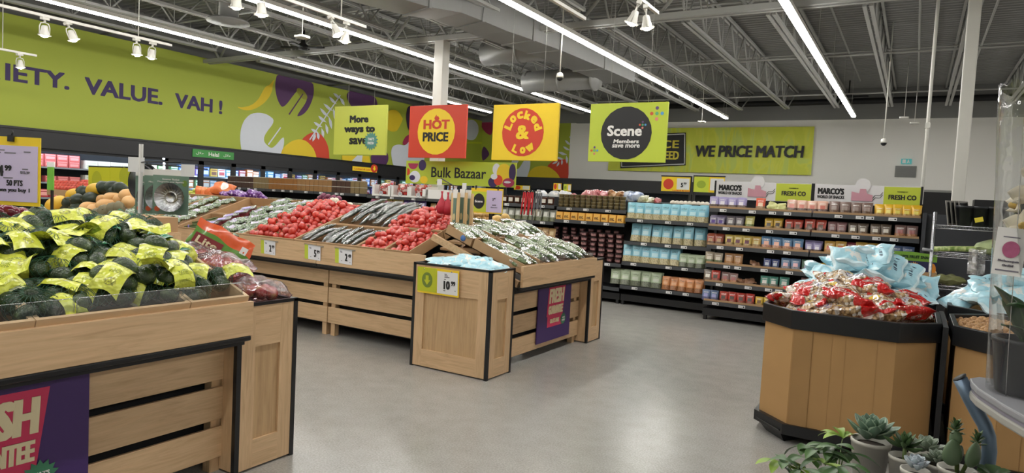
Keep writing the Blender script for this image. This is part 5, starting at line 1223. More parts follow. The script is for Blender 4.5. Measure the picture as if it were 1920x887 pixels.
r, w2, hh = card_sign(1302, 1357, 331, 362, 10.6, 'lime', 'lime and yellow price card on a black post beside the snack header', '4', '99'); MB().box(-w2-.02, -w2+.02, .014, .04, -.6, hh+.02, GBLK).build('post', r)
r, w2, hh = card_sign(1038, 1052, 343, 357, 10.7, 'red', 'tiny yellow price card above the olive tubs'); MB().box(w2-.01, w2+.03, .014, .03, -.4, hh+.02, GBLK).build('post', r)
r, w2, hh = card_sign(1057, 1070, 345, 359, 10.7, 'lime', 'tiny lime price card beside the tiny yellow card'); MB().box(-w2-.03, -w2+.01, .014, .03, -.4, hh+.02, GBLK).build('post', r)
r, w2, hh = card_sign(964, 993, 347, 357, 10.6, 'red', 'small yellow price card behind the red peelers'); MB().box(-.02, .02, .014, .03, -.4, hh, GBLK).build('post', r)
# --- dark end panels, snack box, wire rack
tag(MB().box(.07, .11, 9.3, 9.98, 0, 1.63, flat('panel_charcoal', (58,60,66), .5, var=.05)).box(.11, 2.6, 9.4, 9.44, 0, 1.62, flat('panel_charcoal', (58,60,66), .5)).build('shelf_end_panel'), 'dark charcoal panel closing the snack rack behind the wire shelves', 'panel')
a = on_y(1676, 472, 9.1); c2 = on_y(1755, 512, 9.1); w2 = (c2[0]-a[0])/2; cx_ = (a[0]+c2[0])/2
r = thing('snack_carton', 'open snack carton with lime lid and sunrise logo in front of the snack rack', 'carton', (cx_, 9.1, .0))
t1, t0 = a[2]+.01, a[2]-.36
MB().box(-w2, w2, 0, .012, t0+.12, t1-.10, flat('carton_navy', (40,44,84), .5)).build('front_panel', r)
MB().poly3([(-w2,0,t1-.10),(w2,0,t1-.10),(w2,.0,t1-.015),(-w2*.2,0,t1+.005),(-w2,0,t1)], flat('carton_lime', (120,168,56), .5), (0,1,0), .008).build('raised_lid', r)
MB().box(-w2, w2, -.30, -.29, t0-.05, t0+.17, CARD).box(-w2, -w2+.01, -.29, 0, t0-.05, t0+.17, CARD).box(w2-.01, w2, -.29, 0, t0-.05, t0+.17, CARD).build('tray', r)
fit_text('lettering', '100% FRUIT SNACK', flat('carton_darkgreen', (30,60,30), .5), r, (.02, -.003, t1-.052), FACE_Y, w2*1.5, .035, .04)
fit_text('lettering', 'SunRype', WHITE, r, (-.02, -.003, t1-.20), FACE_Y, w2*1.2, .05, .05)
b = MB(); b.poly3([(.0+(.05 if k % 2 else .03)*math.cos(PI*k/12), -.003, t1-.155+(.05 if k % 2 else .03)*math.sin(PI*k/12)) for k in range(0, 13)], flat('logo_orange', (232,150,50), .5), (0,-1,0), .002); b.build('sun_logo', r)
disc(r, 'fruit_print', w2*.82, t1-.19, w2*.16, .075, flat('logo_orange', (232,150,50), .5), 1)
tag(MB().box(-.3, .32, -.35, .05, 0, t0-.05, GBLK).build('pallet_display', loc=(cx_, 9.1, 0)), 'black display base under the snack carton', 'display base')

WIRE = flat('chrome_wire', (170,172,176), .25, .9, var=.02)
RX0, RX1, RY0, RY1 = .175, 1.45, 8.45, 8.9
r = thing('wire_shelf_rack', 'chrome wire shelf rack in front of the dark panels', 'rack', (0,0,0))
for x in (RX0, RX1):
    for y in (RY0, RY1):
        b = MB(); b.tube([(x,y,.0),(x,y,1.64)], .0125, WIRE, 8)
        for k in range(30): b.tube([(x,y,.1+.05*k),(x,y,.104+.05*k)], .0135, WIRE, 8)
        b.build('post', r)
for z in (1.50, 1.20, .86, .5):
    b = MB()
    for y in (RY0, RY1):
        b.tube([(RX0,y,z),(RX1,y,z)], .004, WIRE, 5); b.tube([(RX0,y,z-.035),(RX1,y,z-.035)], .004, WIRE, 5)
        n = 24
        for k in range(n): x = RX0+(RX1-RX0)*k/n; b.tube([(x,y,z),(x+.5*(RX1-RX0)/n,y,z-.035),(x+(RX1-RX0)/n,y,z)], .0025, WIRE, 4, caps=False)
    for k in range(22): x = RX0+(RX1-RX0)*k/21; b.tube([(x,RY0,z),(x,RY1,z)], .0025, WIRE, 4)
    b.build('wire_shelf', r)
b = MB(); b.tube([(RX0,RY0,1.225),(RX0-.09,RY0-.02,1.235)], .016, flat('grey_cap', (150,152,156), .4), 8); b.build('hook_handle', r)
PTB = flat('pot_black', (30,32,36), .45)
for i, (px_, lab) in enumerate(((1810, 'black plant pot on the top wire shelf, first of the row'), (1838, 'black plant pot with a yellow tag on the top wire shelf'), (1866, 'black plant pot on the top wire shelf behind the orchid sleeve'))):
    p = on_y(px_, 400, 8.62); q = thing('plant_pot', lab, 'pot', (p[0], 8.62, 1.504)); MB().lathe([(.055,0),(.085,.19),(.092,.19),(.092,.215),(.08,.215),(.078,.19),(.05,.02)], PTB, 16).build('pot_wall', q)
    if i == 1: MB().box(-.03, .045, -.088, -.084, .05, .10, flat('tag_yellow', (226,206,60), .5)).build('care_tag', q, rot=(0,R(-15),0))
p = on_y(1800, 385, 8.72)
r = thing('picture_frame_stack', 'row of thin frames leaning beside the black pots on the top shelf', 'frames', (p[0]-.05, 8.72, 1.504))
for k in range(4): MB().box(-.09, .09, 0, .008, 0, .27, flat('frame_silver', (150,146,140), .35, .3)).box(-.07, .07, -.002, 0, .02, .25, GBLK).build('frame', r, loc=(.04*k, .03*k-.05, 0), rot=(R(-10), 0, R(60)))
tag(MB().box(0, .5, 0, .3, 0, .29, BLKM).build('black_carton', loc=(p[0]+.13, 8.66+.12, 1.504)), 'black carton behind the pots on the top wire shelf', 'carton')
t = NT('corn_husk'); HUSK = t.fin(t.ramp(t.noise(t.mapping(t.obj(), (40,40,5)), 1.0, 2).outputs[0], [(.35, lin((110,140,60))), (.65, lin((186,196,130)))]), .5)
b = MB()
for k in range(5):
    yy = -.06+.03*k; b.tube([(-.27, yy, .02+.012*(k % 2)), (-.1, yy*1.1, .045), (.12, yy*1.2, .055), (.22, yy*1.6, .06)], [.02,.026,.03,.02], HUSK, 8)
p = on_y(1800, 462, 8.62); tag(b.build('celery_bundle', loc=(p[0]+.03, 8.64, 1.21)), 'pale green celery bundle lying on the second wire shelf', 'celery')
b = MB(); f = pillow_fn(.3, .22, .13, 5); 
HUSK2 = flat('cabbage_pale', (176,190,140), .45, var=.25, scale=16)
tag(pillow('g', .34, .24, .15, 5, HUSK2).build('wrapped_greens', loc=(p[0]+.30, 8.62, 1.29)), 'film wrapped pale greens beside the celery on the wire shelf', 'greens')
b = MB(); b.grid(lambda u, v: (.05*math.sin(u*7)+.12*(u-.5), -.2-.01*math.sin(v*9+u*6)-.03*math.sin(u*5), .06-.26*v+.01*math.sin(u*20)), 10, 12, glassy('bag_film', (240,240,240), .25, .15, .12, .8, 30))
tag(b.build('plastic_bag', loc=(p[0]+.13, 8.64, 1.21)), 'crumpled clear bag hanging off the second wire shelf', 'plastic bag')
tag(pillow('g', .3, .2, .1, 9, flat('leafy_dark', (110,112,70), .5, var=.4, scale=20)).build('leafy_greens', loc=(RX0+.18, 8.6, .92)), 'dark leafy bunch on the third wire shelf beside the snack carton', 'greens')
# ------------------------------------------------------------------ hanging signs
RED = flat('sign_red', (206,62,38), .5, var=.02)
SIGNY = {'more': 10.0, 'hot': 9.6, 'lock': 9.2, 'scene': 8.6}
def hang(x0, y0, x1, y1, Y, m, lab, th=.045):
    a = on_y(x0, y0, Y); c2 = on_y(x1, y1, Y); w2 = (c2[0]-a[0])/2; hh = (a[2]-c2[2])/2
    r = thing('hanging_sign', lab, 'sign', ((a[0]+c2[0])/2, Y, (a[2]+c2[2])/2)); MB().box(-w2, w2, 0, th, -hh, hh, m).build('board', r, bevel=.004)
    for s_ in (-1, 1): MB().tube([(s_*w2*.5, th/2, hh), (s_*w2*.5, th/2, 5.425-(a[2]+c2[2])/2)], .003, GREYP, 4).build('wire', r)
    return r, w2, hh
MORE = flat('more_lime', (200,206,84), .5, var=.03)
r, w2, h2 = hang(628, 200, 722, 291, 10.0, MORE, 'lime hanging sign reading More ways to save')
for s_, z, wd in (('More', .46, .72), ('ways to', .0, 1.18), ('save', -.44, .70)): fit_text('lettering', s_, INK, r, (-.02 if s_ != 'ways to' else 0, -.002, z*h2), FACE_Y, wd*w2, h2*(.30 if s_ == 'More' else .27 if s_ == 'save' else .33), .085)
def bst(par, x, z, r0, r1, m): 
    o = MB().poly3([(p[0], -.004, p[1]) for p in burst(16, r0, r1, x, z)], m, (0,-1,0), .002).build('round_badge', par)
    fit_text('lettering', "THAT'S", WHITE, o, (x, -.007, z+r0*.28), FACE_Y, r0*1.2, r0*.4, .04); fit_text('lettering', 'FRESH', WHITE, o, (x, -.007, z-r0*.28), FACE_Y, r0*1.2, r0*.4, .04)
bst(r, w2*.46, -h2*.44, w2*.2, w2*.27, flat('badge_teal', (84,140,130), .5))
r, w2, h2 = hang(769, 199, 871, 297, 9.6, RED, 'red hanging sign reading HOT PRICE in a yellow oval')
disc(r, 'yellow_oval', -.02*w2, 0, w2*.66, h2*.88, YEL, 1)
fit_text('lettering', 'HOT', RED, r, (-.01, -.004, h2*.27), FACE_Y, w2*.92, h2*.36, .07); fit_text('lettering', 'PRICE', INK, r, (-.02, -.004, -h2*.20), FACE_Y, w2*.9, h2*.36, .06)
MB().poly3([(x*w2-.005, -.004, h2*.44+z*h2) for x, z in ((-.06,0),(.06,0),(.09,.06),(.03,.16),(.0,.11),(-.02,.2),(-.09,.07))], RED, (0,-1,0), .002).build('flame_print', r)
r, w2, h2 = hang(926, 197, 1043, 302, 9.2, YEL, 'yellow hanging sign with Locked & Low around a red disc')
disc(r, 'red_disc', -.05*w2, 0, w2*.64, h2*.86, RED, 1)
def arc_text(s_, par, cx_, cz_, rx, rz, a0, a1, size, m):
    n = len(s_)
    for k, ch in enumerate(s_):
        a = R(a0+(a1-a0)*(k/(n-1) if n > 1 else .5)); 
        x, z = cx_+rx*math.cos(a), cz_+rz*math.sin(a); up = a-PI/2 if a0 > a1 else a+PI/2
        fit_text('letter_print', ch, m, par, (x, -.004, z), (R(90), -up, 0), size*(.98 if ch != 'w' else 1.3), size*(1.18 if ch.isupper() or ch in 'dk' else 1.0), .12)
arc_text('Locked', r, -.05*w2, 0, w2*.48, h2*.62, 158, 18, h2*.26, YEL); arc_text('Low', r, -.05*w2, 0, w2*.48, h2*.64, 246, 302, h2*.24, YEL)
fit_text('lettering', '&', YEL, r, (-.05*w2, -.004, 0), FACE_Y, w2*.40, h2*.50, .06)
SLIME = flat('scene_lime', (190,206,62), .5, var=.03)
r, w2, h2 = hang(1108, 195, 1246, 305, 8.6, SLIME, 'lime hanging sign with a black round Scene card')
disc(r, 'black_disc', -.02*w2, -.02*h2, w2*.66, h2*.9, INK, 1)
fit_text('lettering', 'Scene', WHITE, r, (-.06*w2, -.004, .06*h2), FACE_Y, w2*.9, h2*.36, .05); fit_text('lettering', 'Members', WHITE, r, (-.0*w2, -.004, -.3*h2), FACE_Y, w2*.66, h2*.13, .06, .1); fit_text('lettering', 'save more', WHITE, r, (-.0*w2, -.004, -.46*h2), FACE_Y, w2*.72, h2*.11, .06, .1)
DOTS = [((0,.5), (96,70,120)), ((-.5,0), (206,84,50)), ((0,0), (90,170,120)), ((.5,0), (80,150,200)), ((0,-.5), (220,130,120))]
for cx_, cz_, sz, rr in ((.74,.62,.26,.042), (-.83,-.62,.16,.028), (.40,.25,.14,.026)):
    for (dx, dz), c in DOTS: disc(r, 'dot_print', (cx_+dx*sz)*w2, cz_*h2+dz*sz*w2, rr*w2, rr*w2, flat('dot_%d_%d_%d' % c, c, .5), 3)

# ------------------------------------------------------------------ clip strips and cards over the produce
# steamer baskets on cards
CGR = flat('card_sage', (112,140,124), .5, var=.04); STEELM = flat('basket_steel', (190,192,194), .14, 1.0, var=.35, scale=60, bump=.35)
r = thing('hook_stand', 'tall grey hook stand holding steamer baskets above the avocados', 'stand', (-4.52, 2.62, 0))
MB().tube([(0,0,.02),(0,0,1.79)], .014, GREYP, 8).build('pole', r); MB().box(-.06, .06, -.03, .03, 0, .02, BLK).build('foot', r)
b = MB(); b.tube([(0,0,1.665),(.1,-.02,1.672),(.42,.02,1.675)], .005, BLK, 6); b.tube([(0,0,1.655),(-.02,.18,1.66),(.12,.42,1.65)], .005, BLK, 6); b.build('hook_arm', r)
MB().box(-.08, .03, -.012, -.008, 1.60, 1.70, PAPER).build('price_card', r, rot=(0,0,R(30))); MB().box(.36, .47, -.012, -.008, 1.585, 1.665, PAPER).build('price_card', r, rot=(0,0,R(12)))
def steamer(back):
    q = thing('steamer_basket', 'x', 'steamer basket')
    MB().box(-.115, .115, 0, .004, -.30, -.04, CGR).box(-.115, .115, 0, .004, -.04, 0, WHITE).build('backing_card', q)
    fit_text('lettering', 'Steamer Basket', WHITE, q, (0, -.002, -.066), FACE_Y, .11, .012, .02); fit_text('lettering', 'Marguerite pour légumes', WHITE, q, (0, -.002, -.084), FACE_Y, .17, .014, .02)
    disc(q, 'tomato_print', -.085, -.265, .018, .018, flat('card_orange', (206,96,56), .5), 1); disc(q, 'leaf_print', .09, -.09, .016, .022, flat('card_leaf', (110,140,60), .5), 1)
    b = MB(); Mx = Matrix.Translation((.01, -.012, -.185)) @ Matrix.Rotation(R(90), 4, 'X')
    b.lathe([(.0,.004),(.03,.004),(.034,.018),(.042,.004),(.05,.0)], STEELM, 24, Mx); b.build('basket_hub', q)
    for k in range(22):
        a = 2*PI*k/22; p = MB(); ca, sa = math.cos(a), math.sin(a)
        def fn(u, v):
            rr = .04+.056*v; aa = a+(u-.35)*.62; return (.01+rr*math.cos(aa), -.014-.034*v*v-.004*math.sin(u*PI)-.003*u, -.185+rr*math.sin(aa))
        p.grid(fn, 3, 4, STEELM); p.build('petal', q)
    return q
SBK = Proto(steamer(0))
base = Vector((-4.45, 2.66, 1.668))
for k, (dx, dy, lab) in enumerate(((.26,-.04,'steamer basket on a sage card, front one on the hook'), (.20,.03,'steamer basket on a sage card, second on the hook'), (.165,.08,'steamer basket on a sage card, third on the hook'))):
    SBK.put(atd(321-17*k, 318+k, 4.5+.08*k), (0,0,R(36)), lab)
for k, (dx, dy, lab) in enumerate(((-.01,.10,'dark splatter screen hanging behind the steamer baskets, front one'), (.02,.15,'dark splatter screen hanging behind the steamer baskets, rear one'))):
    q = thing('round_strainer', lab, 'strainer', tuple(atd(268+11*dx/.03, 342, 4.78+.06*dx/.03)), (0, 0, R(8)))
    b = MB(); pts = [(.125*math.cos(2*PI*i/28), 0, .125*math.sin(2*PI*i/28)) for i in range(29)]; b.tube(pts, .006, BLK, 6, caps=False); b.build('rim', q)
    MB().lathe([(.122,0),(.09,.03),(.0,.04)], flat('strainer_mesh', (56,58,62), .35, .5), 24, Matrix.Rotation(R(90), 4, 'X')).build('bowl', q); MB().tube([(0,0,.125),(0,0,.15)], .008, BLK, 6).build('hang_loop', q)
# big lilac price card at the picture edge
def lilac_sign():
    X = -4.0; a = on_x(-60, 275, X); c2 = on_x(78, 383, X); yc = (a[1]+c2[1])/2; w2 = (c2[1]-a[1])/2
    Yd = 1.77; ang = R(28)
    r = thing('price_card_sign', 'large lilac price card in a yellow frame clipped above the avocados', 'price sign', (-3.99, 1.63, 0), (0,0,ang))
    MB().box(-.22, .165, 0, .008, 1.385, 1.735, YEL).build('yellow_frame', r); MB().box(-.21, .155, -.003, 0, 1.405, 1.69, LILAC).build('lilac_card', r)
    fit_text('price_figures', '4', INK, r, (-.04, -.004, 1.56), FACE_Y, .03, .055, .06); fit_text('price_figures', '99', INK, r, (.0, -.004, 1.575), FACE_Y, .036, .028, .05)
    fit_text('lettering', '50 PTS', INK, r, (.035, -.004, 1.50), FACE_Y, .085, .03, .03); fit_text('lettering', 'when you buy 1', INK, r, (.02, -.004, 1.462), FACE_Y, .19, .026, .02)
    fit_text('lettering', '$12.99', INKG, r, (.09, -.004, 1.555), FACE_Y, .05, .014, .03)
    b = MB()
    for x, z, wd in ((-.06,1.665,.08),(-.07,1.652,.06),(.01,1.652,.06),(.1,1.66,.035),(-.08,1.63,.05),(.09,1.572,.03),(.0,1.525,.05)): b.box(x-wd/2, x+wd/2, -.0045, -.003, z-.003, z+.003, INKG)
    b.build('small_print', r); MB().box(-.0, .03, -.012, .012, 1.71, 1.742, BLK).tube([(.015,0,1.74),(.02,0,1.765)], .004, BLK, 6).build('clip', r)
    MB().tube([(-.1,.012,.8),(-.1,.012,1.72)], .008, BLK, 6).build('post', r)
lilac_sign()
# small green leaflet holder behind it, yellow cards behind the squash
def px_thing(x, y, Y): return Vector(on_y(x, y, Y))
p = px_thing(94, 332, 3.4); r = thing('leaflet_holder', 'narrow green leaflet on a black post behind the lilac card', 'leaflet', p); MB().box(-.06, .06, 0, .01, -.13, .10, flat('leaflet_green', (110,176,60), .5, var=.2, scale=14)).box(-.07, .07, .0, .012, .10, .15, WHITE).build('leaflet', r); MB().box(-.012, .012, .01, .03, -.55, .0, BLK).build('post', r)
a = px_thing(165, 313, 5.4); c2 = px_thing(207, 349, 5.4)
for k in range(2):
    a = px_thing(166+41*k, 313+1*k, 5.4); c2 = px_thing(206+41*k, 349+1*k, 5.4); w2 = (c2.x-a.x)/2; hh = (a.z-c2.z)/2
    r = thing('produce_card', ('yellow-green card behind the squash, nearer the picture edge', 'yellow-green card behind the squash, beside the strainers')[k], 'price sign', ((a.x+c2.x)/2, 5.4, (a.z+c2.z)/2)); MB().box(-w2, w2, 0, .01, -hh, hh, flat('card_olive', (190,190,40), .5, var=.03)).build('card', r); disc(r, 'arrow_badge_print', (-.2+.5*k)*w2, (-.4+.5*k)*hh, w2*.45, w2*.45, flat('badge_dull', (166,170,40), .5), 1)
    MB().box(-.014, .014, .012, .03, -1.0, hh+.02, BLK).build('post', r); MB().box(-w2, w2, .0, .012, hh, hh+.02, BLK).build('clip_bar', r)
# squash table in the aisle behind the avocados
r = thing('squash_table', 'low produce table heaped with squash behind the avocados', 'display table', (-7.75, 3.85, 0))
MB().box(-.95, .95, -.5, .55, .92, 1.0, WX).build('table_top', r); MB().box(-.97, .97, -.52, -.5, .9, 1.06, CARD).build('front_board', r)
for sx in (-1, 1):
    for sy in (-1, 1): MB().box(sx*.85-.04, sx*.85+.04, sy*.42-.04, sy*.42+.04, 0, .92, WZ).build('leg', r)
MB().box(-.9, .9, .05, .54, 1.0, 1.16, CARD).build('step_riser', r)
BUT = flat('butternut_skin', (226,178,118), .45, var=.08, scale=14); ACO = flat('acorn_skin', (34,48,34), .4, var=.25, scale=20); SPG = flat('spaghetti_skin', (226,180,52), .4, var=.08); PUMP = flat('kabocha_skin', (120,112,84), .6, var=.25, scale=16)
def proto_sq(nm, r_, m, cat, shape=None, ribs=0):
    b = MB(); ellip(b, (0,0,0), r_, m, 20, 12, None, shape)
    if ribs: b.v = [(x*(1+.05*math.cos(ribs*math.atan2(y, x))), y*(1+.05*math.cos(ribs*math.atan2(y, x))), z) for x, y, z in b.v]
    o = b.build(nm); MB().tube([(0,0,r_[2]*.93),(.006,0,r_[2]*1.12)], .008, flat('stem_brown', (110,94,60), .7), 6).build('stem', o); return Proto(tag(o, 'x', cat))
bq = proto_sq('butternut_squash', (.075,.075,.125), BUT, 'squash', lambda t: 1.0 if t < .35 else 1-.36*min(1,(t-.35)/.25)); aq = proto_sq('acorn_squash', (.075,.075,.085), ACO, 'squash', lambda t: 1-.2*max(0,(t-.55)), 10); sq = proto_sq('spaghetti_squash', (.085,.085,.14), SPG, 'squash'); pq = proto_sq('kabocha_squash', (.085,.085,.06), PUMP, 'squash', None, 8)
Ys = 3.75
def sqp(pr, x, y, Y, e, lab, g, sc=1): pr.put(px_thing(x, y, Y), e, lab, g, sc)
for i, (x, y) in enumerate(((103,387),(112,383),(138,366),(178,356))): sqp(sq, x, y, 3.7+.1*(i > 1), (R(80), R(20), R(60+10*i)), 'long yellow spaghetti squash on the squash table', 'spaghetti squash', (1.1,1.1,1.1)[0] if i < 2 else .85)
for i, (x, y) in enumerate(((155,362),(130,382),(146,376),(170,373),(176,360),(187,364),(193,352),(211,352),(225,355),(215,361),(128,392),(147,390))): sqp(aq, x, y, 3.72+.12*(y < 370), (R(40*i), R(25*i), 0), 'dark green acorn squash heaped on the squash table', 'acorn squash', .95)
for i, (x, y) in enumerate(((192,374),(210,370),(232,372),(245,364),(203,383),(170,388),(180,392),(164,395),(240,378),(252,372))): sqp(bq, x, y, 3.68+.1*(y < 375), (R(75), R(10*i), R(70+20*i)), 'tan butternut squash heaped on the squash table', 'butternut squash', .9)
for i, (x, y) in enumerate(((180,396),(195,390),(212,386),(224,384),(160,398))): sqp(pq, x, y+5, 3.55, (R(70), 0, R(40*i)), 'dull grey-brown kabocha squash in front on the squash table', 'kabocha squash', .72)
RAP = blob('red_apple', (.042,.042,.038), flat('apple_skin', (190,70,56), .3, var=.3, scale=16), 'apple')
for i in range(34):
    row = i//12; x = 98+(i % 12)*6.3+row*4; y = 353-row*5+(i % 12)*.25-(3 if i % 12 > 7 else 0); RAP.put(px_thing(x, y, 5.5+.08*row), (R(30*i), R(20*i), 0), 'red apple heaped behind the squash in front of the meat shelves', 'red apples behind the squash', 1.15)
a = px_thing(88, 354, 5.3); c2 = px_thing(152, 370, 5.3); tag(MB().box(a.x, c2.x, 5.3, 5.32, c2.z, a.z, CARD).box(a.x, c2.x, 5.32, 5.8, c2.z, c2.z+.02, CARDD).box(a.x+.1, c2.x+.4, 5.4, 6.0, .7, c2.z, BLKM).build('apple_crate'), 'cardboard fronted crate of red apples behind the squash', 'crate')
ONB = blob('large_red_onion', (.05,.05,.044), flat('onion_gloss', (116,34,56), .18, var=.2, scale=10), 'onion')
for i, (x, y) in enumerate(((2,404),(12,398),(22,402),(31,409),(41,405),(8,408),(47,410),(-6,400))): ONB.put(on_x(x, y, -4.22), (R(20*i), R(15*i), 0), 'glossy red onion at the picture edge behind the avocados', 'red onions behind the avocados')
tag(MB().box(-4.6, -4.12, .5, 2.3, .7, 1.24, BLKM).build('produce_support'), 'dark ridge shelf behind the avocados carrying red onions', 'display stand')
# clip strip over the roma tomatoes: nets, spatulas, Scene card on a post
r = thing('price_card_sign', 'lime and lilac Scene price card on a black post above the cucumbers', 'price sign', (0,0,0))
Ys = 6.45; a = Vector(on_y(884, 352, Ys)); c2 = Vector(on_y(941, 402, Ys)); w2 = (c2.x-a.x)/2; hh = (a.z-c2.z)/2; r.location = ((a.x+c2.x)/2, Ys, (a.z+c2.z)/2)
MB().box(-w2, w2, 0, .01, -hh, hh, YEL).build('yellow_frame', r); MB().box(-w2*.96, 0, -.002, 0, -hh*.9, hh*.72, LIME).build('lime_half', r); MB().box(0, w2*.97, -.002, 0, -hh*.9, hh*.85, LILAC).build('lilac_half', r)
disc(r, 'black_disc', -w2*.47, -.05*hh, w2*.36, hh*.62, INK, 3); fit_text('lettering', 'Scene', WHITE, r, (-w2*.47, -.006, -.06*hh), FACE_Y, w2*.5, hh*.2, .05)
fit_text('price_figures', '2', INK, r, (w2*.42, -.004, .02), FACE_Y, .014, .03, .05); fit_text('price_figures', '99', INK, r, (w2*.52, -.004, .03), FACE_Y, .018, .015, .04); fit_text('lettering', '50 PTS', INKG, r, (w2*.5, -.004, -.045), FACE_Y, .05, .014, .02); fit_text('lettering', 'when you buy 2', INKG, r, (w2*.5, -.004, -.07), FACE_Y, .09, .010, .02)
MB().box(.05-.016, .05+.016, .012, .04, -hh-.32, -hh*.5, BLK).build('post', r)
for s_ in (-1, 1): MB().box(s_*w2*.7-.006, s_*w2*.7+.006, -.006, .012, hh-.02, hh+.03, BLK).build('clip', r)
NETR = flat('red_net', (176,34,54), .5, var=.2, scale=40, bump=.3)
hs = thing('hook_stand', 'black hook stand with net bags and wooden spatulas above the roma tomatoes', 'stand', (0,0,0)); pt = Vector(on_y(850, 348, 5.6)); hs.location = (pt.x, 5.6, 0)
MB().tube([(.02,0,1.0),(.0,0,pt.z+.0),(-.16,0,pt.z+.07)], .007, BLK, 6).build('pole', hs); MB().box(-.05, .05, -.02, .02, .98, 1.02, BLK).build('clamp', hs); MB().tube([(-.22,0,pt.z+.03),(.2,.0,pt.z-.02)], .005, BLK, 6).build('cross_arm', hs)
MB().box(-.2, -.14, -.012, -.008, pt.z+.0, pt.z+.06, PAPER).build('price_card', hs); MB().box(.12, .17, -.012, -.008, pt.z-.03, pt.z+.03, PAPER).build('price_card', hs)
b = MB(); b.prism([(-.05,0),(.03,.02),(.06,.16),(.03,.3),(-.0,.3),(.0,.16),(-.08,.08)], -.01, .01, BLK, Matrix.Translation((.02,.02,.98)) @ Matrix.Rotation(R(90), 4, 'X')); b.build('bracket', hs)
for k, (x, y) in enumerate(((828, 386), (836, 388))):
    p = Vector(on_y(x, y, 5.52)); o = MB(); o.lathe([(.0,-.085),(.04,-.075),(.058,-.035),(.055,.0),(.038,.04),(.012,.085),(.008,.12),(.014,.15)], NETR, 14); tag(o.build('net_bag', loc=p+Vector((0,.03*k,0))), ('red net bag of shallots hanging above the roma tomatoes, outer one', 'red net bag of shallots hanging above the roma tomatoes, by the spatulas')[k], 'net bag')
SPW = wood('spatula_wood', 2, (222,190,140), (196,160,110)); SPG_ = flat('spatula_card', (104,130,118), .5)
def spat():
    q = thing('spatula_set', 'x', 'spatula set')
    for s_ in (-1, 1): MB().box(s_*.036-.02, s_*.036+.02, -.008, .008, -.33, .0, SPW).build('wood_blade', q)
    MB().box(-.021, .021, -.012, -.002, -.31, -.05, SPG_).box(-.03, .03, -.012, -.002, -.05, .035, WHITE).build('backing_card', q)
    disc(q, 'vegetable_print', 0, -.24, .016, .035, flat('card_veg', (206,196,150), .5), 13); return q
SPT = Proto(spat())
for k, (x, y) in enumerate(((855, 362), (868, 361), (879, 363))): SPT.put(Vector(on_y(x, y, 5.5+.05*k)), (0,0,R(-10+10*k)), ('wooden spatula set on a card, nearest the red net bags', 'wooden spatula set on a card, middle of three on the stand', 'wooden spatula set on a card, next to the Scene price card')[k])
PEEL = flat('peeler_red', (200,36,52), .35); PGR = flat('peeler_grey', (96,98,106), .35)
for k, (x, y, m, lab) in enumerate(((983,352+18,PEEL,'red kitchen tongs hanging behind the cucumbers, outer one'),(990,352+18,PEEL,'red kitchen tongs hanging behind the cucumbers, middle one'),(997,370,PEEL,'red kitchen tongs hanging behind the cucumbers, inner one'),(1006,372,PGR,'grey kitchen tongs hanging beside the red ones, lower pair'),(1013,372,PGR,'grey kitchen tongs hanging beside the red ones, upper pair'))):
    p = Vector(on_y(x, y, 7.0)); q = thing('kitchen_tongs', lab, 'tongs', p, (0, R(4), R(15)))
    for s_ in (-1, 1): MB().box(s_*.012-.008, s_*.012+.008, -.005, .005, -.13, .06, m).box(s_*.012-.006, s_*.012+.006, -.003, .003, -.21, -.13, m if m is PEEL else CHROME).build('arm', q, rot=(0, R(-2*s_), 0))
    MB().tube([(-.012,0,.06),(0,0,.075),(.012,0,.06)], .004, CHROME, 6).build('spring', q)
hs = thing('hook_stand', 'black hook stand behind the cucumbers holding red and grey tongs', 'stand', tuple(Vector(on_y(998, 360, 7.04)))); MB().tube([(0,.03,-1.5),(0,.03,.02)], .008, BLK, 6).build('pole', hs); MB().tube([(-.2,-.04,.014),(.14,-.04,.014)], .005, BLK, 6).build('cross_arm', hs)

# ------------------------------------------------------------------ corner bins: blue pouches, apples, orange bag
t = NT('blue_pouch_film'); u_, v_ = t.uvs(); uvc = t.n('ShaderNodeTexCoord').outputs['UV']
c = t.mix(t.noise(t.mapping(uvc, (3,3,1)), 1.0, 2).outputs[0], lin((150,206,224)), lin((196,230,238)))
c = t.mix(t.math('MULTIPLY', t.rect(u_, v_, .28, .72, .16, .84), t.math('GREATER_THAN', t.noise(t.mapping(uvc, (4,3,1)), 1.0, 3).outputs[0], .5)), c, lin((226,226,222)))
c = t.mix(t.math('MULTIPLY', t.rect(u_, v_, .76, .84, .25, .75), t.math('GREATER_THAN', t.noise(t.mapping(uvc, (8,26,1)), 1.0, 1).outputs[0], .5)), c, lin((60,80,100)))
c = t.mix(t.math('GREATER_THAN', t.math('ABSOLUTE', t.math('SUBTRACT', u_, .5)), .455), c, lin((214,236,242)))
t.bump(t.noise(t.obj(), 20, 2).outputs[0], .8, .02); BPF = t.fin(c, .3, Coat_Weight=.3, Coat_Roughness=.2)
BP = [Proto(tag(pillow('b', .27, .19, .08, 200+k, BPF, 20, 14, pinch=.2, lump=.007).build('blue_food_pouch'), 'x', 'food pouch')) for k in range(4)]
for i, (x, y, z, e) in enumerate(((-3.67,4.93,.915,(5,8,20)),(-3.5,4.9,.925,(-8,5,70)),(-3.34,4.92,.92,(8,-6,10)),(-3.17,4.93,.915,(4,4,100)),(-3.58,5.0,.955,(20,-10,40)),(-3.42,4.98,.965,(35,6,15)),(-3.27,4.99,.955,(28,-8,60)),(-3.14,4.98,.945,(10,10,20)),(-3.72,4.97,.94,(10,0,80)))):
    BP[i % 4].put((x, y, z), tuple(R(v) for v in e), 'light blue pouch lying in the corner bin above the 10.99 sign', 'blue pouches in the corner bin', .92)
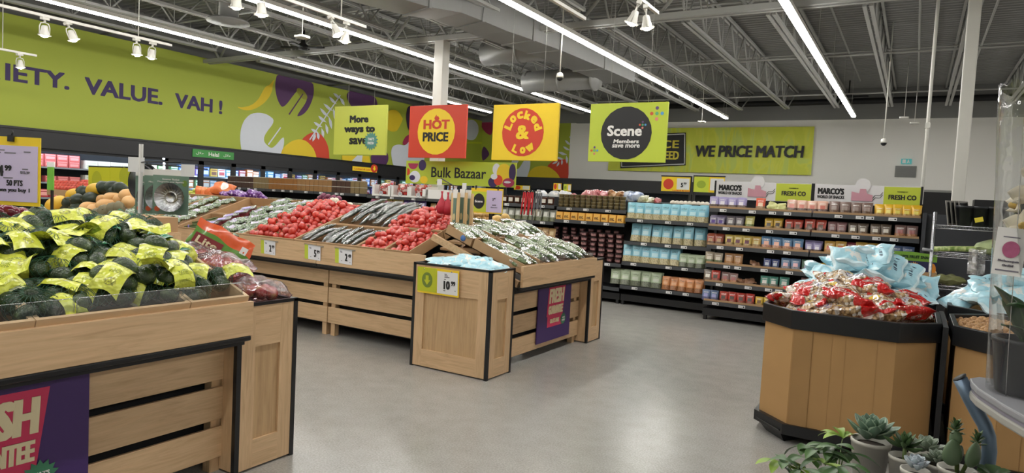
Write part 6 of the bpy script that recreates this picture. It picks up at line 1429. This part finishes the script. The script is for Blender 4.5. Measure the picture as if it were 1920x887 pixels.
# 10.99 sign on the crate
r = thing('price_card_sign', 'yellow 10.99 price sign with a down arrow on the corner bin', 'price sign', (-3.545, 4.706, .79), (R(2),R(0),0))
MB().box(-.225, .225, 0, .006, -.115, .115, YEL).build('yellow_backing', r); MB().box(-.225, -.01, -.002, 0, -.10, .115, flat('card_olive_lime', (190,196,40), .45, var=.02)).build('lime_half', r); MB().box(-.005, .215, -.002, 0, -.10, .095, PAPER).build('white_half', r)
disc(r, 'badge', -.115, .005, .058, .068, flat('badge_darkolive', (110,130,50), .5), 2); MB().poly3([(-.115+x*.036, -.004, .005+z*.045) for x, z in ((0,-1),(1,.0),(.45,.0),(.45,.9),(-.45,.9),(-.45,0),(-1,0))], flat('card_olive_lime', (190,196,40), .45), (0,-1,0), .001).build('arrow', r)
fit_text('price_figures', '10', INK, r, (.10, -.003, -.02), FACE_Y, .068, .075, .06); fit_text('price_figures', '99', INK, r, (.168, -.003, .0), FACE_Y, .045, .04, .05)
b = MB()
for x, z, wd in ((.085,.075,.025),(.092,.062,.035),(.10,.049,.055),(.08,.03,.018),(.075,-.07,.02),(.19,-.062,.01)): b.box(x-wd/2, x+wd/2, -.0028, -.002, z-.003, z+.003, INK)
b.build('small_print', r)
for x in (-.15, .15): MB().tube([(x,-.004,.10),(x,.002,.10)], .006, CHROME, 8).build('pin', r)
# apple bags on the near corner bin
APM = NT('gala_apple'); APM_ = APM.fin(APM.ramp(APM.noise(APM.mapping(APM.obj(), (20,20,6)), 1.0, 3).outputs[0], [(.35, lin((168,40,48))), (.55, lin((196,84,70))), (.72, lin((222,196,120)))]), .25)
AFILM = glassy('apple_film', (255,236,238), .14, .07, .08, .9, 26)
def apple_bag(k):
    q = random.Random(300+k); r = thing('apple_bag', 'x', 'bag of apples')
    for i in range(6):
        b = MB(); ellip(b, (0,0,0), (.04,.04,.036), APM_, 14, 9, None, lambda t: 1+.08*math.sin(t*PI)); b.build('apple', r, ((i % 3-1)*.075+q.uniform(-.01,.01), (i//3-.5)*.075, .04+.02*q.random()), (R(q.uniform(0,360)), R(q.uniform(0,360)), 0))
    f = pillow_fn(.34, .24, .15, 310+k, .5, .014); b = MB(); b.grid(lambda u, v: tuple(np.add(f(u, v, 1), (0,0,.055))), 20, 14, AFILM); b.grid(lambda u, v: tuple(np.add(f(u, v, -1), (0,0,.055))), 20, 14, AFILM, flip=True); b.build('film', r); return r
AP = [Proto(apple_bag(k)) for k in range(2)]
for i, (x, y, z, rz, lab) in enumerate(((-3.16,2.50,.90,80,'clear bag of red apples lying on the corner bin, lowest in front'),(-3.38,2.52,.93,30,'clear bag of red apples slumped on the corner bin, middle of the heap'),(-3.55,2.50,.98,60,'clear bag of red apples at the back of the corner bin'),(-3.36,2.42,1.03,10,'clear bag of red apples topmost on the corner bin'),(-3.62,2.42,1.06,100,'clear bag of red apples beside the orange pouch'))): AP[i % 2].put((x, y, z), (R(-6+5*i), R(8), R(rz)), lab)
t = NT('orange_pouch_print'); u_, v_ = t.uvs(); c = t.mix(t.math('LESS_THAN', t.math('ADD', v_, t.math('MULTIPLY', u_, .16)), .78), lin((222,92,40)), lin((96,146,54)))
c = t.mix(t.rect(u_, v_, .55, 1.0, .0, .45), c, lin((232,140,36))); t.bump(t.noise(t.obj(), 14, 2).outputs[0], .4, .02); OPF = t.fin(c, .3, Coat_Weight=.4)
r = thing('orange_snack_pouch', 'orange and green pouch propped upright between avocados and apple bags', 'pouch', tuple(Vector(on_x(410, 466, -3.62))), (R(-14), R(27), R(42)))
f = pillow_fn(.36, .24, .04, 77, .1, .006); b = MB(); b.grid(lambda u, v: (f(u,v,1)[0], -f(u,v,1)[2], f(u,v,1)[1]), 16, 12, OPF); b.grid(lambda u, v: (f(u,v,-1)[0], -f(u,v,-1)[2], f(u,v,-1)[1]), 16, 12, OPF, flip=True); b.build('pouch_body', r)
MB().box(-.155, .02, -.030, -.026, -.045, .03, flat('pouch_maroon', (130,36,40), .4)).build('logo_plate', r, rot=(0,R(0),0)); fit_text('lettering', 'Lite', CREAM, r, (-.07, -.032, -.006), FACE_Y, .13, .045, .05); fit_text('lettering', 'PAK', WHITE, r, (.11, -.026, -.045), FACE_Y, .075, .035, .05)
MB().box(.115, .155, -.018, -.014, .03, .075, WHITE).build('round_seal', r)
# ------------------------------------------------------------------ cardboard bins
BOXC = flat('bin_cardboard', (168,130,82), .75, var=.07, scale=6, bump=.02); BOXS = flat('bin_cardboard_flap', (158,122,76), .75, var=.08, scale=9)
BRIM = flat('bin_black_rim', (13,15,18), .38, var=.1)
def octo(hx, hy, ch): return [(-hx+ch,-hy),(hx-ch,-hy),(hx,-hy+ch),(hx,hy-ch),(hx-ch,hy),(-hx+ch,hy),(-hx,hy-ch),(-hx,-hy+ch)]
def ring_wall(b, P, Q, z0, z1, m):
    n = len(P); vs = [(p[0],p[1],z0) for p in P]+[(p[0],p[1],z1) for p in P]+[(p[0],p[1],z0) for p in Q]+[(p[0],p[1],z1) for p in Q]; fs = []
    for i in range(n):
        j = (i+1) % n; fs += [(i,j,n+j,n+i),(2*n+j,2*n+i,3*n+i,3*n+j),(n+i,n+j,3*n+j,3*n+i),(j,i,2*n+i,2*n+j)]
    b.add(vs, fs, m)
def octobin(cx_, cy_, lab, hx=.537, hy=.53, ch=.225, h=.905):
    r = thing('cardboard_bin', lab, 'bin', (cx_, cy_, 0))
    b = MB(); ring_wall(b, octo(hx-.022, hy-.022, ch-.01), octo(hx-.032, hy-.032, ch-.012), .10, h-.03, BOXC); o = b.build('cardboard_wall', r)
    b = MB(); y = -hy+.022; b.box(-hx+ch+.02, -hx+ch+.135, y-.006, y-.001, .13, h-.125, BOXS); b.build('overlap_flap', o)
    b = MB()
    for xx in (-.06, .02, .2): b.box(xx-.001, xx+.001, y-.0015, y, .13, h-.125, BOXS)
    b.build('crease', o)
    b = MB(); ring_wall(b, octo(hx, hy, ch), octo(hx-.03, hy-.03, ch-.012), h-.125, h, BRIM); b.build('rim', r, bevel=.004)
    b = MB(); ring_wall(b, octo(hx+.008, hy+.008, ch), octo(hx-.045, hy-.045, ch-.02), .065, .135, BRIM); b.build('skirt', r)
    for sx, sy in ((-1,-1),(1,-1),(1,1),(-1,1)):
        b = MB(); c0 = [(sx*(hx-ch+.03), sy*(hy)), (sx*(hx-.01), sy*(hy-ch+.03)), (sx*(hx-.16), sy*(hy-.34)), (sx*(hx-.34), sy*(hy-.16))]; c1 = [(sx*(hx-ch-.0), sy*(hy-.06)), (sx*(hx-.08), sy*(hy-ch)), (sx*(hx-.2), sy*(hy-.32)), (sx*(hx-.32), sy*(hy-.2))]
        vs = [(p[0],p[1],0) for p in c1]+[(p[0],p[1],.09) for p in c0]; b.add(vs, [(0,1,2,3),(7,6,5,4)]+[(i,(i+1)%4,4+(i+1)%4,4+i) for i in range(4)], BRIM); b.build('foot', r)
    MB().prism(octo(hx-.04, hy-.04, ch-.01), h-.17, h-.15, CARDD).build('inner_floor', r)
octobin(-.347, 5.31, 'kraft cardboard bin with black rim heaped with red peanut bags')
octobin(.785, 5.29, 'kraft cardboard bin with black rim holding walnuts, behind the orchid table')
octobin(.80, 6.47, 'kraft cardboard bin with blue pouches behind the walnuts')
octobin(-.35, 6.47, 'kraft cardboard bin with blue pouches behind the peanut bags')
tag(MB().box(.196, .226, 4.98, 5.86, 0, .885, BLKM).build('bin_gap_shade'), 'black panel added for the shade in the gap between peanut bin and walnut bin', 'panel')  # black panel added to stand in for the shade between the bins
# peanut bags
t = NT('peanut_bag'); uvc = t.n('ShaderNodeTexCoord').outputs['UV']; u_, v_ = t.uvs()
vo = t.n('ShaderNodeTexVoronoi', {'Vector': t.mapping(uvc, (19,12,1)), 'Scale': 1.0}); pn = t.ramp(vo.outputs['Distance'], [(.15, lin((216,188,146))), (.45, lin((182,150,108))), (.72, lin((112,86,60)))])
film = t.noise(t.mapping(uvc, (9,7,1)), 1.0, 3).outputs[0]
c = t.mix(t.math('MULTIPLY', t.math('GREATER_THAN', film, .53), .75), pn, lin((236,232,226)))  # white glints of the clear film, painted into the colour
wob = t.math('MULTIPLY', t.math('SUBTRACT', t.noise(t.mapping(uvc, (4,4,1)), 1.0, 2).outputs[0], .5), .16)
ur = t.math('ADD', u_, wob)
c = t.mix(t.math('LESS_THAN', ur, .25), c, lin((206,34,32))); c = t.mix(t.math('GREATER_THAN', ur, .93), c, lin((206,34,32)))
wn = t.noise(t.mapping(uvc, (26,30,1)), 1.0, 2).outputs[0]
lg = t.oval(u_, v_, .46, .5, .17, .25); c = t.mix(t.math('MULTIPLY', lg, t.math('GREATER_THAN', wn, .47)), c, lin((232,230,232))); c = t.mix(t.math('MULTIPLY', lg, t.math('GREATER_THAN', wn, .57)), c, lin((66,80,160)))
c = t.mix(t.math('MULTIPLY', t.oval(u_, v_, .72, .3, .08, .12), t.math('GREATER_THAN', wn, .42)), c, lin((226,190,50)))
c = t.mix(t.math('MULTIPLY', t.oval(u_, v_, .14, .5, .07, .2), t.math('GREATER_THAN', wn, .5)), c, lin((236,214,206)))
t.bump(t.math('ADD', t.noise(t.obj(), 26, 3).outputs[0], t.math('MULTIPLY', vo.outputs['Distance'], -.6)), .75, .022); PNB = t.fin(c, .2, Coat_Weight=.8, Coat_Roughness=.06, Specular_IOR_Level=.6)
PN = [Proto(tag(pillow('p', .40, .25, .095, 400+k, PNB, 26, 16, lump=.014).build('peanut_bag'), 'x', 'bag of peanuts')) for k in range(5)]
q = random.Random(21); n_ = 0
for ringi, (rr, cnt, zz) in enumerate(((.86, 13, .90), (.68, 10, .95), (.48, 8, 1.0), (.26, 5, 1.05), (.0, 1, 1.09))):
    for k in range(cnt):
        a = 2*PI*(k+.4*ringi)/cnt+q.uniform(-.1,.1); x = -.347+.42*rr*math.cos(a); y = 5.33+.42*rr*math.sin(a)
        tilt = .38*rr; ex, ey = -math.sin(a)*tilt*0+math.sin(a)*-tilt, math.cos(a)*tilt
        PN[(n_*3) % 5].put((x, y, zz+q.uniform(-.012,.012)), (ex+R(q.uniform(-14,14)), ey+R(q.uniform(-14,14)), R(q.uniform(0,360))), 'red ended clear bag of peanuts heaped in the nearest cardboard bin', 'peanut bags in the bin', q.uniform(.9,1.06)); n_ += 1
# blue pouches in the bins behind
def blue_heap(cx_, cy_, rings, lab, grp, seed, spread=.44):
    q = random.Random(seed); n = 0
    for rr, cnt, zz in rings:
        for k in range(cnt):
            a = 2*PI*(k+.3*n)/cnt+q.uniform(-.15,.15); tl = .45*rr
            BP[n % 4].put((cx_+spread*rr*math.cos(a), cy_+spread*rr*math.sin(a), zz+q.uniform(-.02,.02)), (-math.sin(a)*tl+R(q.uniform(-22,22)), math.cos(a)*tl+R(q.uniform(-22,22)), R(q.uniform(0,360))), lab, grp, q.uniform(1.2,1.4)); n += 1
blue_heap(-.35, 6.45, ((1.0, 11, .93), (.7, 9, 1.03), (.42, 6, 1.13), (.12, 4, 1.22)), 'large light blue pouch heaped in the bin behind the peanut bags', 'blue pouches behind the peanuts', 5, .42)
for k, (x, z, e) in enumerate(((-.42,1.19,(50,0,24)),(-.22,1.17,(52,12,0)),(-.30,1.21,(40,-18,-20)),(-.10,1.11,(45,10,-12)))): BP[k].put((x, 6.25+.04*k, z), tuple(R(v) for v in e), 'large light blue pouch standing at the top of the heap behind the peanuts', 'blue pouches at the top of the heap', 1.3)
blue_heap(.80, 6.45, ((1.0, 10, .93), (.66, 8, 1.02), (.3, 5, 1.11), (0, 2, 1.17)), 'large light blue pouch heaped in the bin behind the walnuts', 'blue pouches behind the walnuts', 6, .42)
# walnuts
t = NT('walnut_shell'); t.bump(t.n('ShaderNodeTexVoronoi', {'Vector': t.obj(), 'Scale': 130.0}).outputs[0], .6, .004); WSH = t.fin(t.ramp(t.noise(t.obj(), 30, 2).outputs[0], [(.3, lin((150,110,70))), (.7, lin((198,158,110)))]), .6)
b = MB(); ellip(b, (0,0,0), (.019,.017,.021), WSH, 12, 8, None, lambda t: 1+.06*math.cos(t*9)); WN = Proto(tag(b.build('walnut'), 'x', 'walnut'))
tag(MB().prism(octo(.50, .49, .21), .70, .845, WSH).build('walnut_mass', loc=(.785, 5.29, 0)), 'settled bed of walnuts under the loose ones in the bin', 'walnuts')['kind'] = 'stuff'
for j in range(14):
    for i in range(17):
        x, y = .31+.041*i+.02*(j % 2), 4.83+.066*j
        if x+y*1.0 < 5.33 or x > .98: continue
        WN.put((x+q.uniform(-.006,.006), y+q.uniform(-.006,.006), .86+q.uniform(-.004,.01)+.02*math.sin(i*.4)), (R(q.uniform(0,360)), R(q.uniform(0,360)), 0), 'loose walnut in the bin behind the orchid', 'walnuts in the bin', q.uniform(1.0,1.15))

# ------------------------------------------------------------------ grey table with the orchid
TGR = flat('table_grey', (132,132,136), .5, var=.05); TED = flat('table_edge', (150,148,142), .5, var=.05); TUB = flat('tube_bluegrey', (104,122,142), .35, .5, var=.06)
TZ = 1.05
edge = [(.185,2.60),(.186,2.54),(.196,2.46),(.213,2.40),(.244,2.29),(.28,2.19),(.335,2.08),(.42,1.96),(.55,1.85),(.75,1.78),(1.4,1.75),(1.4,2.66),(.30,2.66),(.21,2.645)]
r = thing('grey_table', 'rounded grey table edge carrying the wrapped orchid', 'table', (0,0,0))
MB().prism(edge, TZ-.022, TZ, TGR).build('table_top', r, bevel=.005)
ins = [(p[0]+(.8-p[0])*.008, p[1]+(2.25-p[1])*.012) for p in edge]; MB().prism(ins, TZ-.032, TZ-.022, INKG).build('edge_groove', r)
MB().prism(edge, TZ-.058, TZ-.032, TED).build('edge_band', r, bevel=.006)
pts = [atd(1800, 710, 2.16), atd(1817, 745, 2.15), atd(1833, 775, 2.14), atd(1846, 797, 2.13), atd(1853, 818, 2.12), atd(1855, 845, 2.12)]
pe = pts[-1].copy(); pts += [Vector((pe.x-.004, pe.y, pe.z-.15)), Vector((pe.x-.004, pe.y, 0.0))]
b = MB(); b.tube(pts, .021, TUB, 12); b.build('bent_leg', r); MB().tube([pts[0]+Vector((0,0,.002)), pts[0]+(pts[0]-pts[1]).normalized()*.006], .0215, INK, 12).build('end_cap', r)
MB().tube([pts[1]+Vector((.01,0,-.005)), pts[1]+Vector((.05,.0,-.012))], .008, CHROME, 8).box(pts[2].x, pts[2].x+.06, pts[2].y-.02, pts[2].y+.02, TZ-.075, TZ-.058, TUB).build('bracket', r)
for x, y in ((1.3, 1.85), (1.3, 2.55)): MB().tube([(x,y,0),(x,y,TZ-.05)], .02, TUB, 10).build('leg', r)
# orchid
OX, OY = .305, 2.47
r = thing('potted_orchid', 'white orchid in a dark pot wrapped in a tall clear sleeve', 'orchid', (OX, OY, TZ))
POTG = flat('orchid_pot', (42,44,50), .32, var=.15, scale=16); MB().lathe([(.062,0),(.068,.006),(.082,.15),(.086,.152),(.086,.165),(.078,.165),(.074,.14)], POTG, 24).build('pot', r)
MB().lathe([(0,.142),(.074,.14)], flat('bark', (60,46,36), .9, var=.4, scale=50, bump=.3), 16).build('bark_soil', r)
t = NT('orchid_leaf'); u_, v_ = t.uvs(); c = t.mix(t.math('LESS_THAN', t.math('ABSOLUTE', t.math('SUBTRACT', u_, .5)), .03), lin((38,72,34)), lin((66,104,52))); OLF = t.fin(c, .3, Specular_IOR_Level=.5)
def leaf_fn(L, W, az, el0, el1, cup=.12, tip=1.0, base=.25, org=(0,0,0), tw=0.0):
    """strap leaf that starts at elevation el0 and ends at el1"""
    n = 24; xs = [0.0]; zs = [0.0]
    for i in range(n): e = R(el0+(el1-el0)*i/n); xs.append(xs[-1]+L/n*math.cos(e)); zs.append(zs[-1]+L/n*math.sin(e))
    ca, sa = math.cos(R(az)), math.sin(R(az))
    def f(u, v):
        i = min(int(v*n), n-1); fr = v*n-i; x = xs[i]*(1-fr)+xs[i+1]*fr; z = zs[i]*(1-fr)+zs[i+1]*fr
        wv = W/2*max(.02, (base+(1-base)*math.sin(PI*min(1, v*.62+.0)))*(1-max(0,(v-.55)/.45)**(2.2/tip)))
        s_ = (u-.5)*2*wv; zz = z+cup*abs(s_)*1.0+tw*s_
        return (org[0]+x*ca-s_*sa, org[1]+x*sa+s_*ca, org[2]+zz)
    return f
for k, (az, L, W, e0, e1) in enumerate(((200, .20, .085, 78, 40), (250, .19, .09, 70, 20), (300, .17, .085, 76, 45), (20, .18, .08, 70, 20), (120, .18, .08, 74, 30), (225, .12, .06, 60, 0))):
    b = MB(); b.grid(leaf_fn(L, W, az, e0, e1, .18, org=(0,0,.145)), 6, 14, OLF); o = b.build('leaf', r); md = o.modifiers.new('thickness', 'SOLIDIFY'); md.thickness = .003
STM = flat('orchid_stem', (92,110,60), .5); b = MB(); sp_ = [(.0,.0,.14),(.01,-.005,.35),(.015,-.01,.55),(0,-.02,.68),(-.03,-.03,.74)]; b.tube(sp_, .004, STM, 6); b.build('flower_stem', r)
MB().tube([(.02,.01,.13),(.025,.0,.62)], .003, flat('stake', (50,60,44), .6), 6).build('stake', r)
PET = flat('petal_white', (238,228,206), .5, var=.05, scale=20); LIPM = flat('petal_yellow', (206,170,80), .5)
def blossom(parent, loc, rz, tilt, sc):
    q = MB()
    for a, L, W in ((90, .034, .026), (210, .034, .024), (330, .034, .024), (10, .04, .042), (170, .04, .042)):
        ca, sa = math.cos(R(a)), math.sin(R(a))
        def f(u, v): s_ = (u-.5)*W*math.sin(PI*min(1, .12+v*.86))*1.0; x = L*v; return (sc*(x*ca-s_*sa), sc*(-.004-.012*v*v+.006*abs(u-.5)*2), sc*(x*sa+s_*ca))
        q.grid(f, 4, 5, PET)
    o = q.build('blossom', parent, loc, (R(tilt), 0, R(rz))); md = o.modifiers.new('thickness', 'SOLIDIFY'); md.thickness = .0015
    MB().lathe([(0,0),(.010*sc,.004),(.006*sc,.018),(0,.022)], LIPM, 8, Matrix.Translation((0,-.004,-.004)) @ Matrix.Rotation(R(90), 4, 'X')).build('lip', o)
for k, (x, y, z, rz, tl) in enumerate(((-.02,-.05,.42,-10,0),(.04,-.05,.46,20,10),(-.035,-.045,.50,-30,-5),(.02,-.055,.54,5,0),(-.03,-.05,.585,-20,5),(.035,-.045,.61,30,0),(-.01,-.055,.645,0,-10),(.02,-.04,.69,15,-10),(-.045,-.02,.47,-70,0),(-.05,-.01,.56,-80,0),(.0,-.04,.73,0,-20))): blossom(r, (x, y, z), rz, tl, 1.25)
SLV = glassy('sleeve_film', (252,253,253), .035, .02, .05, .35, 12)
b = MB()
def slv(u, v): a = 2*PI*u; rr = .084+.036*v**.8+.0025*math.sin(a*7+v*4)+.0015*math.sin(a*13-v*9); return (rr*math.cos(a), rr*math.sin(a), .001+.90*v+(.012*math.sin(a*2+.6) if v > .98 else 0))
b.grid(slv, 48, 24, SLV); b.build('clear_sleeve', r)
MB().tube([slv(.66, k/12) for k in range(13)], .0012, glassy('seam_film', (250,250,250), .5, .3, .1), 4).build('sleeve_seam', r)
cd = MB(); cd.box(-.036, .036, 0, .0012, -.068, .068, WHITE); a = atd(1893, 472, 1.92); c_ = cd.build('care_card', r, loc=(a.x-OX, a.y-OY, a.z-TZ), rot=(R(-4), R(4), R(6)))
disc(c_, 'flower_print', .002, .006, .021, .024, flat('print_orchid_pink', (176,92,128), .5, var=.3, scale=60), 1); fit_text('lettering', 'Phalaenopsis', INKG, c_, (.0, -.0015, -.028), FACE_Y, .05, .008, .02); fit_text('lettering', 'Orchid', INKG, c_, (.0, -.0015, -.040), FACE_Y, .026, .007, .02); MB().box(-.028, .028, -.0012, -.0005, -.057, -.053, INKG).box(-.02, .02, -.0012, -.0005, .04, .043, INKG).build('small_print', c_)
# ------------------------------------------------------------------ succulents and vine by the table
tag(MB().prism([(-.16,1.9),(.75,1.9),(.75,2.72),(.05,2.72),(-.16,2.55)], .60, .62, TGR).build('plant_shelf'), 'low grey shelf under the succulents, mostly below the picture edge', 'shelf')
for x, y in ((-.2,2.0),(.65,2.0),(.65,2.78),(-.12,2.78)): pass
tag(MB().box(-.1, .6, 2.1, 2.7, 0, .60, BLKM).build('plant_stand'), 'black base under the low plant shelf', 'base')
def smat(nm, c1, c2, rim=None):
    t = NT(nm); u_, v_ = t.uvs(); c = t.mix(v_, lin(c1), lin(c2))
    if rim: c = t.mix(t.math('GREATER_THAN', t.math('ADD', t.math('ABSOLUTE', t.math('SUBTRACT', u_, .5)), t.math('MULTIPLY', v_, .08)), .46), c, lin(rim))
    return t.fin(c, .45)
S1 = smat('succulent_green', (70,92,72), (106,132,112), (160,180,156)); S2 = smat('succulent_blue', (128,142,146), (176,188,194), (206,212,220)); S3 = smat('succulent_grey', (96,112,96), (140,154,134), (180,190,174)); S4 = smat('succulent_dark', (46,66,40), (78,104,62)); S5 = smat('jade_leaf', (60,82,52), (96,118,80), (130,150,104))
POTW = flat('pot_white', (186,182,172), .5, var=.03)
def fat_leaf(b, L, W, T, az, el0, el1, org, m):
    f = leaf_fn(L, W, az, el0, el1, .25, 1.0, .45, org); 
    b.grid(f, 6, 8, m)
    def g(u, v): p = f(u, v); k = (1-(abs(u-.5)*2)**2)*T*math.sin(PI*min(1, .15+v*.85)); return (p[0]+k*.35*math.cos(R(az)), p[1]+k*.35*math.sin(R(az)), p[2]-k)
    b.grid(g, 6, 8, m, flip=True)
def succulent(lab, px_, py_, d, rad, m, n, el=(80, 12), potr=.055, poth=.11, pm=POTW, shape=(.42, .018), stem=.0, pot=True):
    p = atd(px_, py_, d); r = thing('potted_succulent', lab, 'succulent', p)
    z = -stem
    if pot:
        MB().lathe([(potr*.78,z-poth),(potr,z-.012),(potr*1.03,z-.012),(potr*1.03,z),(potr*.94,z),(potr*.9,z-.02)], pm, 20).build('pot', r); MB().lathe([(0,z-.018),(potr*.9,z-.02)], flat('bark', (60,46,36), .9), 14).build('soil', r)
    if stem > .02: MB().tube([(0,0,z-.02),(0,0,.0)], .007, STM, 6).build('stem', r)
    for k in range(n):
        fr = k/(n-1); az = k*137.5; e = el[0]+(el[1]-el[0])*fr; L = rad*(.35+.65*fr**.8); b = MB()
        fat_leaf(b, L, L*shape[0]*1.5 if fr < .3 else L*shape[0]*1.15, shape[1]*(.4+.6*fr), az, e, e+22, (0,0,.012*(1-fr)), m); b.build('leaf', r)
    return r
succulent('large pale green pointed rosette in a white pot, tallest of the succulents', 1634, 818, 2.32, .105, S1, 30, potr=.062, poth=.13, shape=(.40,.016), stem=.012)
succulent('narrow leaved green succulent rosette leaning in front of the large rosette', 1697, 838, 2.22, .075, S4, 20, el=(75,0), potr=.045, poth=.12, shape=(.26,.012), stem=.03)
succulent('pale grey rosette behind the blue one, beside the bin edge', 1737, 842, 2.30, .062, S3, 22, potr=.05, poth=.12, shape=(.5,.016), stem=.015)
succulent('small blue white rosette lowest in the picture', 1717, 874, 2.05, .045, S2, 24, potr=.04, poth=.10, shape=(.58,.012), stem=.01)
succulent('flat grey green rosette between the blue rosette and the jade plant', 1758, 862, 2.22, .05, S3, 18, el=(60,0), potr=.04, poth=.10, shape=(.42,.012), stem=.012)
# jade plant with big hanging leaves and leafy tufts
p = atd(1795, 878, 2.12); r = thing('potted_jade_plant', 'jade plant with large pear shaped leaves in a white pot beside the bent table leg', 'succulent', p)
MB().lathe([(.04,-.11),(.052,-.012),(.055,-.012),(.055,0),(.049,0),(.046,-.02)], POTW, 20).build('pot', r); MB().lathe([(0,-.016),(.046,-.02)], flat('bark', (60,46,36), .9), 14).build('soil', r)
MB().tube([(0,0,-.02),(-.004,0,.05),(-.008,0,.09)], .007, STM, 6).tube([(.01,0,-.02),(.03,0,.04),(.04,0,.07)], .006, STM, 6).build('stem', r)
def drop_leaf(par, loc, h, w_, rz, tilt):
    b = MB(); ellip(b, (0,0,0), (w_/2, w_*.22, h/2), S5F, 12, 9, None, lambda t: 1.12-.75*max(0, t-.35)); return b.build('leaf', par, loc, (R(tilt), R(tilt*.4), R(rz)))
S5F = flat('jade_flat', (90,110,80), .4, var=.1, scale=14)
for q_ in (((-.018,-.03,.055),.085,.058,20,0),((.036,-.028,.06),.085,.052,40,6),((-.012,-.01,.10),.05,.036,10,-6),((.0,.02,.04),.06,.05,60,10)): drop_leaf(r, *q_)
for cx_, cz_, n in ((-.012,.125,22), (.046,.10,16)):
    for k in range(n):
        b = MB(); fat_leaf(b, .028, .012, .003, k*137.5, 70-55*k/n, 60-60*k/n, (cx_, 0, cz_+.03*(1-k/n)-.02), S4 if k % 3 else S5); b.build('leaflet', r)
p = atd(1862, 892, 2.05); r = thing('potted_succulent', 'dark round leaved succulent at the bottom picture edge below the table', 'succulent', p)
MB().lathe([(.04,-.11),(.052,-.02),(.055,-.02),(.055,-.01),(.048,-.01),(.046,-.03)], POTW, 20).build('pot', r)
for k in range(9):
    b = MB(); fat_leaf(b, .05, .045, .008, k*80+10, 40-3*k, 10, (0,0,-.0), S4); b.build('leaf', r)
# vine
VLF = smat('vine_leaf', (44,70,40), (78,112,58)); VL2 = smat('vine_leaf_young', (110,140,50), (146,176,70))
def vine(px_, py_, d, lab, tips, seed):
    q = random.Random(seed); p0 = atd(px_, py_, d); r = thing('trailing_houseplant', lab, 'houseplant', p0)
    MB().lathe([(.04,-.16),(.055,-.06),(.058,-.06),(.058,-.045),(.05,-.045),(.048,-.065)], POTW, 18).build('pot', r)
    for i, (tx, ty, dd, young) in enumerate(tips):
        e = atd(tx, ty, dd)-p0; mid = e*.55+Vector((0,0,.05)); s_ = MB(); s_.tube([(0,0,-.06), tuple(mid*.5+Vector((0,0,.0))), tuple(mid), tuple(e)], .0022, STM, 5); s_.build('stem', r)
        for k in range(5):
            az = q.uniform(0, 360); b = MB(); b.grid(leaf_fn(q.uniform(.075,.12), q.uniform(.028,.042), az, q.uniform(-10,50), q.uniform(-70,-20), .25, .9, .2, tuple(e)), 4, 10, VL2 if young else VLF); b.build('leaf', r)
    return r
vine(1570, 905, 2.25, 'dark green trailing plant in front of the bin skirt, beside the large rosette', ((1515,838,2.3,0),(1535,850,2.2,0),(1580,822,2.35,1),(1560,838,2.25,0),(1590,850,2.2,0),(1545,870,2.15,1),(1572,876,2.1,0)), 1)
vine(1490, 930, 2.1, 'small trailing plant tips rising over the floor at the bottom picture edge', ((1462,866,2.2,1),(1470,876,2.15,0),(1500,880,2.1,0)), 2)
